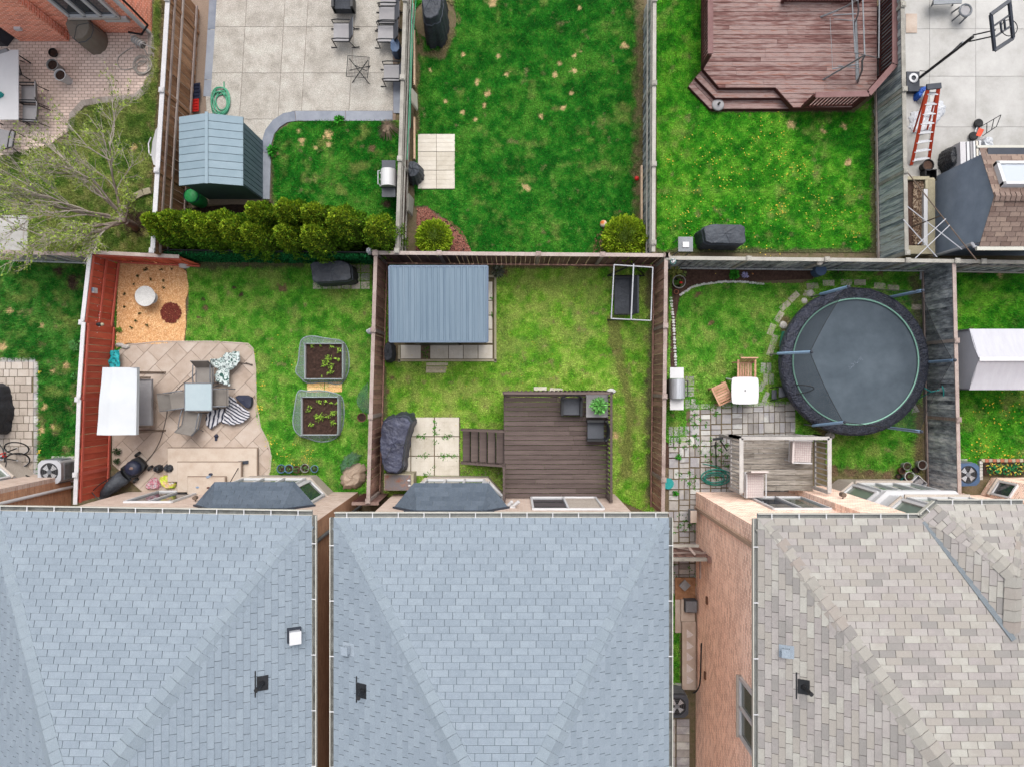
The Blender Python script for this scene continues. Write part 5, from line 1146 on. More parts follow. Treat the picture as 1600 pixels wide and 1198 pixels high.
for i in range(n):
 x = a.x + (b.x - a.x) * (i + .5) / n
 for k, dx in enumerate((-.02,)):
  mb = MB(); mb.add([(x - .035, yr0, dz(yr0) + .002), (x - .018, yr0, dz(yr0) + .016), (x + .018, yr0, dz(yr0) + .016), (x + .035, yr0, dz(yr0) + .002), (x - .035, yr1, dz(yr1) + .002), (x - .018, yr1, dz(yr1) + .016), (x + .018, yr1, dz(yr1) + .016), (x + .035, yr1, dz(yr1) + .002)], [(0, 4, 5, 1), (1, 5, 6, 2), (2, 6, 7, 3), (4, 7, 6, 5), (0, 1, 2, 3)]); mb.build('roof_rib', M['steel_roof'], ro)
for p, q in (((a.x, yr1), (b.x, yr1)), ((a.x, yr0), (b.x, yr0)), ((a.x, yr0), (a.x, yr1)), ((b.x, yr0), (b.x, yr1))): mb = MB(); mb.beam((p[0], p[1], dz(p[1]) - .03), (q[0], q[1], dz(q[1]) - .03), .05, .09); mb.build('roof_trim', M['steel_trim'], S_)
mb = MB(); ab = W(640, 540, 1.0); mb.box((W(678, 0, 1.9).x, b.y + .0 - .02, 1.0), (1.3, .05, 1.85)); mb.build('door', M['black'], S_)
# slate blue shed in the paved yard
S2 = thing('garden_shed', 'slate blue plastic shed with pale ribbed roof beside the cedar hedge', 'shed', W(345, 235))
ze2, zp = 1.85, 2.15; A_ = W(285, 183, ze2); B_ = W(383, 183, ze2); C_ = W(376, 291, ze2); D_ = W(278, 289, ze2); rx0, rx1 = D_.x + .05, B_.x - .05; yt, yb = A_.y, C_.y; xm = (rx0 + rx1) / 2
mb = MB(); mb.box((xm, (yt + yb) / 2, .9), (rx1 - rx0 - .16, yt - yb - .16, 1.8)); mb.build('wall', M['shed_side'], S2)
for i in range(12):
 yy = yb + .1 + (yt - yb - .2) * (i + .5) / 12; mb = MB(); mb.box((rx1 - .07, yy, .92), (.03, (yt - yb - .2) / 12 - .02, 1.8)); mb.build('wall_panel', M['shed_side'], S2)
for s_ in (-1, 1):
 for i in range(9):
  y0 = yb + (yt - yb) * i / 9; y1 = yb + (yt - yb) * (i + 1) / 9 - .015; xe = rx0 if s_ < 0 else rx1
  mb = MB(); mb.add([(xe, y0, ze2), (xe, y1, ze2), (xm, y1, zp), (xm, y0, zp), (xe, y0, ze2 + .04), (xe, y1, ze2 + .04), (xm, y1, zp + .04), (xm, y0, zp + .04)], [(0, 1, 2, 3), (7, 6, 5, 4), (0, 3, 7, 4), (1, 5, 6, 2), (0, 4, 5, 1), (3, 2, 6, 7)]); mb.build('roof_panel', M['shed_blue'], S2)
mb = MB(); mb.beam((xm, yt + .02, zp + .045), (xm, yb - .02, zp + .045), .09, .03); mb.build('ridge_cap', M['shed_blue'], S2)
mb = MB(); mb.add([(rx0, yt, ze2 - .02), (rx1, yt, ze2 - .02), (xm, yt, zp), (rx0, yb, ze2 - .02), (rx1, yb, ze2 - .02), (xm, yb, zp)], [(0, 1, 2), (5, 4, 3), (0, 3, 4, 1), (0, 2, 5, 3), (1, 4, 5, 2)]); mb.build('gable', M['shed_side'], S2)
mb = MB(); mb.box((W(396, 250, 0).x - .2, W(0, 285).y, .02), (.4, 1.2, .03));
# brown shingled shed upper right
S3 = thing('shed', 'garden shed with brown shingles, skylight and grey side wall at the right edge', 'shed', W(1540, 320))
zw = 2.35; zk = 3.0; pt = W(1530, 232, zw); pk = W(1541, 307, zk); pb = W(1531, 385, zw); X0 = (pt.x + pb.x) / 2 - .02; yk = pk.y; yT, yB_ = pt.y, pb.y; X1 = X0 + 3.5
mb = MB(); mb.add([(X0 + .12, yT - .15, 0), (X0 + .12, yB_ + .15, 0), (X0 + .12, yB_ + .15, zw - .05), (X0 + .12, yk, zk - .08), (X0 + .12, yT - .15, zw - .05), (X1, yT - .15, 0), (X1, yB_ + .15, 0), (X1, yB_ + .15, zw - .05), (X1, yk, zk - .08), (X1, yT - .15, zw - .05)], [(4, 3, 2, 1, 0), (5, 6, 7, 8, 9), (0, 1, 6, 5), (1, 2, 7, 6), (5, 9, 4, 0)]); mb.build('wall', M['grey_siding'], S3)
mb = MB(); mb.add([(X0, yT, zw), (X1, yT, zw), (X1, yk, zk), (X0, yk, zk), (X1, yB_, zw), (X0, yB_, zw)], [(0, 3, 2, 1), (3, 5, 4, 2)]); r3 = mb.build('roof', M['roof_under2'], S3)
cand = []; st = MB(); e_ = V3((0, 0, .004))
roof_plane(r3, cand, st, [V3((X0, yT, zw)) + e_, V3((X1, yT, zw)) + e_, V3((X1, yk, zk)) + e_, V3((X0, yk, zk)) + e_], (X0, yT, zw + .004), (X1, yT, zw + .004), .145, .3, 5)
roof_plane(r3, cand, st, [V3((X0, yB_, zw)) + e_, V3((X1, yB_, zw)) + e_, V3((X1, yk, zk)) + e_, V3((X0, yk, zk)) + e_], (X0, yB_, zw + .004), (X1, yB_, zw + .004), .145, .3, 6)
finish_roof(r3, cand, st, 'roof_brown', .3, .145)
ridge(r3, (X0, yk, zk + .02), (X1, yk, zk + .02), (0, 1, -.4), (0, -1, -.4), 'roof_brown', w=.14, ex=.15)
sk = W(1587, 272, 2.85); slope = math.atan2(zk - zw, -(yk - yT)); R3 = Matrix.Rotation(slope * -1 if True else 0, 3, 'X')
zc = zw + (yT - sk.y) / (yT - yk) * (zk - zw); R3 = Matrix.Rotation(math.atan2(-(zk - zw), (yT - yk)), 3, 'X')
for (dx, dy, w, h) in ((0, .36, .95, .09), (0, -.36, .95, .09), (-.43, 0, .09, .8), (.43, 0, .09, .8)):
 mb = MB(); mb.box(V3((sk.x, sk.y, zc + .09)) + R3 @ V3((dx, dy, 0)), (w, h, .18), M=R3); mb.build('skylight_frame', M['white'], r3)
mb = MB(); mb.box(V3((sk.x, sk.y, zc + .12)), (.8, .66, .04), M=R3); mb.build('skylight_dome', M['skylight'], r3)
mb = MB(); mb.beam((X0 - .05, yB_ - .06, zw - .04), (X1, yB_ - .06, zw - .04), .11, .09); mb.build('gutter', M['gutter'], S3)
mb = MB(); mb.beam((X0 - .05, yT + .05, zw - .04), (X1, yT + .05, zw - .04), .07, .09); mb.build('gutter', M['gutter'], S3)
mb = MB(); mb.tube([(X0 + .05, yB_ - .05, zw - .08), (X0 - .05, yB_ + .02, zw - .14), (X0 - .05, yB_ + .12, zw - .22), (X0 + .04, yB_ + .12, 1.6), (X0 + .04, yB_ + .12, .1)], .05, 8); mb.build('downpipe', M['white_metal'], S3)
mb = MB(); mb.box((W(1574, 0, 2.4).x, yT - .12, zw + .09), (1.2, .2, .02)); mb.build('bare_patch', M['flash_dark'], r3)
# white shelter, right edge
SH = thing('tent_shelter', 'white cloth shelter with a peaked roof right of the grey fence', 'shelter', W(1560, 560))
ze3, zp3 = 1.5, 1.95; l0 = W(1515, 514, ze3); l1 = W(1517, 609, ze3); pk = W(1521, 561, zp3); X0 = l0.x; X1 = X0 + 3
for (ya, yb) in ((l0.y, pk.y), (l1.y, pk.y)):
 mb = MB(); n = 8
 vs = []; fs = []
 for i in range(n + 1):
  t = i / n; z = ze3 + (zp3 - ze3) * t - .05 * math.sin(math.pi * t); vs += [(X0, ya + (yb - ya) * t, z), (X1, ya + (yb - ya) * t, z)]
 for i in range(n): fs.append((2 * i, 2 * i + 1, 2 * i + 3, 2 * i + 2))
 mb.add(vs, fs); mb.build('roof_cloth', M['shelter'], SH, smooth=True)
mb = MB(); mb.beam((X0, pk.y, zp3 + .0), (X1, pk.y, zp3), .12, .03); mb.build('ridge_band', M['white'], SH)
w0 = W(1498, 519, 0); mb = MB(); mb.add([(X0 + .02, l0.y - .03, ze3), (X0 + .02, l1.y + .03, ze3), (X0 + .02, pk.y, zp3 - .03), (X0 - .02, l0.y - .03, 0), (X0 - .02, l1.y + .03, 0)], [(0, 2, 1), (0, 1, 4, 3)]); mb.build('end_wall', M['shelter'], SH)
for y in (l0.y - .02, l1.y + .02): mb = MB(); mb.tube([(X0, y, 0), (X0, y, ze3)], .025); mb.build('leg', M['frame_grey'], SH)
# ------------------------------------------------------------------ soft covers and cloths
def cover(name, label, cat, base, h, mat, top_scale=.85, top_shift=(0, 0), z0=0.0, fold=.06, nf=14, seed=1, sag=.03, group=None, dome=.0, it=1):
 rn = random.Random(seed); b = [V3((p[0], p[1], 0)) for p in [W(x, y, z0) for x, y in base]]; b = chaikin(b, it) if it else sum([[b[i].lerp(b[i - 1], .1), b[i].lerp(b[(i + 1) % len(b)], .1)] for i in range(len(b))], [])
 L = [0];
 for i in range(len(b)): L.append(L[-1] + (b[(i + 1) % len(b)] - b[i]).length)
 N = 72; out = []
 for k in range(N):
  s_ = L[-1] * k / N; i = max(j for j in range(len(b)) if L[j] <= s_); t = (s_ - L[i]) / max(L[i + 1] - L[i], 1e-6); out.append(b[i].lerp(b[(i + 1) % len(b)], t))
 cen = sum(out, V3((0, 0, 0))) / N; ph = [rn.uniform(0, 6.28) for _ in range(4)]; fr = [nf, nf * 1.7, nf * .5, 3]
 vs = []; VL = [0, .08, .2, .33, .46, .54, .58, .6, .62, .66, .74, .84, .93, 1]; nr = 13
 for j in range(nr + 1):
  v = VL[j]
  if v < .6: q = v / .6; sc = 1 - (1 - top_scale) * q ** 1.5; z = h * (q ** .8) * (1 - dome * .6) ; fa = fold * (1 - q * .75)
  else: q = (v - .6) / .4; sc = top_scale * (1 - q) if q < 1 else 0; z = h * (1.0 + .04 * q) ; fa = fold * .4 * (1 - q)
  for k in range(N):
   a = 2 * math.pi * k / N; w = abs(math.sin(a * fr[0] * .5 + ph[0] + v * 1.5)) - .6 + math.sin(a * fr[1] + ph[1]) * .3 + math.sin(a * fr[2] + ph[2]) * .4
   d = out[k] - cen; r = sc * (1 + fa * w); sh = V3((top_shift[0], top_shift[1], 0)) * min(1, v / .6)
   zz = z + (rn.uniform(-1, 1) * .003 + (fold * .35 * (abs(math.sin(a * 2.5 + ph[1] + v * 7)) - .6) if v > .5 else 0) + sag * math.sin(a * 3 + ph[3]) * (.5 if v > .6 else .2) * (1 - v)) if j > 0 else z
   vs.append(cen + d * r + sh + V3((0, 0, z0 + max(zz, 0))))
 fs = [(j * N + k, j * N + (k + 1) % N, (j + 1) * N + (k + 1) % N, (j + 1) * N + k) for j in range(nr) for k in range(N)]
 mb = MB(); mb.add(vs, fs); mb.add([cen + V3((top_shift[0], top_shift[1], z0 + h))], [])
 o = mb.build(name, M[mat], at=(cen.x, cen.y, z0), smooth=True, label=label, cat=cat, group=group)
 if 'cover' in name:
  for f_ in ((4,) if h > .9 else ()): mb = MB(); mb.tube([V3(vs[f_ * N + k]) * 1.0 + (V3(vs[f_ * N + k]) - cen).normalized() * .004 for k in range(N)], .014, 4, closed=True); mb.build('strap', M['strap'], o)
  for kk in (N // 3, 2 * N // 3): mb = MB(); mb.tube([V3(vs[j * N + kk]) + V3((0, 0, .004)) for j in range(2, nr)] + [V3(vs[j * N + (N - kk) % N]) + V3((0, 0, .004)) for j in range(nr - 1, 1, -1)], .008, 4); mb.build('seam', M['strap'] if kk < N // 2 else M['black'], o)
 return o
def rect(cx, cy, w, h, a=0):
 ca, sa = math.cos(a), math.sin(a); return [(cx + x * ca - y * sa, cy + x * sa + y * ca) for x, y in ((-w, -h), (w, -h), (w, h), (-w, h))]
cover('grill_cover', 'black grill cover with wrinkled folds on the paving below the leaf screen', 'grill cover', [(496, 417), (545, 414), (558, 420), (561, 445), (500, 449)], .95, 'black_cloth', .94, seed=3, it=0, fold=.04)
cover('grill_cover', 'long charcoal grill cover standing on the bright lawn by the fence', 'grill cover', [(1084, 366), (1096, 361), (1148, 362), (1151, 392), (1088, 390)], 1.05, 'black_cloth', .94, seed=4, it=0, fold=.04)
cover('furniture_cover', 'tall black covered furniture at the top of the centre lawn', 'cover', [(662, 4), (694, -10), (702, 30), (700, 66), (684, 78), (668, 76), (664, 40)], 1.5, 'black_cloth', .72, seed=5, fold=.1)
cover('grill_cover', 'large black grill cover at the left edge on beige paving', 'grill cover', [(-20, 600), (15, 600), (24, 640), (18, 676), (-15, 678)], 1.05, 'black_cloth', .9, seed=6, it=0)
cover('furniture_cover', 'navy covered furniture beside the scored slabs and brown fence', 'cover', [(608, 648), (636, 643), (655, 648), (646, 672), (640, 700), (637, 736), (610, 738), (602, 706), (602, 668)], 1.15, 'navy', .88, seed=7, fold=.09)
cover('patio_heater_cover', 'beige covered fire table under the red brick wall', 'cover', [(128, 52), (158, 42), (172, 62), (164, 84), (140, 88)], 1.0, 'beige_cloth', .9, seed=8, fold=.02, sag=0)
cover('tarp', 'crumpled tan tarp on the ground beside the bay window of the left house', 'tarp', [(534, 735), (552, 724), (572, 722), (574, 752), (556, 764), (532, 762)], .35, 'tarp_tan', .6, seed=9, fold=.12)
cover('net_bundle', 'bundled green netting behind the tan tarp', 'netting', [(538, 712), (556, 704), (566, 715), (556, 728), (540, 738), (530, 735)], .3, 'net_green', .6, seed=10, fold=.2)
cover('dark_sack', 'dark covered bundle between the steel shed and the fence', 'bundle', [(604, 536), (617, 534), (620, 560), (612, 568), (604, 566)], .6, 'charcoal', .8, seed=11)
cover('chair_cover', 'small black cover strapped beside the cream paving pad', 'cover', [(640, 258), (655, 258), (664, 270), (662, 284), (648, 292), (640, 288)], .7, 'black_cloth', .7, seed=12, fold=.1)
cover('rubbish_bag', 'dark green rubbish bag left of the beige steps', 'bag', [(258, 724), (276, 722), (278, 736), (262, 738)], .3, 'bag_black', .6, seed=13, fold=.12)
cover('rubbish_bag', 'small black rubbish bag furthest from the beige steps', 'bag', [(242, 727), (254, 724), (258, 734), (246, 739)], .28, 'bag_black', .6, seed=14, fold=.12)
cover('soil_bag', 'lime green printed bag against the left house wall', 'bag', [(248, 741), (272, 741), (280, 762), (256, 764)], .14, 'bag_lime', .8, seed=15, fold=.06)
cover('soil_bag', 'pink printed bag beside the lime green bag', 'bag', [(236, 746), (246, 744), (256, 764), (224, 764)], .14, 'bag_pink', .7, seed=16, fold=.1)
cover('plastic_bag', 'white plastic bags piled behind the left bay window', 'bag', [(376, 752), (402, 742), (436, 744), (434, 756), (380, 758)], .25, 'bag_white', .7, seed=17, fold=.15)
cover('plastic_sheet', 'pale plastic sheeting under the orange ladder', 'sheet', [(1418, 178), (1438, 172), (1470, 155), (1480, 170), (1466, 192), (1440, 214), (1420, 208)], .10, 'bag_white', .8, seed=18, fold=.08)
cover('shopping_bag', 'blue and white bag beside the top of the orange ladder', 'bag', [(1430, 140), (1443, 136), (1446, 150), (1436, 160), (1424, 158)], .25, 'blue', .7, seed=19, fold=.1)
cover('plastic_bag', 'small white bag behind the blue bag at the grey fence', 'bag', [(1434, 146), (1447, 144), (1448, 158), (1430, 164)], .3, 'bag_white', .7, seed=20, fold=.1)
cover('black_sack', 'glossy black sack pile between the planter and the brown shed', 'bag', [(1464, 240), (1488, 230), (1494, 248), (1486, 266), (1466, 272)], .6, 'bag_black', .75, seed=21, fold=.1)
def sheet_cloth(name, label, cat, poly, mat, z0=.02, amp=.04, seed=1, st=.04, uv=None, drape=None):
 wp = [px2w(p) for p in poly]; xs = [p[0] for p in wp]; ys = [p[1] for p in wp]
 nx = int((max(xs) - min(xs)) / st) + 1; ny = int((max(ys) - min(ys)) / st) + 1; gx = np.linspace(min(xs), max(xs), nx + 1); gy = np.linspace(min(ys), max(ys), ny + 1)
 X, Y = np.meshgrid(gx, gy, indexing='ij'); x, y = X.ravel(), Y.ravel(); z = z0 + fbm(x, y, 4, seed, 3) * amp + (np.abs(np.sin(fbm(x, y, 2.2, seed + 3, 2) * 14)) * amp * .7)
 if drape is not None: z = z + drape(x, y)
 mb = MB(); mb.v = list(zip(x.tolist(), y.tolist(), z.tolist())); ok = inpoly((X[:-1, :-1] + X[1:, 1:]).ravel() / 2, (Y[:-1, :-1] + Y[1:, 1:]).ravel() / 2, wp).reshape(nx, ny)
 for i in range(nx):
  for j in range(ny):
   if ok[i, j]: a = i * (ny + 1) + j; mb.f.append((a, a + ny + 1, a + ny + 2, a + 1)); mb.m.append(0); mb.r.append(0)
 o = mb.build(name, M[mat], at=(sum(xs) / len(xs), sum(ys) / len(ys), z0), smooth=True, label=label, cat=cat)
 if uv is not None:
  at = o.data.attributes.new('uvs', 'FLOAT', 'POINT'); at.data.foreach_set('value', uv(x, y).astype(np.float32))
 sol = o.modifiers.new('thickness', 'SOLIDIFY'); sol.thickness = .01
 return o
sheet_cloth('towel', 'white cloth printed with dark green leaves spread on the patio', 'cloth', [(336, 562), (353, 560), (360, 552), (380, 550), (382, 563), (374, 575), (364, 579), (366, 603), (345, 597), (342, 585), (347, 577), (336, 570)], 'leaf_cloth', .25, .1, 3)
def uvs1(x, y):
 X1_, Y1_ = W(352, 610).x, W(352, 610).y
 return (np.hypot((x - X1_) * 1.0, (y - Y1_ - 1.9) * .9) + (fbm(x, y, 1.5, 4, 3) - .5) * .35) / .115
def uvs2(x, y): return ((x * .5 + y * .86) + (fbm(x, y, 1.2, 14, 3) - .5) * .25) / .105
sheet_cloth('striped_cloth', 'navy and white striped parasol cloth, larger right piece on the patio', 'parasol cloth', [(360, 617), (368, 621), (375, 629), (394, 643), (393, 652), (382, 660), (365, 663), (352, 660), (356, 640)], 'stripes', .12, .1, 5, uv=uvs2)
sheet_cloth('striped_cloth', 'navy and white striped cloth crumpled beside the table, smaller left piece', 'parasol cloth', [(323, 652), (332, 640), (354, 638), (358, 655), (345, 660), (333, 670), (325, 664)], 'stripes', .06, .1, 6, uv=lambda x, y: ((x * .8 - y * .3) + (fbm(x, y, 1.2, 24, 3) - .5) * .3) / .105)
cover('seat_cushion', 'dark navy seat cushion leaning beyond the striped cloth', 'cushion', [(366, 617), (395, 617), (396, 632), (390, 640), (376, 628)], .12, 'dknavy', .92, seed=30, fold=.0, z0=.1)
sheet_cloth('beach_towel', 'turquoise patterned towel hanging down behind the white canopy swing', 'towel', [(179, 548), (194, 548), (193, 575), (177, 575)], 'turq', .15, .12, 8)
# ------------------------------------------------------------------ garden furniture
def sling_chair(label, px, py, rz, mat='taupe', fr='frame_grey', w=.55, h=.42, bh=.4, group=None, zm=.4, arms=True, rocker=False, name='patio_chair', tilt=.12, bmat=None, z=0.0):
 t = lt(name, label, 'chair', px, py, zm, rz, z, group); hw = w / 2
 mb = MB(); mb.box((0, 0, h), (w - .05, .5, .03)); mb.build('seat', M[mat], t)
 mb = MB(); mb.beam((0, -.25, h + .02), (0, -.25 - tilt * 1.6, h + bh), w - .05, .03, up=(0, -1, .2)); mb.build('backrest', M[bmat or mat], t)
 for s_ in (-1, 1):
  mb = MB(); x = s_ * hw; mb.tube([(x, .25, 0), (x, .27, h + .2)], .014)
  mb.build('leg', M[fr], t); mb = MB(); mb.tube([(x, -.36, 0), (x, -.25, h), (x, -.25 - tilt * 1.6, h + bh)], .014); mb.build('leg', M[fr], t)
  if arms: mb = MB(); mb.tube([(x, .27, h + .2), (x, .1, h + .24), (x, -.32, h + .22)], .018); mb.build('armrest', M[fr], t)
  mb = MB(); mb.tube([(x, .26, h), (x, -.26, h)], .014); mb.build('side_rail', M[fr], t)
  if rocker: mb = MB(); mb.tube([(x, .42, .06), (x, .2, .01), (x, -.2, .01), (x, -.5, .08)], .016); mb.build('rocker', M[fr], t)
 return t
H_ = math.pi / 2
# patio set: glass table, four chairs
t = lt('patio_table', 'square frosted glass patio table with four grey chairs', 'table', 310, 620, .7);
mb = MB(); mb.box((0, 0, .7), (.86, .86, .012)); mb.build('glass_top', M['table_glass'], t)
for a, b in (((-.43, -.43), (.43, -.43)), ((.43, -.43), (.43, .43)), ((.43, .43), (-.43, .43)), ((-.43, .43), (-.43, -.43))): mb = MB(); mb.tube([(a[0], a[1], .7), (b[0], b[1], .7)], .018); mb.build('rim', M['frame_grey'], t)
for sx in (-1, 1):
 for sy in (-1, 1): mb = MB(); mb.tube([(sx * .4, sy * .4, .69), (sx * .3, sy * .3, .35), (sx * .38, sy * .38, 0)], .018); mb.build('leg', M['frame_grey'], t)
mb = MB(); mb.tube([(p[0] * .29, p[1] * .29, .36) for p in ((-1, -1), (1, -1), (1, 1), (-1, 1))], .012, closed=True); mb.build('stretcher', M['frame_grey'], t)
sling_chair('grey sling chair with folded back on the house side of the glass table', 302, 655, -.2, zm=.3)
sling_chair('grey sling chair tucked under the upper side of the glass table', 320, 586, math.pi, zm=.4)
sling_chair('grey sling chair on the swing side of the glass table', 281, 625, -H_ + .15, zm=.3)
sling_chair('grey sling chair on the lawn side of the glass table', 344, 621, H_, zm=.35)
# upper patio furniture
sling_chair('single grey rocking chair standing free on the aggregate patio', 535, 54, -H_ * -1, 'grey_cloth', 'black', .6, rocker=True, zm=.3, bmat='slate')
for (x, y, l) in ((608, 0, 'grey chair furthest up the row along the hose fence'), (606, 27, 'second grey chair of the row along the hose fence'), (604, 56, 'third grey chair of the row along the hose fence'), (613, 117, 'grey chair nearest the lawn in the row along the hose fence')):
 sling_chair(l, x, y, H_, 'grey_cloth', 'black', .55, rocker=True, zm=.3, bmat='slate', group='grey chairs along the hose fence')
cover('storage_bag', 'steel blue cushion box between two grey chairs by the hose fence', 'box', rect(621, 82, 7, 11), .5, 'steelblue', .95, seed=31, fold=0)
t = lt('wicker_chair', 'dark wicker chair cut by the top edge of the aggregate patio', 'chair', 537, 2, .4)
mb = MB(); mb.box((0, .0, .35), (.62, .6, .3)); mb.build('seat', M['charcoal'], t); mb = MB(); mb.box((0, .3, .55), (.62, .1, .5)); mb.build('backrest', M['black'], t)
for s_ in (-1, 1): mb = MB(); mb.box((s_ * .3, 0, .42), (.08, .6, .45)); mb.build('armrest', M['black'], t)
# folded wire table
t = lt('wire_table', 'small black wire mesh folding table on the aggregate patio', 'table', 560, 107, .5, -.08)
mb = MB(); mb.tube([(-.34, -.33, .6), (.34, -.33, .6), (.34, .33, .6), (-.34, .33, .6)], .012, closed=True); mb.build('rim', M['black'], t)
mb = MB()
for i in range(15): k = -.33 + .66 * i / 14; mb.beam((k, -.33, .6), (k, .33, .6), .006, .004); mb.beam((-.33, k, .603), (.33, k, .603), .006, .004)
mb.build('wire_mesh', M['black'], t, kind='stuff')
for a, b in (((-.3, -.3, 0), (.3, .25, .58)), ((.3, -.3, 0), (-.3, .25, .58)), ((-.25, .3, 0), (.28, -.1, .58)), ((.28, .32, 0), (-.25, -.12, .58))): mb = MB(); mb.tube([a, b], .014); mb.build('leg', M['black'], t)
# brick patio set (top left)
t = lt('patio_table', 'long white topped table at the left edge of the block paving', 'table', 12, 133, .72)
mb = MB(); mb.box((-.2, 0, .72), (1.1, 2.2, .03)); mb.build('table_top', M['white'], t)
for sx, sy in ((.25, -1), (.25, 1), (-.65, -1), (-.65, 1)): mb = MB(); mb.tube([(sx, sy, 0), (sx, sy, .7)], .02); mb.build('leg', M['black'], t)
cover('parasol', 'closed teal parasol lying over the white topped table', 'parasol', [(-10, 145), (2, 143), (8, 150), (-4, 156)], .2, 'teal', .6, z0=.74, seed=33)
sling_chair('upper of the two chairs at the right side of the white topped table', 50, 150, H_, 'grey_cloth', 'black', .55, zm=.3)
sling_chair('lower of the two chairs at the right side of the white topped table', 52, 180, H_ - .05, 'grey_cloth', 'black', .55, zm=.3)
sling_chair('black framed chair at the lower end of the white topped table', 12, 218, -.2, 'grey_cloth', 'black', .6, zm=.3)
sling_chair('black framed chair above the white topped table', 22, 112, math.pi + .3, 'grey_cloth', 'black', .55, zm=.3)
# teak chairs and white table
def teak(label, px, py, rz, bh=.45):
 t = lt('wooden_chair', label, 'chair', px, py, .4, rz)
 for i in range(6): mb = MB(); mb.box((-.2 + .08 * i, 0, .42), (.06, .42, .02)); mb.build('seat_slat', M['teak'], t)
 for y in (-.22, .22): mb = MB(); mb.box((0, y, .41), (.52, .04, .04)); mb.build('seat_rail', M['teak'], t)
 for i in range(6): x = -.2 + .08 * i; mb = MB(); mb.beam((x, -.24, .44), (x, -.36, .42 + bh), .045, .018, up=(0, 1, .1)); mb.build('back_slat', M['teak'], t)
 mb = MB(); mb.beam((-.27, -.37, .44 + bh), (.27, -.37, .44 + bh), .04, .05); mb.build('back_rail', M['teak'], t)
 for s_ in (-1, 1):
  mb = MB(); mb.beam((s_ * .27, .26, .62), (s_ * .27, -.32, .64), .06, .025); mb.build('armrest', M['teak'], t)
  for y in (.24, -.24): mb = MB(); mb.beam((s_ * .26, y, 0), (s_ * .26, y, .62), .045, .045); mb.build('leg', M['teak'], t)
 return t
teak('teak slatted chair upright above the white square table', 1163, 578, math.pi)
t2 = lt('wooden_chair', 'teak slatted chair tipped face down left of the white table', 'chair', 1127, 615, .3, .45)
for i in range(6): mb = MB(); mb.box((0, -.2 + .085 * i, .42), (.42, .07, .02)); mb.build('back_slat', M['teak'], t2)
for s_ in (-1, 1): mb = MB(); mb.box((s_ * .23, 0, .4), (.05, .6, .05)); mb.build('back_post', M['teak'], t2); mb = MB(); mb.box((s_ * .23, .28, .2), (.05, .05, .4)); mb.build('leg', M['teak'], t2); mb = MB(); mb.box((s_ * .23, -.28, .2), (.05, .05, .4)); mb.build('leg', M['teak'], t2)
mb = MB(); mb.box((0, -.29, .41), (.5, .05, .06)); mb.build('back_rail', M['teak'], t2); mb = MB(); mb.box((0, .29, .41), (.5, .05, .06)); mb.build('back_rail', M['teak'], t2)
t = lt('plastic_table', 'white square plastic table with a parasol hole on the lawn', 'table', 1164, 610, .7)
mb = MB(); q = chaikin([V3((x * .425, y * .425, 0)) for x, y in ((-1, -1), (0, -1), (1, -1), (1, 0), (1, 1), (0, 1), (-1, 1), (-1, 0))], 2); q = chaikin([V3((x * .43, y * .43, 0)) for x, y in ((-1, -.82), (-.82, -1), (.82, -1), (1, -.82), (1, .82), (.82, 1), (-.82, 1), (-1, .82))], 1)
mb.prism([(p.x, p.y) for p in q], .68, .72); mb.build('table_top', M['white'], t); mb = MB(); mb.cyl((0, 0, .722), .022, .006, n=12); mb.build('parasol_hole', M['black'], t)
for sx in (-1, 1):
 for sy in (-1, 1): mb = MB(); mb.tube([(sx * .33, sy * .33, .68), (sx * .38, sy * .38, 0)], .03); mb.build('leg', M['white'], t)
# grey lounge chairs and planter table on the deck
def tub(label, px, py, rz):
 t = lt('resin_armchair', label, 'chair', px, py, zd + .35, rz, zd)
 mb = MB(); mb.box((0, .02, .28), (.5, .5, .1)); mb.build('seat', M['slate'], t)
 for s_ in (-1, 1): mb = MB(); mb.beam((s_ * .29, .3, .5), (s_ * .29, -.2, .52), .07, .05); mb.build('armrest', M['black'], t); mb = MB(); mb.box((s_ * .29, .02, .26), (.05, .52, .46)); mb.build('side_panel', M['slate'], t)
 mb = MB(); n = 10; vs = []
 for i in range(n + 1):
  a = math.pi * i / n; x = -.31 * math.cos(a); y = -.22 - .13 * math.sin(a)
  for (k, z) in ((1, .3), (1.08, .78), (1.0, .8), (.86, .78), (.84, .3)): vs.append((x * k, -.2 + (y + .2) * k, z))
 mb.add(vs, [(i * 5 + k, (i + 1) * 5 + k, (i + 1) * 5 + k + 1, i * 5 + k + 1) for i in range(n) for k in range(4)]); mb.build('backrest', M['black'], t, smooth=True)
 for sx in (-1, 1):
  for sy in (-1, 1): mb = MB(); mb.box((sx * .27, sy * .25, .03), (.06, .06, .06)); mb.build('leg', M['black'], t)
tub('dark grey resin armchair on the deck left of the planted table', 893, 634, math.pi - .02)
tub('dark grey resin armchair on the deck below the planted table', 932, 672, H_)
t = lt('side_table', 'pale grey square table holding a bushy potted herb on the deck', 'table', 933, 634, zd + .5, 0, zd)
mb = MB(); mb.box((0, 0, .47), (.66, .68, .04)); mb.build('table_top', M['grey_cloth'], t)
for sx in (-1, 1):
 for sy in (-1, 1): mb = MB(); mb.box((sx * .28, sy * .28, .225), (.05, .05, .45)); mb.build('leg', M['grey_cloth'], t)
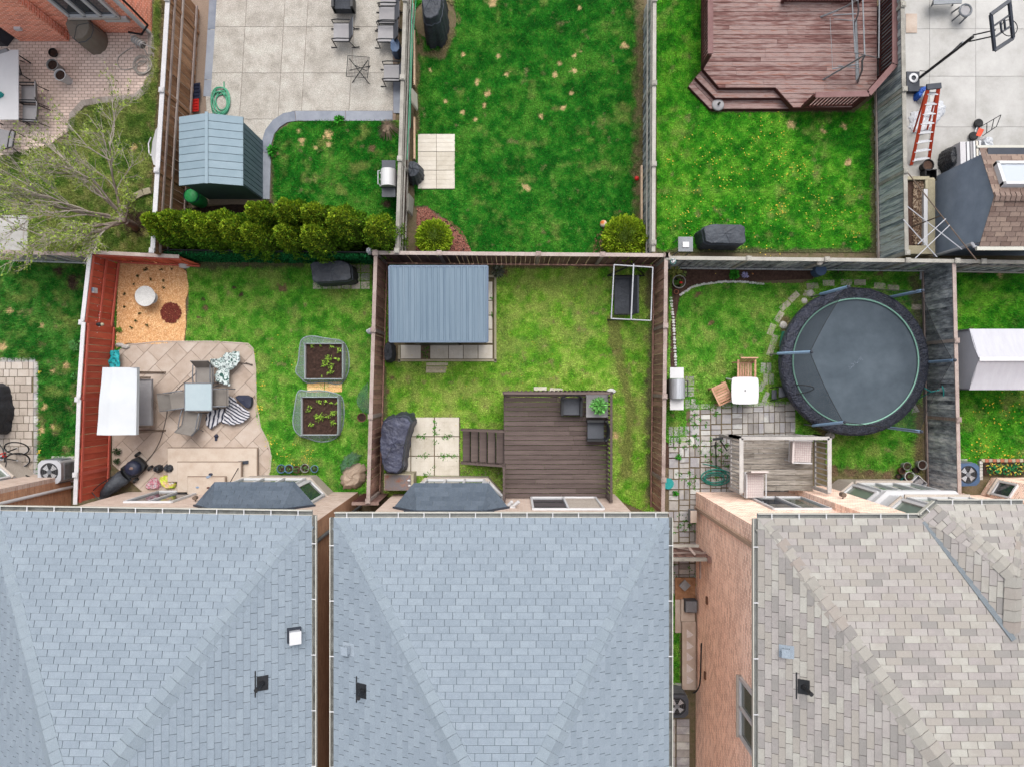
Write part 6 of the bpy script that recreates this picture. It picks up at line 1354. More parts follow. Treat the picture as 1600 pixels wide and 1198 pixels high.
def leafy(name, label, cat, px, py, zb, r, h, n, size, colA, seed, pot=None, potr=.12, poth=.2, flat=.5, group=None, potmat='pot_grey'):
 w = W(px, py, zb + h * .5); t = thing(name, label, cat, (w.x, w.y, zb), group); rs = np.random.RandomState(seed)
 if pot:
  mb = MB(); mb.lathe((w.x, w.y, zb), [(potr * .7, 0), (potr, poth), (potr * 1.08, poth), (potr * 1.08, poth - .03)], 18); p = mb.build('pot', M[potmat], t, smooth=False)
  mb = MB(); mb.cyl((w.x, w.y, zb + poth - .04), potr * .95, .015, n=18); mb.build('soil', M['soil'], p)
 if n:
  u = rs.normal(size=(n, 3)); u /= np.linalg.norm(u, axis=1)[:, None]; u *= rs.rand(n)[:, None] ** .4; P = np.stack([w.x + u[:, 0] * r, w.y + u[:, 1] * r, zb + (poth if pot else .02) + (u[:, 2] * .5 + .5) * h], 1)
  cc = np.array(colA)[None] * rs.uniform(.45, 1.7, n)[:, None]; tri_cloud('foliage', leaf_cloud(P, size, None, seed, flat), cc, M['leaf'], 'stuff', None, None, t, wloc(t))
  mb = MB()
  for k in range(5): a = k * 1.26; mb.tube([(w.x, w.y, zb + (poth - .04 if pot else 0)), (w.x + math.cos(a) * r * .5, w.y + math.sin(a) * r * .5, zb + (poth if pot else 0) + h * .6)], .005, 4)
  mb.build('stems', M['bark'], t, kind='stuff')
 return t
leafy('potted_plant', 'bushy pale green herb in a pot on the deck side table', 'plant', 935, 633, zd + .5, .27, .28, 420, .045, col3(120, 196, 96), 3, True, .14, .14)
# black swing without canopy
def W3(x, y, z): return W(x, y, z)
t = thing('garden_swing', 'dark garden swing with an open white roof frame by the brown fence', 'swing', W(985, 460))
zt_ = 1.75; P = [W3(959.5, 414, zt_), W3(1020, 418, zt_), W3(1017, 501, zt_), W3(955, 498, zt_)]
for i in range(4): mb = MB(); mb.tube([P[i], P[(i + 1) % 4]], .018); mb.build('roof_rod', M['white_metal'], t)
ct, cb = W3(990, 413, zt_ + .02), W3(986, 500, zt_ + .02); mb = MB(); mb.tube([ct, cb], .022); mb.build('top_beam', M['white_metal'], t)
for top, ya in ((ct, 431), (cb, 500)):
 for fx in (949, 1007): mb = MB(); mb.tube([top, W3(fx + 0, ya - (0 if ya > 460 else 0), 0)], .025); mb.build('leg', M['black'], t)
 mb = MB(); mb.tube([W3(949, ya, .04), W3(1007, ya, .04)], .025); mb.build('foot_bar', M['black'], t)
yA, yB2 = W3(0, 434, .5).y, W3(0, 492, .5).y; xs_ = W3(960, 0, .5).x; xb = W3(983, 0, .5).x
mb = MB(); mb.box(((xs_ + xb) / 2, (yA + yB2) / 2, .48), (xb - xs_, yA - yB2, .08)); mb.build('seat', M['charcoal'], t)
mb = MB(); mb.beam((xb + .02, (yA + yB2) / 2, .5), (xb + .2, (yA + yB2) / 2, 1.0), yA - yB2, .06, up=(1, 0, .2)); mb.build('backrest', M['charcoal'], t)
for y in (yA, yB2): mb = MB(); mb.tube([(xs_, y, .68), (xb + .1, y, .7)], .03); mb.build('armrest', M['black'], t); mb = MB(); mb.tube([(xb, y, .55), (ct.x, y, zt_)], .008); mb.build('hanger', M['black'], t)
# white canopy swing
t = thing('canopy_swing', 'white canopied garden swing beside the red fence', 'swing', W(200, 626)); zc_ = 1.75
P = [W3(161, 574, zc_), W3(215, 574, zc_), W3(213.5, 679, zc_), W3(152, 679, zc_)]; mb = MB(); vs = []; n = 10
for i in range(n + 1):
 for j in range(n + 1):
  u, v_ = i / n, j / n; p = (P[0] * (1 - u) + P[1] * u) * (1 - v_) + (P[3] * (1 - u) + P[2] * u) * v_; p = p + V3((0, 0, .16 * (1 - abs(2 * u - .8)) - .015 * math.sin(v_ * 9.4))); vs.append(p)
mb.add(vs, [(i * (n + 1) + j, i * (n + 1) + j + 1, (i + 1) * (n + 1) + j + 1, (i + 1) * (n + 1) + j) for i in range(n) for j in range(n)]); mb.build('canopy', M['canvas'], t, smooth=True)
mb = MB()
for i in range(4): a, b = P[i], P[(i + 1) % 4]; mb.add([a + V3((0, 0, .03)), b + V3((0, 0, .03)), b - V3((0, 0, .12)), a - V3((0, 0, .12))], [(0, 1, 2, 3)])
mb.build('valance', M['canvas'], t)
yA, yB2 = W3(0, 592, .5).y, W3(0, 664, .5).y; xl, xr = W3(203, 0, .5).x, W3(238, 0, .5).x
mb = MB(); mb.box(((xl + xr) / 2, (yA + yB2) / 2, .5), (xr - xl, yA - yB2, .12)); mb.build('seat_cushion', M['grey_cloth'], t)
mb = MB(); mb.beam((xl, (yA + yB2) / 2, .55), (xl - .15, (yA + yB2) / 2, 1.05), yA - yB2, .12, up=(-1, 0, .2)); mb.build('back_cushion', M['grey_cloth'], t)
for y in (yA + .04, yB2 - .04): mb = MB(); mb.beam((xr, y, .62), (xl - .1, y, .66), .06, .04); mb.build('armrest', M['brown_metal'], t)
for y in (W3(0, 582, 0).y, W3(0, 672, 0).y):
 mb = MB(); mb.beam((W3(260, 0, 0).x, y, .04), (W3(185, 0, 0).x, y, .04), .06, .06); mb.build('foot_bar', M['brown_metal'], t)
 for x in (W3(257, 0, 0).x, W3(190, 0, 0).x): mb = MB(); mb.tube([(x, y, .05), ((P[0].x + P[1].x) / 2, y, zc_ - .05)], .025); mb.build('leg', M['brown_metal'], t)
# cushioned chairs on the old deck
def cushion_chair(label, px, py, w, d, rz=0):
 t = lt('cushioned_chair', label, 'chair', px, py, zo + .5, rz, zo)
 mb = MB(); mb.box((0, 0, .45), (w, d, .09)); c_ = mb.build('cushion', M['cushion'], t)
 for i in range(1, 9): mb = MB(); mb.box((-w / 2 + w * i / 9, 0, .4965), (.008, d - .02, .003)); mb.build('check_line', M['cushion_line'], c_)
 for i in range(1, 9): mb = MB(); mb.box((0, -d / 2 + d * i / 9, .4995), (w - .02, .008, .003)); mb.build('check_line', M['cushion_line'], c_)
 mb = MB(); mb.box((0, 0, .39), (w + .06, d + .06, .03)); mb.build('seat', M['white'], t)
 for sx in (-1, 1):
  for sy in (-1, 1): mb = MB(); mb.tube([(sx * w / 2, sy * d / 2, 0), (sx * w / 2, sy * d / 2, .4)], .018); mb.build('leg', M['white'], t)
  mb = MB(); mb.tube([(sx * (w / 2 + .03), -d / 2, .6), (sx * (w / 2 + .03), d / 2, .6)], .02); mb.build('armrest', M['white'], t)
 mb = MB(); mb.beam((0, d / 2, .45), (0, d / 2 + .1, .9), w, .05, up=(0, 1, 0)); mb.build('backrest', M['cushion'], t)
cushion_chair('pink checked cushion chair in the top right corner of the old deck', 1252, 705, .62, .6, -.04 + math.pi / 2)
cushion_chair('pink checked cushion chair against the house on the old deck', 1180, 758, .52, .72, 0)
# ------------------------------------------------------------------ trampoline
t = thing('trampoline', 'large round trampoline with black pad and blue foam poles', 'trampoline', W(1337, 565))
zb_ = .9; cT = W(1336, 565, zb_); R0, R1, R2 = 2.31, 1.96, 1.94; N = 96; rn = random.Random(2)
mb = MB(); mb.add([cT + V3((math.cos(2 * math.pi * k / N) * R1, math.sin(2 * math.pi * k / N) * R1, 0)) for k in range(N)], [tuple(range(N))]); mt = mb.build('jumping_mat', M['tramp_mat'], t)
mb = MB(); N2 = 240; prof = [(R1 - .02, .02), (R1 + .08, .05), (R1 + .2, .06), (R0 - .08, .05), (R0, 0), (R0 + .01, -.22)]; vs = []
ph = [rn.uniform(0, 6.28) for _ in range(5)]
for (r, z) in prof:
 for k in range(N2):
  a = 2 * math.pi * k / N2; w = .5 * math.sin(a * 61 + ph[0] + 2 * math.sin(a * 7)) + .35 * math.sin(a * 97 + ph[1]) + .4 * math.sin(a * 23 + ph[2] + r * 9); e = .009 if z > .03 else .006
  vs.append(cT + V3((math.cos(a) * (r + (w * .005 if r > R1 + .05 else 0)), math.sin(a) * (r + (w * .005 if r > R1 + .05 else 0)), z + w * e)))
mb.add(vs, [(j * N2 + k, j * N2 + (k + 1) % N2, (j + 1) * N2 + (k + 1) % N2, (j + 1) * N2 + k) for j in range(len(prof) - 1) for k in range(N2)]); mb.build('safety_pad', M['tramp_pad'], t, smooth=True)
mb = MB(); mb.tube([cT + V3((math.cos(2 * math.pi * k / 96) * (R1 + .0), math.sin(2 * math.pi * k / 96) * R1, .045)) for k in range(96)], .024, 5, closed=True); mb.build('piping', M['mint'], t)
mb = MB(); mb.tube([cT + V3((math.cos(2 * math.pi * k / 64) * (R0 - .08), math.sin(2 * math.pi * k / 64) * (R0 - .08), -.04)) for k in range(64)], .03, 6, closed=True); mb.build('frame_ring', M['galv'], t)
tops = []
for (b, tp) in (((1212, 562), (1268, 550)), ((1272, 666), (1320, 659)), ((1279, 461), (1326, 448)), ((1400, 462), (1442, 454)), ((1448, 566), (1492, 563)), ((1397, 669), (1440, 674))):
 zt2 = 2.55; bp = W(b[0], b[1], .75); T_ = W(tp[0], tp[1], zt2); a = math.atan2(T_.y - cT.y, T_.x - cT.x); R_ = R0 + .04
 base = cT + V3((math.cos(a) * R_, math.sin(a) * R_, -.2)); tops.append((a, T_))
 mb = MB(); mb.tube([(base.x, base.y, 0), base], .025, 8); leg = mb.build('leg', M['galv'], t)
 mb = MB(); mb.tube([base, base.lerp(T_, .5) + V3((0, 0, .02)), T_], .045, 10); mb.build('foam_pole', M['foam_blue'], t)
 mb = MB(); mb.ell(T_, .05, .05, .05); mb.build('pole_cap', M['flash_dark'], t)
tops.sort(key=lambda q: q[0]); vs = []; fs = []; K_ = 10; n6 = len(tops); cnt = 0
for i in range(n6):
 (a0, A0), (a1, A1) = tops[i], tops[(i + 1) % n6]
 if a1 < a0: a1 += 2 * math.pi
 b0 = len(vs)
 for k in range(K_ + 1):
  u = k / K_; a = a0 + (a1 - a0) * u; lo = cT + V3((math.cos(a) * (R1 + .06), math.sin(a) * (R1 + .06), .06)); hi = A0.lerp(A1, u) - V3((0, 0, .12 * math.sin(math.pi * u) + .1))
  for j in range(5): vs.append(lo.lerp(hi, j / 4) - V3((0, 0, .05 * math.sin(math.pi * j / 4))))
 for k in range(K_):
  for j in range(4): q = b0 + k * 5 + j; fs.append((q, q + 5, q + 6, q + 1))
mb = MB(); mb.add(vs, fs); mb.build('enclosure_net', M['net'], t, smooth=True)
mb = MB()
for i in range(n6):
 A0, A1 = tops[i][1], tops[(i + 1) % n6][1]; mb.tube([A0.lerp(A1, k / 8) - V3((0, 0, .12 * math.sin(math.pi * k / 8) + .1)) for k in range(9)], .008, 4)
mb.build('net_cord', M['rubber'], t)
# worn pale brand strip on the mat (illegible in the photograph, kept as broken strokes)
mb = MB(); d = V3((1, .78, 0)).normalized(); up_ = V3((-d.y, d.x, 0)); o_ = W(1327, 574, zb_) + V3((0, 0, .004)); rn = random.Random(12)
for i in range(9):
 p = o_ + d * (.058 * i)
 for k in range(3): q = p + up_ * rn.uniform(-.05, .05) + d * rn.uniform(-.015, .015); ww = (d if rn.random() < .5 else up_) * rn.uniform(.015, .035); nn = (up_ if ww.dot(d) > .01 else d) * .006; mb.add([q - ww - nn, q + ww - nn, q + ww + nn, q - ww + nn], [(0, 1, 2, 3)])
mb.build('worn_print', pm('worn pale print', [c(116, 128, 142)], 3, bump=0), mt)
t = thing('trampoline_ladder', 'dark looped ladder with grey steps leaning on the trampoline edge', 'ladder', W(1215, 608))
lp = [W(1203, 606, .1), W(1240, 601, .95), W(1262, 602, 1.1), W(1275, 606, 1.15), W(1262, 613, 1.1), W(1240, 616, .95), W(1203, 626, .1)]
mb = MB(); mb.tube(smooth_line(lp, 2), .016, 6); mb.build('rail', M['black'], t)
for (x0, x1, y0, y1, z) in ((1207, 1212, 609, 623, .25), (1218, 1230, 605, 620, .55)): a, b = W(x0, y0, z), W(x1, y1, z); mb = MB(); mb.box(((a.x + b.x) / 2, (a.y + b.y) / 2, z), (b.x - a.x + .05, a.y - b.y, .03)); mb.build('tread', M['slate'], t)
# ------------------------------------------------------------------ raised beds with netting
def raised(label, x0, y0, x1, y1, hz, seed, blob, plants):
 a, b = W(x0, y0, hz), W(x1, y1, hz); cx, cy = (a.x + b.x) / 2, (a.y + b.y) / 2; t = thing('raised_bed', label, 'garden bed', (cx, cy, 0)); w, h = b.x - a.x, a.y - b.y
 for (dx, dy, ww, hh) in ((0, h / 2, w, .035), (0, -h / 2, w, .035), (-w / 2, 0, .035, h + .035), (w / 2, 0, .035, h + .035)): mb = MB(); mb.box((cx + dx, cy + dy, hz / 2), (ww, hh, hz)); mb.build('side_board', M['grey_cloth'], t)
 for sx in (-1, 1):
  for sy in (-1, 1): mb = MB(); mb.tube([(cx + sx * w / 2, cy + sy * h / 2, 0), (cx + sx * w / 2, cy + sy * h / 2, hz + .14)], .018); mb.build('corner_stake', M['galv'], t)
 mb = MB(); n = 14; vs = [(cx - w / 2 + .02 + (w - .04) * i / n, cy - h / 2 + .02 + (h - .04) * j / n, hz - .06 + random.Random(seed + i * 31 + j).uniform(-.02, .02)) for i in range(n + 1) for j in range(n + 1)]
 mb.add(vs, [(i * (n + 1) + j, (i + 1) * (n + 1) + j, (i + 1) * (n + 1) + j + 1, i * (n + 1) + j + 1) for i in range(n) for j in range(n)]); mb.build('soil', M['soil'], t)
 B = [V3((cx + (W(x, y, .1).x - cx) * 1.05, cy + (W(x, y, .1).y - cy) * 1.05, .05)) for x, y in blob]; B = chaikin(B, 2); nB = len(B); rn = random.Random(seed)
 top = []
 for p in B:
  q = V3((min(max(p.x, cx - w / 2), cx + w / 2), min(max(p.y, cy - h / 2), cy + h / 2), hz + .1)); top.append(q)
 vs = []; L = 6
 for j in range(L + 1):
  for i in range(nB): u = j / L; p = B[i].lerp(top[i], u); o = (B[i] - V3((cx, cy, .03))).normalized() * (.05 * math.sin(math.pi * u) + rn.uniform(-.012, .012)); vs.append(p + V3((o.x, o.y, rn.uniform(-.01, .01) if 0 < j < L else 0)))
 mb = MB(); mb.add(vs, [(j * nB + i, j * nB + (i + 1) % nB, (j + 1) * nB + (i + 1) % nB, (j + 1) * nB + i) for j in range(L) for i in range(nB)])
 nt = mb.build('garden_net', M['net_pale'], None, at=(cx, cy, 0), label='pale mesh netting draped round the ' + ('upper' if y0 < 600 else 'lower') + ' vegetable bed', cat='netting', smooth=True)
 mb = MB(); mb.tube(B, .02, 4, closed=True); mb.tube(top, .012, 4, closed=True);
 for k in range(0, nB, 3): mb.tube([vs[j * nB + k] for j in range(L + 1)], .004, 3)
 mb.build('net_hem', M['net_edge'], nt)
 rs = np.random.RandomState(seed)
 for k, (px_, py_, r, n_) in enumerate(plants):
  w_ = W(px_, py_, hz); P = np.stack([w_.x + rs.normal(size=n_) * r, w_.y + rs.normal(size=n_) * r, hz - .03 + rs.rand(n_) * .12], 1)
  cc = col3(150, 190, 70)[None] * rs.uniform(.5, 1.6, n_)[:, None]; o = tri_cloud('seedling', leaf_cloud(P, .035, None, seed + k, .3), cc, M['leaf'], None, 'young %s green seedling %s in the %s netted bed' % (['pale', 'bright', 'leafy'][k % 3], 'in the row', 'upper' if y0 < 600 else 'lower'), 'seedling'); o['group'] = 'seedlings in the ' + ('upper' if y0 < 600 else 'lower') + ' netted bed'
  o['label'] = 'young green seedling growing in the soil of the ' + ('upper' if y0 < 600 else 'lower') + ' netted bed'
raised('upper square vegetable bed with dark soil and loose pale netting', 477, 537, 536, 592, .28, 5, [(472, 530), (488, 526), (510, 531), (534, 533), (542, 548), (544, 572), (538, 592), (528, 600), (505, 594), (480, 598), (470, 588), (462, 580), (468, 565), (469, 545)],
       [(488, 541, .03, 12), (501, 541, .02, 8), (519, 543, .03, 10), (531, 547, .04, 22), (514, 560, .07, 50), (507, 568, .06, 50), (518, 572, .05, 36), (528, 561, .04, 20), (516, 582, .05, 30), (503, 588, .02, 8)])
raised('lower square vegetable bed with dark soil and loose pale netting', 472, 620, 529, 679, .28, 6, [(466, 610), (480, 613), (500, 611), (524, 616), (534, 622), (536, 650), (531, 676), (518, 686), (500, 689), (478, 682), (464, 676), (458, 660), (462, 635)],
       [(499, 628, .03, 14), (508, 628, .03, 14), (518, 629, .03, 12), (525, 630, .03, 12), (485, 635, .03, 16), (482, 642, .03, 14), (495, 651, .05, 40), (503, 651, .06, 44), (512, 650, .04, 24), (521, 645, .05, 44), (520, 660, .05, 40), (487, 663, .04, 20)])
# ------------------------------------------------------------------ planting
def ballfoliage(name, label, px, py, r, h, n, seed, tint=1.0, cat='bush'):
 w = W(px, py, h * .5); t = thing(name, label, cat, (w.x, w.y, 0)); rs = np.random.RandomState(seed)
 u = rs.normal(size=(n, 3)); u /= np.linalg.norm(u, axis=1)[:, None]; ph = np.arctan2(u[:, 1], u[:, 0]); bump = 1 + .06 * np.sin(ph * 7 + u[:, 2] * 9 + seed) + .05 * np.sin(ph * 13 - u[:, 2] * 7)
 rad = rs.uniform(.80, 1.03, n) * bump; P = np.stack([w.x + u[:, 0] * r * rad, w.y + u[:, 1] * r * rad, h * .5 + u[:, 2] * h * .5 * rad], 1)
 cc = (col3(136, 172, 30) * (1 - .0))[None] * rs.uniform(.45, 1.6, n)[:, None] * tint; y = rs.rand(n) < .2; cc[y] = col3(184, 204, 50)[None] * rs.uniform(.7, 1.3, y.sum())[:, None]
 tri_cloud('foliage', leaf_cloud(P, .038, None, seed, 1), cc, M['leaf'], 'stuff', None, None, t, wloc(t))
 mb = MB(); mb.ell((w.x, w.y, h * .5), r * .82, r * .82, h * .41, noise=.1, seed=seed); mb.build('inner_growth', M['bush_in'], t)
 mb = MB(); mb.tube([(w.x, w.y, 0), (w.x, w.y, h * .5)], .04); mb.build('trunk', M['bark'], t)
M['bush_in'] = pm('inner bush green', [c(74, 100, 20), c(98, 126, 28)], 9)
ballfoliage('round_bush', 'round clipped yellow green bush on the red mulch', 678, 372, .56, 1.0, 9000, 3)
ballfoliage('round_bush', 'larger round clipped bush at the corner by the grey fence', 977, 373, .70, 1.25, 14000, 4)
def cedar(label, tx, ty, h, r, seed, grp='cedars in the clipped hedge row'):
 T_ = W(tx, ty, h); t = thing('cedar_tree', label, 'tree', (T_.x, T_.y, 0), grp); rs = np.random.RandomState(seed); n = 9500
 z = rs.rand(n) ** .9; a = rs.uniform(0, 2 * math.pi, n); prof = np.where(z < .35, r * (.85 + .6 * z), r * 1.06 * np.clip(1 - ((z - .35) / .67) ** 1.8, 0, 1) ** .8 + .02)
 prof = prof * .93 * (1 + .12 * np.sin(a * 5 + z * 12 + seed) + .08 * np.sin(a * 9 - z * 20)) * rs.uniform(.78, 1.06, n)
 P = np.stack([T_.x + np.cos(a) * prof, T_.y + np.sin(a) * prof, z * h], 1)
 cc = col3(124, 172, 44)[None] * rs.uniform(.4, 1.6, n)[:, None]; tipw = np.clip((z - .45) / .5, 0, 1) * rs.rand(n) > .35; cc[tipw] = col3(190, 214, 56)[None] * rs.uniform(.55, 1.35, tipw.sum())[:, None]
 C_ = P; m_ = rs.normal(size=(n, 3)) * .3 + np.stack([np.cos(a) * .5, np.sin(a) * .5, np.full(n, 1.1)], 1); m_ /= np.linalg.norm(m_, axis=1)[:, None]
 b = np.cross(m_, rs.normal(size=(n, 3))); b /= np.linalg.norm(b, axis=1)[:, None]; s_ = .042 * rs.uniform(.6, 1.5, n)[:, None]
 V = np.stack([C_ - m_ * s_, C_ - b * s_ * .4, C_ + m_ * s_, C_ + b * s_ * .4], 1)
 tri_cloud('crown', V, cc, M['leaf'], 'stuff', None, None, t, wloc(t))
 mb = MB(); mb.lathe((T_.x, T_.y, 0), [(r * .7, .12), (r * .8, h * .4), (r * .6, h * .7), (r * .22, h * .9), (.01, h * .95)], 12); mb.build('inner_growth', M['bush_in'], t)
 mb = MB(); mb.tube([(T_.x, T_.y, 0), (T_.x, T_.y, h * .6)], .05, 8); mb.build('trunk', M['bark'], t)
cl = ['cedar at the far left tip of the hedge under the bare tree', 'second cedar from the left end of the hedge', 'third cedar from the left end, below the slate blue shed', 'fourth cedar from the left, in the lower row of crowns', 'cedar behind the gap below the green bin', 'low cedar in the front row left of the hedge middle',
      'tallest looking cedar crown below the slate blue shed corner', 'front row cedar under the tall crown', 'cedar crown at the grey stamped border end', 'front row cedar in the middle of the hedge', 'back row cedar right of the hedge middle', 'front row cedar, third crown from the right', 'broad cedar, second crown from the right end', 'rightmost cedar of the hedge against the hose fence']
tips = [(222, 336, 3.0), (250, 333, 3.0), (288, 338, 3.0), (306, 346, 2.9), (327, 334, 3.0), (347, 346, 2.9), (386, 318, 3.1), (380, 352, 2.9), (434, 317, 3.0), (432, 354, 2.8), (476, 322, 2.9), (477, 355, 2.8), (520, 330, 2.9), (582, 345, 2.7)]
for i, (x, y, h) in enumerate(tips): cedar(cl[i], x + 2, y + 4, h + .35, (.46 + .04 * (i % 3)) if i not in (12, 13) else .58, 50 + i)
# bare tree
def bare_tree():
 t = thing('bare_tree', 'leaning bare branched tree with sparse pale green buds in the brick house yard', 'tree', W(212, 356)); rn = random.Random(14); mb = MB(); tw = MB(); lv = []
 base = W(212, 356); fork = W(196, 346, 1.0); m1 = MB(); m1.tube([base, (base + fork) / 2 + V3((.05, 0, 0)), fork], .13, 9, r2=.1); m1.build('trunk', M['bark'], t)
 def grow(p, d, L, r, lvl):
  pts = [p]; n = 5
  for i in range(n): d = (d + V3((rn.uniform(-.26, .26), rn.uniform(-.26, .26), rn.uniform(-.08, .12)))).normalized(); pts.append(pts[-1] + d * (L / n))
  (mb if lvl < 2 else tw).tube(pts, r, 6 if lvl < 2 else 4, r2=r * .45)
  if lvl >= 3:
   for q in pts[1:]:
    if rn.random() < .45: lv.append(q + V3((rn.uniform(-.05, .05), rn.uniform(-.05, .05), rn.uniform(-.03, .05))))
   if lvl >= 4: return
  for i in range(2, n + 1):
   k = 2 if lvl < 3 else 1
   if lvl >= 1 and rn.random() < .2: k -= 1
   for _ in range(k):
    s_ = V3((rn.uniform(-1, 1), rn.uniform(-1, 1), rn.uniform(-.4, .7))); nd = (d + s_ * .62).normalized(); grow(pts[i], nd, L * rn.uniform(.45, .62), r * .5, lvl + 1)
 for (dx, dy, dz, L) in ((-1, .12, .3, 2.6), (-1, .55, .5, 2.5), (-.55, 1, .55, 2.3), (-.1, 1, .6, 1.9), (-1, -.22, .35, 2.2), (-.45, -.35, .9, 1.5), (-.7, -.7, .4, 1.3), (-.9, .9, .25, 2.2), (.3, .7, .7, 1.0)):
  grow(fork, V3((dx, dy, dz)).normalized(), L, .045, 1)
 mb.build('limb', M['bark'], t, kind='stuff'); tw.build('twigs', M['twig'], t, kind='stuff')
 P = np.array([list(q) for q in lv]); rs = np.random.RandomState(3); P = np.repeat(P, 2, 0) + rs.normal(size=(len(P) * 2, 3)) * .03; cc = col3(150, 172, 74)[None] * rs.uniform(.5, 1.5, len(P))[:, None]
 tri_cloud('buds', leaf_cloud(P, .035, None, 4, .6), cc, M['leaf'], 'stuff', None, None, t, wloc(t))
bare_tree()
# stone ring under the tree
pts = densify([W(x, y) for x, y in [(238, 299), (226, 302), (212, 309), (203, 318), (199, 328)]], .2)
for i in range(len(pts) - 1):
 a, b = pts[i], pts[i + 1]; mb = MB(); mb.beam(a.lerp(b, .04) + V3((0, 0, .06)), a.lerp(b, .96) + V3((0, 0, .06)), .2, .12); mb.build('edging_block', M['slab_edge'], at=(a.x, a.y, 0), label='weathered concrete block in the curved edging under the bare tree', cat='edging block', group='curved edging under the bare tree')
# perennials and clumps
G1 = col3(60, 150, 40)
for (l, x, y, r, h, n, cA) in (('fresh green clump on the grey stamped border end of the patio', 425, 236, .18, .2, 240, G1), ('small fresh green clump at the upper edge of the paved yard lawn', 530, 188, .16, .15, 160, G1), ('broad leaved plant beside the red fence in the neighbour lawn', 118, 540, .2, .25, 120, col3(96, 160, 84)), ('smaller leafy plant below the broad leaved one', 118, 588, .15, .2, 100, col3(80, 150, 70)),
      ('green clump in the soil left of the purple flowers', 1147, 429, .16, .2, 200, G1), ('yellow green shrub in the bed corner by the hoop pot', 1055, 426, .22, .35, 160, col3(160, 170, 90)), ('trailing plant on the fence above the bed corner', 1068, 428, .12, .2, 60, col3(140, 160, 90)), ('weed by the stake right of the trampoline yard soil', 1308, 428, .2, .1, 120, col3(70, 130, 40)),
      ('dusty shrub behind the steel shed corner', 778, 424, .22, .3, 160, col3(100, 106, 90)), ('low hedge plant in front of the red fence foot', 183, 705, .12, .25, 100, col3(60, 80, 50)), ('low leafy plant at the red fence foot, second one', 183, 720, .1, .25, 80, col3(60, 80, 50)), ('small weed at the right of the wood chip bed', 292, 412, .1, .1, 40, G1), ('pale plant at the grey hedge left of the chip bed', 186, 516, .1, .12, 60, col3(120, 160, 60)),
      ('leafy clump at the corner of the right house', 1060, 713, .1, .15, 80, G1), ('weedy clump at the fence below the open grill', 1056, 770, .1, .15, 80, G1)): leafy('garden_plant', l, 'plant', x, y, 0, r, h, n, .05 if r > .15 else .035, cA, int(x + y))
leafy('flower_clump', 'pale purple flower clump in the dark bed', 'flowers', 1164, 430, 0, .11, .14, 130, .03, col3(190, 186, 230), 31)
leafy('flower_clump', 'single orange flower right of the purple clump', 'flowers', 1176, 429, 0, .035, .1, 12, .02, col3(240, 160, 90), 32)
for i, (x, y) in enumerate([(228, 421), (215, 431), (236, 436), (209, 444), (256, 449), (194, 479), (256, 439), (252, 421), (268, 421), (212, 501), (242, 470), (230, 508), (218, 490), (205, 512), (194, 460)]):
 leafy('chip_bed_seedling', 'tiny dark seedling sprouting in the tan wood chip bed', 'plant', x, y, .02, .05 if i != 0 else .09, .08, 12 if i else 30, .03, col3(70, 80, 40), 60 + i, group='seedlings in the wood chip bed')
# dead fern clump
mb = MB(); rn = random.Random(5); w = W(606, 200, .1)
for k in range(150): a = rn.uniform(0, 6.28); L_ = rn.uniform(.2, .42); mb.tube([(w.x, w.y + .1, .12), (w.x + math.cos(a) * L_ * .5, w.y + math.sin(a) * L_ * .55, .2), (w.x + math.cos(a) * L_, w.y + math.sin(a) * L_ * .9 - .05, .03)], .006, 3)
mb.build('dead_grass_clump', M['tarp_tan'], at=(w.x, w.y, 0), label='dry straw coloured grass clump in the paved yard corner', cat='plant')
# bird bath, rocks, stone edging
w = W(227, 463, .45); t = thing('bird_bath', 'round white stone bird bath on the wood chips', 'bird bath', (w.x, w.y, 0))
mb = MB(); mb.lathe((w.x, w.y, 0), [(.2, 0), (.19, .05), (.08, .1), (.07, .36), (.14, .4)], 20); mb.build('pedestal', M['stone_white'], t, smooth=True)
mb = MB(); mb.lathe((w.x, w.y, 0), [(.12, .38), (.31, .44), (.33, .47), (.315, .475), (.29, .46), (.12, .425), (0.001, .42)], 32); mb.build('basin', M['stone_white'], t, smooth=True)
def rock(label, x, y, r, seed, mat='stone', sy=1.0, group=None):
 w = W(x, y, r * .4); mb = MB(); mb.ell((w.x, w.y, r * .35), r, r * sy, r * .6, 11, 7, .22, seed); mb.build('rock', M[mat], at=(w.x, w.y, 0), label=label, cat='rock', group=group)
rock('white boulder at the right corner of the short red fence panel', 288, 413, .22, 1, 'stone_white', .6); rock('flat pale rock above the turquoise towel', 187, 539, .14, 2, 'stone', .5); rock('bigger pale rock right of the flat one above the towel', 196, 542, .14, 3, 'stone', .5); rock('rough rock leaning on the trampoline pad at its upper left', 1266, 458, .12, 5); rock('earthy stone under the trampoline rim', 1257, 470, .1, 6); rock('whitish stone beside the trampoline at its left edge', 1224, 508, .13, 7); rock('reddish rock below the trampoline, by the old deck corner', 1297, 680, .16, 8, 'stone', .8)
path = [(1192, 444), (1160, 440), (1130, 440), (1100, 444), (1082, 448), (1070, 456), (1060, 462)]; path2 = [(1048, 466), (1052, 500), (1054, 540), (1056, 575)]
k = 0
for pp, st_px in ((path, 3.6), (path2, 4.2)):
 for i in range(len(pp) - 1):
  a, b = V3((*pp[i], 0)), V3((*pp[i + 1], 0)); n = int((b - a).length / st_px)
  for j in range(n):
   p = a.lerp(b, j / n); r_ = .045 + .018 * ((k * 37 % 10) / 10); w = W(p.x, p.y + (k % 3) * .4, 0); mb = MB(); mb.ell((w.x, w.y, .02), r_, r_ * .8, .03, 7, 5, .2, k); mb.build('edging_stone', M['stone_white'], at=(w.x, w.y, 0), label='small white stone in the curved row edging the flower bed', cat='stone', group='white stones edging the flower bed'); k += 1
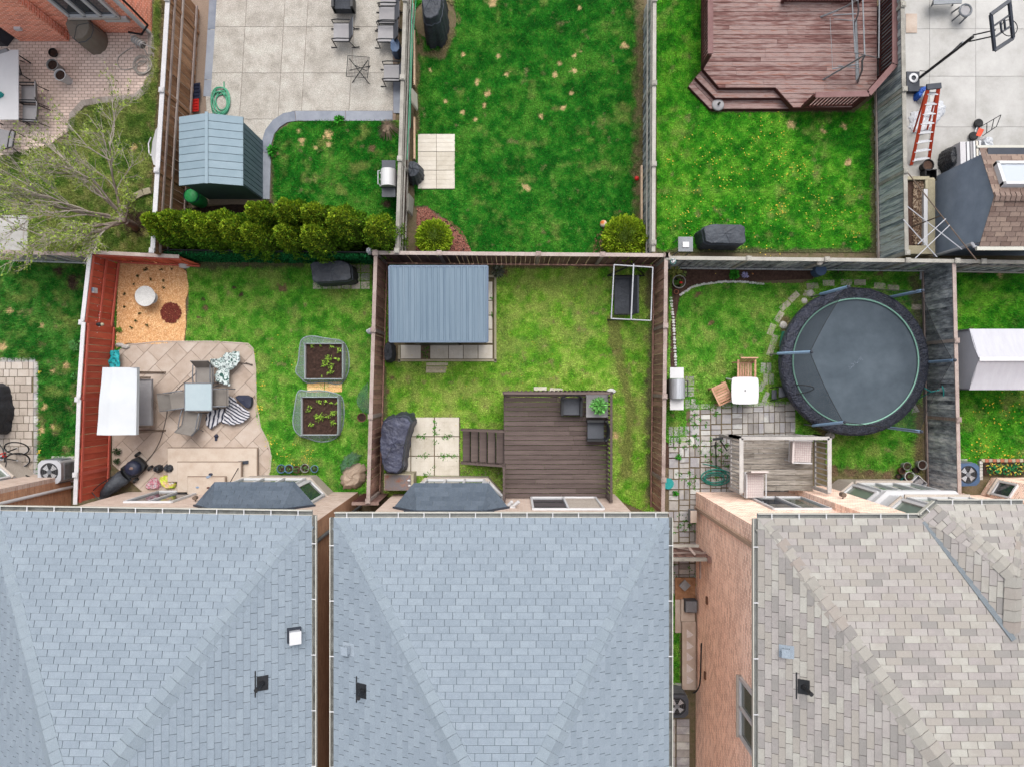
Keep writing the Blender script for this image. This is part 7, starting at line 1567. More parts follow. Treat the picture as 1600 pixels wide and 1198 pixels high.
# pots
def pot(label, x, y, r, h, mat, plant=None, zb=0, seed=1, name='plant_pot', group=None, cat='pot'):
 w = W(x, y, zb + h); t = thing(name, label, cat, (w.x, w.y, zb), group); mb = MB(); mb.lathe((w.x, w.y, zb), [(0.001, 0), (r * .72, 0), (r, h), (r * 1.1, h), (r * 1.1, h - .03), (r * .93, h - .02), (r * .85, h * .5)], 20); mb.build('pot_body', M[mat], t, smooth=False)
 mb = MB(); mb.cyl((w.x, w.y, zb + h - .07), r * .9, .02, n=16); mb.build('soil', M['soil'], t)
 if plant is not None:
  rs = np.random.RandomState(seed + int(x)); n = 40; P = np.stack([w.x + rs.normal(size=n) * r * .4, w.y + rs.normal(size=n) * r * .4, zb + h + rs.rand(n) * .1], 1); tri_cloud('foliage', leaf_cloud(P, .03, None, seed, .4), np.array(plant)[None] * rs.uniform(.5, 1.5, n)[:, None], M['leaf'], 'stuff', None, None, t, wloc(t))
lb = ['blue glazed pot at the left end of the pot row', 'second blue glazed pot of the row by the bay window', 'brown pot in the middle of the row by the bay window', 'pale grey pot, fourth of the row by the bay window', 'small blue grey pot at the right end of the pot row']
for i, (x, y, r, m_) in enumerate(((439, 732, .13, 'pot_blue'), (451, 732, .13, 'pot_blue'), (463, 733, .11, 'pot_brown'), (476, 731, .13, 'pot_grey'), (491, 732, .11, 'pot_blue'))): pot(lb[i], x, y, r, .24, m_, col3(90, 130, 70), group='pots by the left bay window')
pot('white rimmed pot nearest the old grey fence among the pot cluster', 1442, 726, .14, .3, 'pot_grey', None); pot('white rimmed pot in the middle of the pot cluster', 1418, 728, .12, .3, 'pot_grey', col3(80, 90, 60)); pot('white pot in front of the pot cluster', 1422, 744, .15, .3, 'white', col3(90, 120, 60)); pot('low green pot at the front of the pot cluster', 1414, 751, .1, .2, 'teal', None); pot('brown pot behind the pot cluster', 1410, 735, .1, .22, 'pot_brown', None); pot('tiny black pot at the left of the pot cluster', 1405, 744, .08, .16, 'pot_black', None); pot('black pot between the white rimmed pots', 1432, 734, .09, .2, 'pot_black', None)
w = W(1433, 755, .2); t = thing('crate', 'white wire crate of planters beside the pot cluster', 'crate', (w.x, w.y, 0)); R_ = Matrix.Rotation(-.75 + 1.57, 3, 'Z')
for s_ in (-1, 1):
 mb = MB(); mb.box(V3((w.x, w.y, .15)) + R_ @ V3((s_ * .2, 0, 0)), (.02, .42, .28), M=R_); mb.build('side', M['white'], t); mb = MB(); mb.box(V3((w.x, w.y, .15)) + R_ @ V3((0, s_ * .2, 0)), (.42, .02, .28), M=R_); mb.build('side', M['white'], t)
mb = MB(); mb.box(V3((w.x, w.y, .08)), (.38, .38, .1), M=R_); mb.build('contents', M['steelblue'], t); mb = MB(); mb.ell((w.x - .08, w.y - .05, .16), .08, .06, .06); mb.build('red_item', M['red'], t)
cover('planter_bag', 'pink grey folded bag left of the wire crate', 'bag', rect(1429, 752, 9, 5, -.6), .25, 'grey_cloth', .9, seed=41, fold=.02)
pot('large black planter pot beside the planter box and brown shed', 1451, 258, .17, .35, 'pot_black', None); t = lt('black_tub', 'square black tub between the planter box and brown shed', 'tub', 1454, 274, .3);
for s_ in (-1, 1): mb = MB(); mb.box((s_ * .17, 0, .17), (.02, .36, .34)); mb.build('side', M['black'], t); mb = MB(); mb.box((0, s_ * .17, .17), (.36, .02, .34)); mb.build('side', M['black'], t)
mb = MB(); mb.box((0, 0, .03), (.34, .34, .02)); mb.build('bottom', M['black'], t)
pot('small black pot under the red brick wall', 82, 82, .13, .15, 'pot_black', None);
for i, (x, y, l) in enumerate(((81, 101, 'upper of the two tall white planters on the block paving'), (93, 117, 'lower of the two tall white planters on the block paving'))): pot(l, x, y, .17, .5, 'pot_grey' if i == 0 else 'white', None)
pot('round wire basket with a brown liner hung on the brown fence post', 565, 652, .13, .15, 'pot_brown', None, zb=1.0)
# hoop pot
w = W(1060, 441, .4); t = thing('potted_plant', 'red flowering plant in a pot inside a pale wire hoop', 'plant', (w.x, w.y, 0)); mb = MB(); mb.tube([(w.x + math.cos(a) * .2, w.y + math.sin(a) * .2, .5) for a in [i * 6.283 / 24 for i in range(24)]], .012, 5, closed=True); mb.build('wire_hoop', M['pot_grey'], t)
mb = MB(); mb.lathe((w.x, w.y, 0), [(.1, 0), (.14, .28), (.15, .28)], 16); mb.build('pot', M['pot_black'], t); rs = np.random.RandomState(3); P = np.stack([w.x + rs.normal(size=90) * .07, w.y + rs.normal(size=90) * .07, .3 + rs.rand(90) * .15], 1); tri_cloud('foliage', leaf_cloud(P, .03, None, 3, .4), col3(80, 120, 50)[None] * rs.uniform(.5, 1.5, 90)[:, None], M['leaf'], 'stuff', None, None, t, wloc(t)); mb = MB(); mb.ell((w.x + .07, w.y - .02, .45), .05, .04, .04, noise=.2); mb.build('bloom', M['red'], t)
pot('terracotta pot tipped beside the wire hoop', 1057, 456, .07, .12, 'terracotta', None); pot('teal and white ornament pot on the fence above the hoop', 1052, 409, .08, .12, 'teal', col3(220, 220, 220), zb=1.6); pot('slate grey pot at the bed edge right of the ornament', 1075, 417, .08, .15, 'slate', None)
# planted box right edge
t = thing('planter_box', 'brick edged planter with green netting and yellow flowers at the right edge', 'planter', W(1570, 732))
for k in range(12): w = W(1536 + k * 6, 719, .15); mb = MB(); mb.box((w.x, w.y, .08), (.11, .1, .16), .05 * (k % 3)); mb.build('brick', M['terracotta'] if k % 2 else M['slab_edge'], t)
for k in range(6): w = W(1533, 722 + k * 5, .15); mb = MB(); mb.box((w.x, w.y, .08), (.1, .09, .16)); mb.build('brick', M['stone'], t)
a = W(1570, 732, .12); mb = MB(); mb.box((a.x, a.y, .06), (1.35, .4, .1)); mb.build('soil', M['soil'], t); rs = np.random.RandomState(8); P = np.stack([a.x + rs.uniform(-.6, .6, 400), a.y + rs.uniform(-.18, .18, 400), .12 + rs.rand(400) * .15], 1); cc = np.where((rs.rand(400) < .3)[:, None], col3(236, 210, 90), col3(40, 140, 80)) * rs.uniform(.6, 1.3, 400)[:, None]; tri_cloud('foliage', leaf_cloud(P, .04, None, 9, .4), cc, M['leaf'], 'stuff', None, None, t, wloc(t))
# leaf litter planter upper right
t = thing('planter_box', 'weathered timber planter filled with brown leaf litter by the grey fence', 'planter', W(1436, 335)); hz = .35
X = lambda x, z=hz: W(x, 0, z).x; Y = lambda y, z=hz: W(0, y, z).y
for (x0, y0, x1, y1, nm, m_) in ((1418, 276, 1452, 281, 'side_board', 'slab_edge'), (1450, 280, 1461, 396, 'side_board', 'slab_edge'), (1418, 384, 1461, 397, 'side_board', 'slab_edge'), (1443, 296, 1449, 384, 'white_board', 'white'), (1446, 278, 1460, 295, 'corner_block', 'slab_edge')):
 mb = MB(); z1 = hz + (.02 if nm == 'white_board' else .004 * (x0 % 3)); mb.box(((X(x0) + X(x1)) / 2, (Y(y0) + Y(y1)) / 2, z1 / 2), (X(x1) - X(x0), Y(y0) - Y(y1), z1)); mb.build(nm, M[m_], t)
mb = MB(); mb.box(((X(1420) + X(1445)) / 2, (Y(280) + Y(386)) / 2, .12), (X(1445) - X(1420), Y(280) - Y(386), .2)); mb.build('soil', M['soil'], t)
chips('leaf_litter', None, [(1420, 282), (1444, 282), (1444, 384), (1420, 384)], M['litter'], 1600, .045, .25, 9, None, cat=None); bpy.data.objects['leaf_litter'].parent = t; bpy.data.objects['leaf_litter'].location = -wloc(t)
# ------------------------------------------------------------------ equipment
def ac_unit(label, px, py, w, h, rz, shell='white_metal', topz=None):
 t = lt('air_conditioner', label, 'air conditioner', px, py, h, rz); hw = w / 2; q = chaikin([V3((x * hw, y * hw, 0)) for x, y in ((-1, -.75), (-.75, -1), (.75, -1), (1, -.75), (1, .75), (.75, 1), (-.75, 1), (-1, .75))], 1)
 P = [(p.x * .97, p.y * .97) for p in q]; mb = MB(); mb.prism(P, .05, h - .04); mb.build('body', M[shell], t)
 for s_ in range(4):
  for k in range(8):
   z = .14 + k * (h - .26) / 8; mb = MB(); a = s_ * H_; R = Matrix.Rotation(a, 3, 'Z'); mb.box(R @ V3((hw - .01, 0, z)), (.03, w * .72, .03), M=R); mb.build('louvre', M['frame_grey'], t)
 r = hw * .78; mb = MB(); n = 32; outer = []
 for k in range(n): a = 2 * math.pi * k / n; m_ = max(abs(math.cos(a)), abs(math.sin(a))); f_ = min(hw / m_, hw * 1.18); outer.append(V3((math.cos(a) * f_, math.sin(a) * f_, 0)))
 vs = [p + V3((0, 0, h)) for p in outer] + [V3((math.cos(2 * math.pi * k / n) * r, math.sin(2 * math.pi * k / n) * r, h + .01)) for k in range(n)] + [V3((math.cos(2 * math.pi * k / n) * r, math.sin(2 * math.pi * k / n) * r, h - .1)) for k in range(n)] + [p + V3((0, 0, h - .05)) for p in outer]
 mb.add(vs, [(k, (k + 1) % n, n + (k + 1) % n, n + k) for k in range(n)] + [(n + k, n + (k + 1) % n, 2 * n + (k + 1) % n, 2 * n + k) for k in range(n)] + [(3 * n + k, 3 * n + (k + 1) % n, (k + 1) % n, k) for k in range(n)]); top = mb.build('fan_housing', M[shell], t)
 mb = MB(); mb.cyl((0, 0, h - .035), r, .01, n=24); mb.build('fan_well', M['black'], t)
 for k in range(4): a = k * H_ + .4; mb = MB(); c1, s1 = math.cos(a), math.sin(a); c2, s2 = math.cos(a + .75), math.sin(a + .75); mb.add([(c1 * .07, s1 * .07, h - .012), (c1 * r * .85, s1 * r * .85, h - .02), (c2 * r * .85, s2 * r * .85, h - .006), (c2 * .07, s2 * .07, h - .006)], [(0, 1, 2, 3)]); mb.build('fan_blade', M['alu'], t)
 mb = MB(); mb.cyl((0, 0, h - .02), .07, .03, n=12); mb.build('fan_hub', M['frame_grey'], t)
 for rr in (.3, .5, .7, .9): mb = MB(); mb.tube([(math.cos(2 * math.pi * k / 32) * r * rr, math.sin(2 * math.pi * k / 32) * r * rr, h + .012) for k in range(32)], .004, 3, closed=True); mb.build('grille_ring', M['frame_grey'], t)
 mb = MB(); mb.box((0, 0, .025), (w + .1, w + .1, .05)); mb.build('pad', M['conc'], t); return t
ac_unit('grey air conditioner beside the pale brick house at the left', 77, 737, .74, .8, 0, 'white_metal');
ac_unit('slate air conditioner in the side passage right of the middle house', 1058, 1103, .72, .8, 0, 'slate')
ac_unit('blue grey air conditioner right of the black weathered fence', 1513, 741, .72, .7, .05, 'steelblue')
mb = MB(); mb.tube(smooth_line([W(1083, 1082, .5), W(1088, 1080, .6), W(1094, 1070, 1.0), W(1095, 1040, 1.2), W(1096, 1004, 1.2)], 2), .025, 6); mb.build('line_set', M['black'], at=W(1095, 1050), label='black refrigerant line running up the pink side wall', cat='pipe')
mb = MB(); mb.tube(smooth_line([W(50, 747, .3), W(62, 752, .25), W(75, 756, .3), W(40, 742, .6)], 2), .022, 6); mb.build('line_set', M['black'], at=W(60, 750), label='black refrigerant line at the pale brick corner by the left air conditioner', cat='pipe')
def open_grill(label, px, py, rz, L, w, lidm, shelf, zc=.95, side2=None):
 t = lt('grill', label, 'grill', px, py, zc, rz)
 mb = MB(); mb.box((0, 0, .5), (L * .42, w * .8, .85)); mb.build('cabinet', M['black'], t)
 mb = MB(); mb.box((0, 0, .9), (L * .46, w, .1)); mb.build('firebox', M['black'], t)
 mb = MB(); n = 10; hx = L * .23; vs = []
 for i in range(n + 1): a = math.pi * i / n; vs += [(-hx, -math.cos(a) * w * .46, .95 + math.sin(a) * .26), (hx, -math.cos(a) * w * .46, .95 + math.sin(a) * .26)]
 mb.add(vs, [(2 * i, 2 * i + 1, 2 * i + 3, 2 * i + 2) for i in range(n)] + [tuple(2 * i for i in range(n + 1)), tuple(2 * i + 1 for i in reversed(range(n + 1)))]); mb.build('lid', M[lidm], t, smooth=False)
 mb = MB(); mb.tube([(-hx * .8, -w * .5, 1.02), (-hx * .8, -w * .62, 1.04), (hx * .8, -w * .62, 1.04), (hx * .8, -w * .5, 1.02)], .018, 6); mb.build('handle', M['black' if lidm != 'white' else 'alu'], t)
 for s_ in (-1, 1): mb = MB(); mb.box((s_ * L * .37, 0, .9), (L * .26, w * .85, .04)); mb.build('side_shelf', M[shelf], t)
 for k in range(3): mb = MB(); mb.cyl((-.2 + .2 * k, -w * .52, .8), .03, .04, n=10); mb.build('knob', M['alu'], t)
 for sx in (-1, 1):
  for sy in (-1, 1): mb = MB(); mb.tube([(sx * L * .2, sy * w * .38, .1), (sx * L * .2, sy * w * .38, 0)], .03); mb.build('leg', M['black'], t)
 return t
open_grill('open silver and black grill with white side shelves by the brown fence', 1058, 607, -H_ * -1, 1.32, .5, 'steel', 'white').rotation_euler = (0, 0, H_)
open_grill('white lidded grill with slate side shelves in the paved yard lawn', 607, 279, -H_, 1.15, .5, 'white', 'slate')
t = lt('side_burner_table', 'small grey metal table with a white dish beside the long charcoal cover', 'table', 1071, 382, .8)
mb = MB(); mb.box((0, 0, .8), (.46, .46, .04)); mb.build('table_top', M['frame_grey'], t); mb = MB(); mb.box((0, -.02, .84), (.2, .17, .04)); mb.build('dish', M['white'], t)
for sx in (-1, 1):
 for sy in (-1, 1): mb = MB(); mb.box((sx * .2, sy * .2, .4), (.03, .03, .8)); mb.build('leg', M['frame_grey'], t)
# rusty freezer / cabinet at fence
a, b = W(600, 740, .75), W(646, 766, .75); t = thing('metal_cabinet', 'rust stained metal cabinet between the navy cover and the house', 'cabinet', ((a.x + b.x) / 2, (a.y + b.y) / 2, 0)); cx, cy = (a.x + b.x) / 2, (a.y + b.y) / 2
mb = MB(); mb.box((cx, cy, .37), (b.x - a.x, a.y - b.y, .74)); mb.build('body', M['slab_edge'], t); mb = MB(); mb.box((cx - .03, cy - .01, .75), (b.x - a.x - .1, a.y - b.y - .04, .03)); mb.build('rusty_top', M['rust'], t)
for (x, y) in ((.32, .06), (.34, -.1)): mb = MB(); mb.ell((cx + x, cy + y, .77), .05, .03, .03); mb.build('white_can', M['white'], t)
# bicycle
t = thing('bicycle', 'black and red bicycle leaning on the beige paving at the left edge', 'bicycle', W(15, 712));
def wheel(cx, cy, r, tilt, ax, name='wheel'):
 cc = W(cx, cy, .35); R = Matrix.Rotation(ax, 3, 'Z') @ Matrix.Rotation(tilt, 3, 'X'); P = [cc + R @ V3((math.cos(2 * math.pi * k / 32) * r, math.sin(2 * math.pi * k / 32) * r, 0)) for k in range(32)]
 mb = MB(); mb.tube(P, .022, 6, closed=True); w_ = mb.build(name, M['rubber'], t); mb = MB(); mb.tube([cc + (p - cc) * .93 for p in P], .008, 4, closed=True); mb.build('rim', M['alu'], w_)
 mb = MB()
 for k in range(0, 32, 2): mb.tube([cc, cc + (P[k] - cc) * .93], .002, 3)
 mb.build('spokes', M['alu'], w_, kind='stuff'); mb = MB(); mb.ell(cc, .03, .03, .03); mb.build('hub', M['alu'], w_); return cc
wa = wheel(26, 700, .33, RAD(52), .25); wb = wheel(27, 719, .33, RAD(50), .55); wc_ = wheel(-22, 716, .33, RAD(52), .3)
crank = W(2, 715, .35); head = W(10, 706, .85); seat_ = W(-8, 712, .9); bar = W(4, 700, 1.0)
for p, q, m_ in ((wa, head, 'black'), (head, crank, 'black'), (crank, seat_, 'black'), (seat_, head, 'red'), (crank, wc_, 'black'), (seat_, wc_, 'black'), (head, bar, 'alu'), (wb, crank, 'black')): mb = MB(); mb.tube([p, q], .02, 6); mb.build('frame_tube', M[m_], t)
mb = MB(); mb.tube([W(-2, 692, 1.0), W(4, 700, 1.02), W(10, 722, 1.0), W(8, 733, .98)], .016, 6); mb.build('handlebar', M['black'], t); mb = MB(); mb.ell(seat_ + V3((0, 0, .05)), .12, .06, .04); mb.build('saddle', M['black'], t); mb = MB(); mb.cyl(crank, .09, .015, n=16); mb.build('chainring', M['alu'], t); mb = MB(); mb.ell(W(7, 712, .6), .07, .05, .05, noise=.2); mb.build('reflector', M['red'], t)
# lawn mower: deck and engine upper right, bag toward lower left
t = thing('lawn_mower', 'black lawn mower with long grass bag beside the red fence', 'lawn mower', W(195, 745)); L_ = W(208, 731, .35); d = (W(220, 715, .35) - W(160, 770, .35)).normalized(); sd = V3((-d.y, d.x, 0)); ang_ = math.atan2(d.y, d.x); R = Matrix.Rotation(ang_, 3, 'Z')
mb = MB(); q = chaikin([L_ + R @ V3((x, y, 0)) for x, y in ((-.35, -.24), (.3, -.26), (.34, 0), (.3, .26), (-.35, .24))], 1); mb.prism([(p.x, p.y) for p in q], .12, .3); mb.build('mower_deck', M['black'], t)
mb = MB(); mb.lathe(V3((L_.x, L_.y, .3)), [(.24, 0), (.25, .08), (.22, .16), (.16, .2), (0.001, .21)], 24); e = mb.build('engine', M['dknavy'], t, smooth=True)
mb = MB(); mb.tube([V3((L_.x, L_.y, .45)) + V3((math.cos(k * .2618) * .19, math.sin(k * .2618) * .19, 0)) for k in range(24)], .02, 6, closed=True); mb.build('cowling_ring', M['frame_grey'], e)
mb = MB(); mb.ell((L_.x + .02, L_.y + .01, .5), .07, .05, .03, noise=.3, seed=2); mb.build('engine_cap', M['rust'], e)
for x, y in ((.3, -.3), (.3, .3), (-.32, -.28), (-.32, .28)): c_ = L_ + R @ V3((x, y, 0)); mb = MB(); a_ = R @ V3((0, .03, 0)); mb.tube([V3((c_.x, c_.y, .11)) - a_, V3((c_.x, c_.y, .11)) + a_], .11, 14); w_ = mb.build('wheel', M['rubber'], t); mb = MB(); mb.tube([V3((c_.x, c_.y, .11)) - a_ * 1.2, V3((c_.x, c_.y, .11)) + a_ * 1.2], .05, 10); mb.build('hub', M['frame_grey'], w_)
mb = MB(); n = 10; vs = []; b0 = L_ - d * .35
for i in range(n + 1):
 u = i / n; c_ = b0 - d * (u * 1.05); w_ = .24 * (1 - .55 * u ** 2); h_ = .2 + .35 * math.sin(math.pi * min(u * .8 + .1, 1)) * (1 - .3 * u)
 for k in range(12): a = 2 * math.pi * k / 12; vs.append(V3((c_.x, c_.y, .12 + h_ * .6)) + sd * (math.cos(a) * w_ * (1 + .08 * math.sin(k * 5 + i * 2))) + V3((0, 0, math.sin(a) * h_ * .55)))
mb.add(vs, [(i * 12 + k, i * 12 + (k + 1) % 12, (i + 1) * 12 + (k + 1) % 12, (i + 1) * 12 + k) for i in range(n) for k in range(12)] + [tuple(range(12)), tuple(n * 12 + k for k in reversed(range(12)))]); mb.build('grass_bag', M['black_cloth'], t, smooth=True)
for s_ in (-1, 1): mb = MB(); mb.tube([L_ - d * .3 + sd * s_ * .2 + V3((0, 0, -.1)), L_ - d * .9 + sd * s_ * .22 + V3((0, 0, .4)), L_ - d * 1.2 + sd * s_ * .18 + V3((0, 0, .55))], .014, 6); mb.build('handle_tube', M['black'], t)
mb = MB(); mb.tube([L_ - d * 1.2 + sd * .18 + V3((0, 0, .55)), L_ - d * 1.2 - sd * .18 + V3((0, 0, .55))], .014, 6); mb.build('grip', M['black'], t)
# basketball hoop
t = thing('basketball_hoop', 'black portable basketball hoop with empty backboard frame over the concrete yard', 'basketball hoop', W(1428, 125));
a, b = W(1417, 112, .2), W(1437, 136, .2); cx, cy = (a.x + b.x) / 2, (a.y + b.y) / 2; mb = MB(); mb.box((cx, cy, .1), (.42, .5, .18)); mb.build('base', M['flash_dark'], t); mb = MB(); mb.lathe((cx, cy + .03, .18), [(.17, 0), (.15, .05), (.08, .05), (.07, 0)], 20); mb.build('wheel_cover', M['alu'], t)
mb = MB(); mb.box((cx + .08, cy - .32, .12), (.5, .16, .2)); mb.build('front_tray', M['flash_dark'], t)
p0, p1, p2 = W(1438, 121, .25), W(1520, 58, 2.7), W(1556, 50, 3.0); p0 = V3((W(1438, 121, .25).x, W(1438, 121, .25).y, .2)); mb = MB(); mb.tube([p0, p1], .045, 8); mb.build('pole', M['black'], t)
for dz, oy in ((0, .05), (-.18, -.05)): mb = MB(); mb.tube([p1 + V3((0, oy, dz)), p2 + V3((0, oy, dz))], .02, 6); mb.build('arm', M['black'], t)
mb = MB(); mb.tube([W(1480, 89, 1.5), W(1504, 66, 2.45)], .03, 6); mb.build('lift_strut', M['frame_grey'], t)
Bc = [W(1548, 23, 3.25), W(1577, 2, 3.3), W(1583, 60, 2.75), W(1554, 79, 2.7)]
for i in range(4): mb = MB(); mb.beam(Bc[i], Bc[(i + 1) % 4], .1, .06, up=(0, .3, 1)); mb.build('backboard_frame', M['flash_dark'], t)
for u in (.35, .65): mb = MB(); mb.beam(Bc[0].lerp(Bc[3], u), Bc[1].lerp(Bc[2], u), .05, .04, up=(0, .3, 1)); mb.build('cross_bar', M['flash_dark'], t)
for k in range(2): mb = MB(); mb.beam(Bc[0].lerp(Bc[1], .45 + .2 * k).lerp(Bc[3].lerp(Bc[2], .45 + .2 * k), .35), Bc[0].lerp(Bc[1], .45 + .2 * k).lerp(Bc[3].lerp(Bc[2], .45 + .2 * k), .65), .04, .04); mb.build('target_bar', M['flash_dark'], t)
rc = W(1577, 44, 2.95); mb = MB(); mb.tube([rc + V3((math.cos(k * .2618) * .23, math.sin(k * .2618) * .23, .0)) for k in range(24)], .012, 6, closed=True); mb.build('rim', M['black'], t)
mb = MB(); mb.tube([W(1437, 111, .2), W(1450, 112, .3)], .012, 5); mb.build('tie_rod', M['black'], t)
# orange stepladder lying
t = thing('stepladder', 'orange fibreglass stepladder standing open by the tall grey fence', 'stepladder', W(1440, 200)); za, zb2 = 2.2, 0.05
tl, tr_, bl, br_ = W(1451, 135, za), W(1467, 136, za), W(1424, 258, zb2), W(1451, 253, zb2)
for p, q in ((tl, bl), (tr_, br_)): mb = MB(); mb.beam(p, q, .035, .09, up=(1, 0, .3)); mb.build('side_rail', M['orange'], t)
for i in range(8): u = (i + .7) / 8.2; p = tl.lerp(bl, u); q = tr_.lerp(br_, u); mb = MB(); mb.beam(p, q, .08, .03); mb.build('rung', M['alu'], t)
mb = MB(); c_ = (tl + tr_) / 2; mb.box(c_, (.42, .16, .07), .1); mb.build('top_cap', M['flash_dark'], t)
for p, q in ((tl, W(1429, 225, .1)), (tr_, W(1450, 222, .1))): mb = MB(); mb.beam(p - V3((0, 0, .05)), V3((q.x, q.y + .4, .05)), .03, .05); mb.build('rear_leg', M['orange'], t)
# hand truck
t = thing('hand_truck', 'orange two wheeled hand truck lying on the concrete yard', 'hand truck', W(1530, 205));
for (x, y) in ((1529, 193), (1521, 213)): c_ = W(x, y, .12); mb = MB(); mb.lathe((c_.x, c_.y, .06), [(0.001, 0), (.12, 0), (.14, .03), (.14, .08), (.1, .1), (0.001, .09)], 18); mb.build('wheel', M['rubber'], t)
mb = MB(); mb.tube([W(1529, 193, .12), W(1521, 213, .12)], .015); mb.build('axle', M['alu'], t); mb = MB(); mb.add([W(1530, 200, .16), W(1538, 203, .16), W(1532, 214, .16), W(1525, 212, .16)], [(0, 1, 2, 3)]); mb.build('toe_plate', M['orange'], t)
A1, B1, A2, B2 = W(1533, 198, .2), W(1564, 180, .5), W(1535, 213, .2), W(1557, 198, .5)
for p, q in ((A1, B1), (A2, B2), (B1, B2), (A1.lerp(B1, .3), A2.lerp(B2, .3)), (A1.lerp(B1, .65), A2.lerp(B2, .65))): mb = MB(); mb.tube([p, q], .013, 6); mb.build('frame_tube', M['black'], t)
# round stool
w = W(1508, 17, .4); t = thing('round_stool', 'round grey wire topped stool on the concrete yard', 'stool', (w.x, w.y, 0)); mb = MB(); mb.tube([(w.x + math.cos(k * .3) * .19, w.y + math.sin(k * .3) * .19, .42) for k in range(21)], .03, 6, closed=True); mb.build('ring', M['frame_grey'], t); mb = MB(); mb.cyl((w.x, w.y, .38), .15, .03, n=18); mb.build('seat', M['grey_cloth'], t)
for k in range(5): a = k * 1.2566; mb = MB(); mb.tube([(w.x + math.cos(a) * .2, w.y + math.sin(a) * .2, .42), (w.x + math.cos(a) * .23, w.y + math.sin(a) * .23, 0)], .025); mb.build('leg', M['frame_grey'], t)
t = thing('bench', 'grey bench cut by the top edge of the concrete yard', 'bench', W(1475, 2)); mb = MB(); mb.beam(W(1458, -2, .45), W(1502, -4, .45), .4, .04); mb.build('seat', M['frame_grey'], t)
for x in (1456, 1488): mb = MB(); mb.tube([W(x, 9, 0), W(x + 4, -2, .45)], .025); mb.build('leg', M['frame_grey'], t)
a = W(1424, 37, .03); mb = MB(); mb.box((a.x, a.y, .03), (.36, .62, .03)); mb.build('flat_board', M['patio'], at=(a.x, a.y, 0), label='beige board lying on the concrete by the tall grey fence', cat='board')
# stack of boards, tilted, next to the brown shed
rn = random.Random(3)
lbs = ['widest pale board of the stack beside the brown shed', 'second pale board of the stack beside the brown shed', 'third pale board of the stack beside the brown shed', 'fourth pale board of the stack beside the brown shed', 'fifth pale board of the stack beside the brown shed', 'sixth pale board of the stack, nearest the brown shed']
for i, (x, w_, m_) in enumerate(((1496, .17, 'bag_pinkboard'), (1504, .08, 'white'), (1509, .07, 'grey_cloth'), (1513.5, .06, 'white'), (1518, .06, 'slab_beige'), (1522.5, .06, 'white'))):
 p = W(x, 262 - i * 2.2, .5); q = W(x - 1, 227 - i * .4, .5); mb = MB(); mb.beam(p, q, w_, .6, up=(0, 0, 1)); mb.build('board', M['cap_white' if m_ == 'bag_pinkboard' else m_], at=(p.x, p.y, 0), label=lbs[i], cat='board', group='boards stacked beside the brown shed')
cover('plastic_sheet', 'crumpled white plastic between the board stack and shed roof', 'sheet', [(1516, 224), (1533, 220), (1534, 244), (1522, 250)], .6, 'bag_white', .8, seed=44, fold=.1)
# tv antenna on the fence corner
t = thing('tv_antenna', 'old aerial of crossed pale rods above the planter by the grey fence', 'antenna', W(1475, 340)); z = 2.3
mb = MB(); mb.tube([W(1419, 271, z), W(1526, 407, z)], .016, 6); mb.build('boom', M['brown_metal'], t)
for (a_, b_) in (((1418, 323), (1503, 390)), ((1411, 343), (1464, 402)), ((1478, 342), (1434, 382)), ((1484, 352), (1430, 404))): mb = MB(); mb.tube([W(*a_, z + .03), W(*b_, z + .03)], .014, 6); mb.build('rod', M['white_metal'], t)
mb = MB(); mb.tube([V3((W(1471, 337, z).x, W(1471, 337, z).y, 0)), W(1471, 337, z)], .02, 6); mb.build('mast', M['brown_metal'], t)
# galvanised gazebo frame on the red deck
t = thing('pipe_gazebo', 'bare galvanised swing frame standing on the red brown deck', 'frame', W(1320, 70)); zq = 1.9
segs = [([W(1341, 128, zr + .05), W(1337, 30, zr + .05)], .04), ([W(1331, -5, zq), W(1336, 83, zq), W(1373, 91, zq), W(1374, -5, zq)], .02), ([W(1348, -5, zq - .2), W(1351, 86, zq - .2)], .022), ([W(1282, 27, zr), W(1320, 12, 1.0), W(1339, 0, zq)], .028), ([W(1286, 125, zr), W(1320, 105, 1.1), W(1352, 86, zq)], .028), ([W(1297, 28, .9), W(1301, 109, .9)], .008), ([W(1301, 24, .9), W(1338, 22, 1.0)], .02), ([W(1301, 108, .9), W(1342, 100, 1.0)], .02), ([W(1303, 30, .95), W(1337, 33, 1.0)], .012), ([W(1310, 103, .95), W(1345, 108, 1.0)], .012),
  ([W(1340, 128, zr), W(1347, 110, 1.2), W(1347, 95, 1.7), W(1352, 86, zq)], .03), ([W(1336, 35, 1.0), W(1342, 20, 1.4), W(1340, 0, zq)], .025), ([W(1337, 40, 1.0), W(1338, 126, .8)], .022)]
for pts, r in segs: mb = MB(); mb.tube(smooth_line(pts, 1) if len(pts) == 3 else pts, r, 6); mb.build('pipe', M['galv'], t)
w = W(1122, 164, .2); t = thing('parasol_stand', 'round grey parasol base on the lowest step of the red brown deck', 'parasol base', (w.x, w.y, 0)); mb = MB(); mb.lathe((w.x, w.y, .17), [(.19, 0), (.2, .02), (.17, .06), (.05, .08), (0.001, .08)], 28); mb.build('disc', M['grey_cloth'], t, smooth=True); mb = MB(); mb.cyl((w.x, w.y, .25), .035, .12, n=12); mb.build('socket', M['rubber'], t)
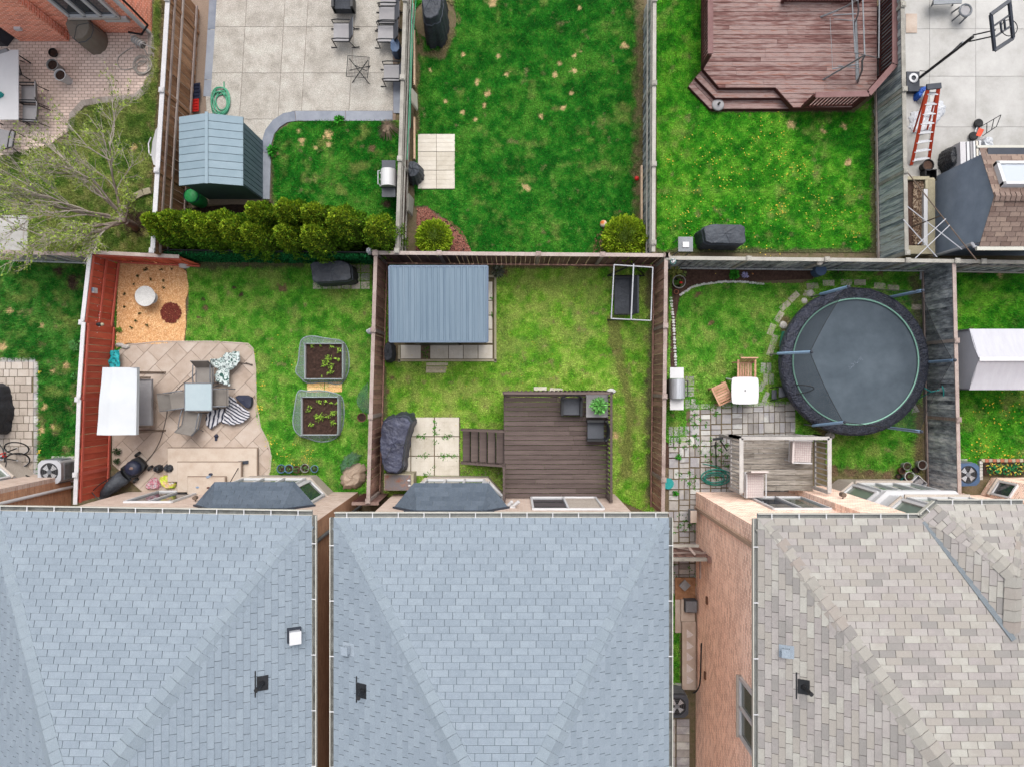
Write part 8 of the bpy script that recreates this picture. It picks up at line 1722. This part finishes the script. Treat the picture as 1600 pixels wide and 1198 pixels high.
# snow shovels
for (l, m_, hx, hy, x0, y0, w_, h_) in (('red snow shovel leaning on the inside of the cedar fence', 'red', 274, 143, 297, 156, .31, .4), ('navy snow shovel leaning on the inside of the cedar fence', 'dknavy', 272, 121, 301, 131, .27, .5)):
 t = thing('snow_shovel', l, 'shovel', W(x0 + 6, y0 + 8)); a = W(x0, y0, .1); mb = MB(); mb.add([a, a + V3((w_, 0, .08)), a + V3((w_, -h_, .08)), a + V3((0, -h_, .0)), a + V3((0, 0, -.03)), a + V3((w_, 0, .05)), a + V3((w_, -h_, .05)), a + V3((0, -h_, -.03))], [(3, 2, 1, 0), (4, 5, 6, 7), (0, 1, 5, 4), (1, 2, 6, 5), (2, 3, 7, 6), (3, 0, 4, 7)]); b_ = mb.build('blade', M[m_], t)
 for k in range(4): mb = MB(); y_ = a.y - h_ * (k + .6) / 4.4; mb.beam((a.x + .03, y_, a.z + .02), (a.x + w_ - .03, y_, a.z + .09), .02, .02); mb.build('rib', M[m_], b_)
 q = W(hx, hy, 1.15); mb = MB(); mb.tube([(a.x + .04, a.y - .1, .15), q], .015, 6); mb.build('shaft', M['pot_brown'], t); mb = MB(); mb.tube([q + V3((-.05, -.05, 0)), q + V3((.03, .05, .03))], .03, 6); mb.build('grip', M[m_], t)
# hoses and cables
def coil(name, label, cx, cy, rx, ry, n, mat, r=.014, z=.03, seed=1, tail=None, jit=.25):
 rn = random.Random(seed); pts = [];
 for i in range(n * 12):
  a = i * math.pi / 6; k = 1 + rn.uniform(-jit, jit) * .3 + .25 * math.sin(i * .11 + seed); pts.append(W(cx + math.cos(a) * rx * k + 3 * math.sin(i * .05), cy + math.sin(a) * ry * k + 3 * math.cos(i * .07), z + .012 * (i // 12)))
 if tail: pts += [W(x, y, z) for x, y in tail]
 mb = MB(); mb.tube(smooth_line(pts, 1), r, 5); mb.build(name, M[mat], at=W(cx, cy), label=label, cat='hose', smooth=True)
coil('hose', 'green garden hose coiled on the aggregate patio above the slate blue shed', 343, 160, 12, 18, 6, 'hose_green', .02, .05, 2, [(350, 135), (350, 128)])
coil('hose', 'cream hose coiled on the block paving below the hose reel', 220, 104, 12, 12, 5, 'hose_cream', .014, .04, 3, [(200, 110), (186, 108), (182, 92), (196, 80), (208, 74)])
coil('hose', 'teal hose tangled on grey paving beside the old deck', 1116, 747, 20, 10, 6, 'hose_teal', .016, .05, 4, [(1136, 738), (1120, 728), (1098, 724)])
mb = MB(); mb.tube(smooth_line([W(1600, 184), W(1585, 187), W(1573, 198), (W(1571, 210)), W(1580, 220), W(1600, 223)], 3), .015, 6); mb.build('hose', M['hose_brown'], at=W(1580, 205), label='brown hose curving over concrete above the brown shed', cat='hose')
mb = MB(); mb.tube(smooth_line([W(645, -10, 1.85), W(643, 40, 1.83), W(641, 100, 1.8), W(640, 150, 1.55), W(638, 200, 1.6), W(636, 250, 1.5)], 3), .014, 6); mb.tube(smooth_line([W(650, 0, 1.2), W(645, 60, 1.5), W(642, 130, 1.4), W(641, 200, 1.2)], 3), .012, 6); mb.build('hose', M['hose_green'], at=W(642, 120), label='thin green hose hung along the weathered fence by the aggregate patio', cat='hose')
mb = MB(); mb.tube(smooth_line([W(214, 734, .1), W(235, 715, .05), W(250, 690, .05), W(257, 665, .04), W(262, 640, .04), (W(262, 632, .04)), W(268, 618, .04), W(284, 600, .04), W(303, 588, .04), W(312, 571, .05), W(330, 567, .05), W(345, 569, .05), W(375, 567, .05), W(390, 569, .05)], 3), .012, 6); mb.build('power_cable', M['cable'], at=W(260, 650), label='brown power cable snaking over the beige patio from the lawn mower', cat='cable')
# hose reel
t = thing('hose_reel', 'white wall hose reel on the block paving by the meter box', 'hose reel', W(217, 68)); c_ = W(217, 66, .45); mb = MB(); mb.tube([c_ + V3((-.18, .1, 0)), c_ + V3((.14, -.12, 0))], .11, 14); mb.build('drum', M['grey_cloth'], t)
for s_ in (-1, 1): q = c_ + V3((.17 * s_, -.12 * s_, 0)); mb = MB(); mb.tube([V3((q.x - .12, q.y - .1, 0)), q + V3((0, 0, .2)), V3((q.x + .14, q.y + .1, 0))], .02, 6); mb.build('leg', M['white'], t)
for k in range(5): u = k / 4; q = (c_ + V3((-.16, .1, 0))).lerp(c_ + V3((.12, -.1, 0)), u); mb = MB(); mb.tube([q + V3((math.cos(a) * .07, math.cos(a) * .09, math.sin(a) * .13)) for a in [i * .5236 for i in range(12)]], .014, 5, closed=True); mb.build('hose_turn', M['hose_cream'], t)
# white sled on cedar fence
t = thing('plastic_sled', 'white plastic sled hung on the outside of the cedar fence', 'sled', W(240, 230)); mb = MB(); P = [W(247, 198, 1.7), W(243, 203, 1.5), (W(238, 222, 1.3)), W(236, 242, 1.3), W(240, 258, 1.5), W(249, 260, 1.7)]
mb.add(P + [p - V3((0, 0, .25)) for p in P], [(0, 1, 2, 3, 4, 5), (11, 10, 9, 8, 7, 6)] + [(i, (i + 1) % 6, 6 + (i + 1) % 6, 6 + i) for i in range(6)]); mb.build('shell', M['white'], t); mb = MB(); mb.tube([W(236, 215, 1.35), W(232, 225, 1.3), W(233, 240, 1.3), W(237, 244, 1.35)], .02, 6); mb.build('grip_rail', M['white'], t)
# barrel and bin beneath the shed
w = W(298, 306, .8); t = thing('rain_barrel', 'green and grey barrel behind the cedar hedge, below the slate blue shed', 'barrel', (w.x, w.y, 0)); mb = MB(); mb.lathe((w.x, w.y, 0), [(.2, 0), (.23, .4), (.22, .78), (.18, .82), (0.001, .82)], 20); mb.build('drum', M['bin_green'], t, smooth=True); mb = MB(); mb.lathe((w.x, w.y, .74), [(.235, 0), (.235, .06)], 20); mb.build('rim', M['steelblue'], t)
# leaning items along the hose fence
a = W(643, 137, .9); mb = MB(); mb.add([W(644, 138, 1.1), W(652, 148, .3), W(653, 172, .2), W(645, 160, 1.0), W(642, 140, 1.06), W(650, 150, .26), W(651, 174, .16), W(643, 162, .96)], [(3, 2, 1, 0), (4, 5, 6, 7), (0, 1, 5, 4), (1, 2, 6, 5), (2, 3, 7, 6), (3, 0, 4, 7)]); mb.build('plywood_sheet', M['slab_beige'], at=(a.x, a.y, 0), label='pale plywood sheet leaning on the fence at the centre lawn', cat='board')
mb = MB(); mb.add([W(639, 302, 1.2), W(647, 312, .2), W(645, 337, .1), W(638, 328, 1.0), W(637, 304, 1.16), W(645, 314, .16), W(643, 339, .06), W(636, 330, .96)], [(3, 2, 1, 0), (4, 5, 6, 7), (0, 1, 5, 4), (1, 2, 6, 5), (2, 3, 7, 6), (3, 0, 4, 7)]); mb.build('plywood_sheet', M['cap_grey'], at=W(642, 320), label='grey board leaning on the fence above the red mulch', cat='board')
for i, (y0, y1, m_) in enumerate(((260, 345, 'pinwood'), (50, 135, 'pinwood'), (185, 250, 'pinwood'))):
 x = 1002 if i == 0 else 648; mb = MB(); mb.beam(W(x, y0, .12), W(x, y1, .12), .05, .22); mb.build('kick_board', M[m_], at=W(x, (y0 + y1) / 2), label=['new pine kick board low on the grey fence by the red ball', 'pine kick board low on the hose fence near the tall black cover', 'pine kick board low on the hose fence above the cream pad'][i], cat='board')
# balls
for (n_, l, x, y, r, m_) in (('ball', 'small red ball by the fence foot in the centre lawn', 995, 279, .075, 'red'), ('ball', 'orange and white ball on the grass left of the larger round bush', 943, 350, .12, 'ball')):
 w = W(x, y, r); mb = MB(); mb.ell((w.x, w.y, r), r, r, r, 18, 12); mb.build(n_, M[m_], at=(w.x, w.y, 0), smooth=True, label=l, cat='ball')
# shoes on steps, broom, slipper
def shoe(label, x, y, z, a, mat, s=.27):
 w = W(x, y, z + .04); R = Matrix.Rotation(a, 3, 'Z'); mb = MB(); q = chaikin([w + R @ V3((u * s / 2, v * .055, 0)) for u, v in ((-1, -.6), (-.2, -.75), (.5, -1), (1, -.5), (1, .5), (.5, 1), (-.2, .75), (-1, .6))], 1); mb.prism([(p.x, p.y) for p in q], z, z + .035)
 o = mb.build('shoe', M[mat], at=(w.x, w.y, z), label=label, cat='shoe'); mb = MB(); mb.ell(w + R @ V3((.05, 0, .0)), .075, .045, .05); mb.build('upper', M[mat], o)
shoe('left brown shoe of the pair on the top step', 325.5, 759, .49, -1.3, 'shoe'); shoe('right brown shoe of the pair on the top step', 334, 757, .49, -1.15, 'shoe'); shoe('pale blue shoe standing alone left of the brown pair', 308, 758.5, .49, -1.1, 'shoe_blue'); shoe('pale blue shoe above the brown pair', 323, 746, .49, .4, 'shoe_blue'); shoe('dark shoe above the pale blue one on the steps', 327, 740.5, .35, .0, 'dknavy'); shoe('dark shoe at the bay window edge of the top step', 343.5, 759, .49, .3, 'dknavy'); shoe('lone dark slipper on the patio below the striped cloth', 337.5, 683, .03, 1.45, 'dknavy', .22); shoe('black slipper by the lower sling chair', 293, 661, .05, 0, 'dknavy', .24)
t = thing('broom', 'black push broom leaning across the beige steps', 'broom', W(370, 730)); p, q = W(375, 726, .25), W(356, 759, 1.2); mb = MB(); mb.tube([p, q], .014, 6); mb.build('handle', M['cable'], t); mb = MB(); mb.beam(W(372, 722.5, .22), W(388, 721.5, .22), .1, .08); mb.build('head', M['flash_dark'], t)
# parasol stand rod
mb = MB(); mb.tube([W(384, 567, .06), W(393, 570, .06)], .02, 6); mb.ell(W(393, 570, .06), .04, .03, .03); mb.build('plug', M['cable'], at=W(390, 569), label='cable plug end lying by the green leaf cloth', cat='plug')
# bird house and lamp on red fence, pot hanging
t = thing('bird_house', 'small blue and white bird house on the red fence', 'bird house', W(146, 454)); w = W(146, 454, 1.25); mb = MB(); mb.box(w, (.14, .16, .2)); mb.build('box', M['white'], t); mb = MB(); mb.box(w + V3((0, .02, .12)), (.18, .1, .02)); mb.build('roof', M['shoe_blue'], t)
t = thing('fence_lamp', 'dark round lamp on the red fence post', 'lamp', W(155, 507)); w = W(155, 507, 1.3); mb = MB(); mb.ell(w, .09, .06, .08); mb.build('shade', M['rubber'], t); mb = MB(); mb.ell(w + V3((.09, 0, 0)), .06, .05, .05); mb.build('bulb_cover', M['yellowish'] if 'yellowish' in M else M['slab_edge'], t)
mb = MB(); rn = random.Random(2)
for k in range(26): w = W(150 + rn.uniform(-4, 8), 405 + k * 4.6, .8 + rn.uniform(0, .3)); mb.ell(w, .012, .012, .012, 6, 4)
mb.build('string_lights', M['white'], at=W(156, 450), kind='stuff', label='string of tiny white lights along the red fence', cat='lights')
t = thing('post_lamp', 'small white lamp on the grey back fence above the trampoline', 'lamp', W(1281, 412)); w = W(1281, 411, 1.5); mb = MB(); mb.ell(w, .09, .08, .09); mb.build('lamp_shade', M['slab_beige'], t); mb = MB(); mb.box(w - V3((0, .0, .15)), (.06, .06, .2)); mb.build('bracket', M['cap_grey'], t)
a = W(1283, 422, .4); mb = MB(); q = circ(a.x, a.y, .18, 16); mb.prism(q, 0, .4); mb.build('storage_stool', M['steelblue'], at=(a.x, a.y, 0), label='blue grey rounded box against the grey back fence', cat='box')
for i, (x, y, s_) in enumerate(((577, 391, 1), (577, 517, .7))): cover('plastic_bag', ['pale plastic bag snagged on the fence corner above the black grill cover', 'pale plastic bag wrapped on the brown fence post beside the beds'][i], 'bag', [(x - 6, y), (x + 3, y - 5), (x + 6, y + 4), (x, y + 9 * s_)], .2, 'bag_white', .6, seed=60 + i, z0=1.65, fold=.2)
# teal disc, lid, alley things
w = W(1044, 755, .1); mb = MB(); mb.lathe((w.x, w.y, 0), [(.14, 0), (.17, .1), (.18, .12), (0.001, .12)], 24); mb.build('round_tub', M['teal'], at=(w.x, w.y, 0), label='round teal tub on the paving by the brown fence', cat='tub')
t = thing('utility_rack', 'black metal trolley frame on the grey paving beside the old deck', 'trolley', W(1121, 700));
for (p, q) in (((1114, 686, .7), (1130, 684, .7)), ((1110, 697, .5), (1120, 694, .5)), ((1118, 690, .7), (1119, 728, .1)), ((1126, 688, .7), (1136, 704, .6))): mb = MB(); mb.beam(W(*p), W(*q), .08 if p[1] < 690 and q[1] < 690 else .03, .03); mb.build('bar', M['black'], t)
# gate between the houses
t = thing('side_gate', 'weathered timber gate between the middle and right houses', 'gate', W(1070, 870)); zg = 1.8
mb = MB(); mb.beam(W(1040, 873, zg), W(1110, 873, zg), .1, .1); mb.build('top_rail', M['cap_grey'], t)
for i in range(11): x = W(1046 + i * 6, 0, zg).x; y = W(0, 871, zg).y; mb = MB(); mb.box((x, y + .03, .9), (.115, .02, 1.7)); mb.build('gate_board', M['wood_dark'], t)
for z in (.3, 1.4): mb = MB(); mb.beam((W(1046, 0, zg).x, W(0, 871, zg).y + .06, z), (W(1108, 0, zg).x, W(0, 871, zg).y + .06, z), .04, .09); mb.build('rail', M['cap_tan'], t)
mb = MB(); mb.beam((W(1046, 0, zg).x, W(0, 871, zg).y + .08, .3), (W(1100, 0, zg).x, W(0, 871, zg).y + .08, 1.4), .03, .09); mb.build('brace', M['cap_tan'], t)
mb = MB(); mb.beam((W(1048, 0, zg).x, W(0, 852, zg).y, zg), (W(1092, 0, zg).x, W(0, 852, zg).y, zg), .08, .06); mb.build('top_rail', M['cap_grey'], t)
mb = MB(); mb.beam(W(1075, 852, zg), W(1086, 866, zg), .06, .04); mb.build('cross_brace', M['cap_tan'], t)
mb = MB(); mb.beam(W(1107, 869, zg + .05), W(1108, 878, zg + .05), .1, .1); mb.build('post', M['wood_dark'], t)
t = thing('plywood_walkway', 'plywood boards covering the passage floor beside the pink brick wall', 'boards', W(1072, 950));
for (x0, y0, x1, y1, z, m_) in ((1055, 902, 1087, 936, .12, 'wood_cedar'), (1055, 934, 1067, 988, .1, 'patio'), (1064, 936, 1086, 970, .2, 'patio'), (1066, 971, 1087, 1077, .25, 'patio')):
 a, b = W(x0, y0, z), W(x1, y1, z); mb = MB(); mb.box(((a.x + b.x) / 2, (a.y + b.y) / 2, z - .03), (b.x - a.x, a.y - b.y, .06)); o = mb.build('plywood_board', M[m_], t)
for k in range(5):
 w = W(1073, 988 + k * 18, .26); mb = MB(); mb.add([(w.x, w.y + .12, w.z), (w.x + .22, w.y - .06, w.z), (w.x + .12, w.y - .14, w.z), (w.x, w.y - .16, w.z)], [(0, 3, 2, 1)]); mb.build('white_mark', M['cushion'], o)
w = W(1070, 914, .25); mb = MB(); mb.box((w.x, w.y, .24), (.27, .27, .04), .78); mb.build('metal_tile', M['galv'], at=(w.x, w.y, .2), label='square grey tile turned cornerwise in the side passage', cat='tile')
a = W(1080, 947, .4); t = thing('utility_box', 'grey square utility box against the pink brick wall in the passage', 'box', (a.x, a.y, 0)); mb = MB(); mb.box((a.x, a.y, .2), (.38, .38, .4)); mb.build('body', M['slate'], t); mb = MB(); mb.box((a.x, a.y, .41), (.34, .34, .02)); mb.build('lid', M['frame_grey'], t)
a = W(1083, 806, .6); t = thing('meter_cabinet', 'pale meter cabinet on the pink brick wall above the side gate', 'cabinet', (a.x, a.y, 0)); mb = MB(); mb.box((a.x, a.y, .5), (.2, .38, .3)); mb.build('body', M['frame_grey'], t); mb = MB(); mb.box((a.x, a.y, .66), (.2, .38, .02)); mb.build('lid', M['patio'], t)
mb = MB(); mb.beam(W(1094, 877, 1.4), W(1094, 903, 1.4), .04, .08); mb.build('wall_bracket', M['cap_tan'], at=W(1094, 890), label='pale upright bracket on the pink wall below the side gate', cat='bracket')
# gate between left and middle houses
t = thing('side_gate', 'dark timber gate between the left and middle houses', 'gate', W(576, 785)); mb = MB(); mb.beam(W(550, 786, 1.7), W(592, 786, 1.7), .09, .09); mb.build('top_rail', M['cap_brown'], t)
for i in range(7): w = W(553 + i * 6, 784, 1.7); mb = MB(); mb.box((w.x, w.y, .83), (.11, .02, 1.6)); mb.build('gate_board', M['deck_reddark' if i < 4 else 'wood_dark'], t)
# edge lumber beside the trampoline yard fence
mb = MB(); mb.beam(W(1424, 422, .05), W(1440, 423, .05), .06, .08); mb.build('pipe_offcut', M['white_metal'], at=W(1430, 422), label='pale angle bar on the soil in the trampoline yard corner', cat='bar')
mb = MB(); mb.beam(W(1439, 423, .05), W(1438, 437, .05), .06, .08); mb.build('pipe_offcut', M['white_metal'], at=W(1438, 430), label='second pale bar standing at right angles in the same corner', cat='bar')
loose('pale slab lying loose near the grey back fence in the trampoline yard', [(1386, 420, 0), (1401, 420, 0)], .25, .12, 'paver_beige', group='pale slabs by the grey back fence')
loose('white slab along the upper edge of the grey brown deck', [(844, 607, 0), (869, 609, -.05)], .42, .12, 'slab_beige', group='white slabs above the grey brown deck')
rock('white rubble at the top right corner of the grey brown deck', 955, 611, .15, 31, 'stone_white', .6)
# swingset handle right of trampoline
t = thing('kick_scooter', 'small turquoise scooter stem leaning by the black weathered fence', 'scooter', W(1455, 615));
for p, q in (((1436, 622, .2), (1455, 612, .9)), ((1440, 604, .6), (1455, 612, .9)), ((1455, 612, .9), (1468, 609, 1.0))): mb = MB(); mb.tube([W(*p), W(*q)], .018, 6); mb.build('stem', M['teal'], t)
mb = MB(); mb.tube(smooth_line([W(1472, 603, 1.05), W(1475, 612, 1.05), W(1474, 619, 1.0)], 2), .018, 6); mb.build('handlebar', M['teal'], t)
a = W(1430, 640, .05); mb = MB(); mb.add([W(1430, 630, .03), W(1437, 643, .03), W(1424, 645, .03), W(1430, 630, .01), W(1437, 643, .01), W(1424, 645, .01)], [(0, 2, 1), (3, 4, 5), (0, 1, 4, 3), (1, 2, 5, 4), (2, 0, 3, 5)]); mb.build('flat_stone', M['paver_grey'], at=(a.x, a.y, 0), label='triangular grey stone below the trampoline by the fence', cat='stone')
mb = MB(); a = W(1226, 530, .2); mb.box((a.x, a.y, .12), (.16, .5, .2), -.2); mb.build('teal_crate', M['hose_teal'], at=(a.x, a.y, 0), label='dark teal crate half under the left side of the trampoline', cat='crate')
# fan netting near fence (green mesh)
mb = MB(); mb.tube(smooth_line([W(575, 598, .9), W(566, 606, .5), W(558, 620, .3), W(558, 632, .3), W(566, 640, .6), W(570, 650, .9)], 3), .012, 5); mb.add([W(575, 598, .9), W(560, 616, .3), W(558, 630, .3), W(568, 642, .7), W(577, 648, 1.2)], [(0, 1, 2, 3, 4)]); mb.build('net_scrap', M['net_green'], at=W(566, 620), label='scrap of green netting tied to the brown fence above the wire basket', cat='netting')
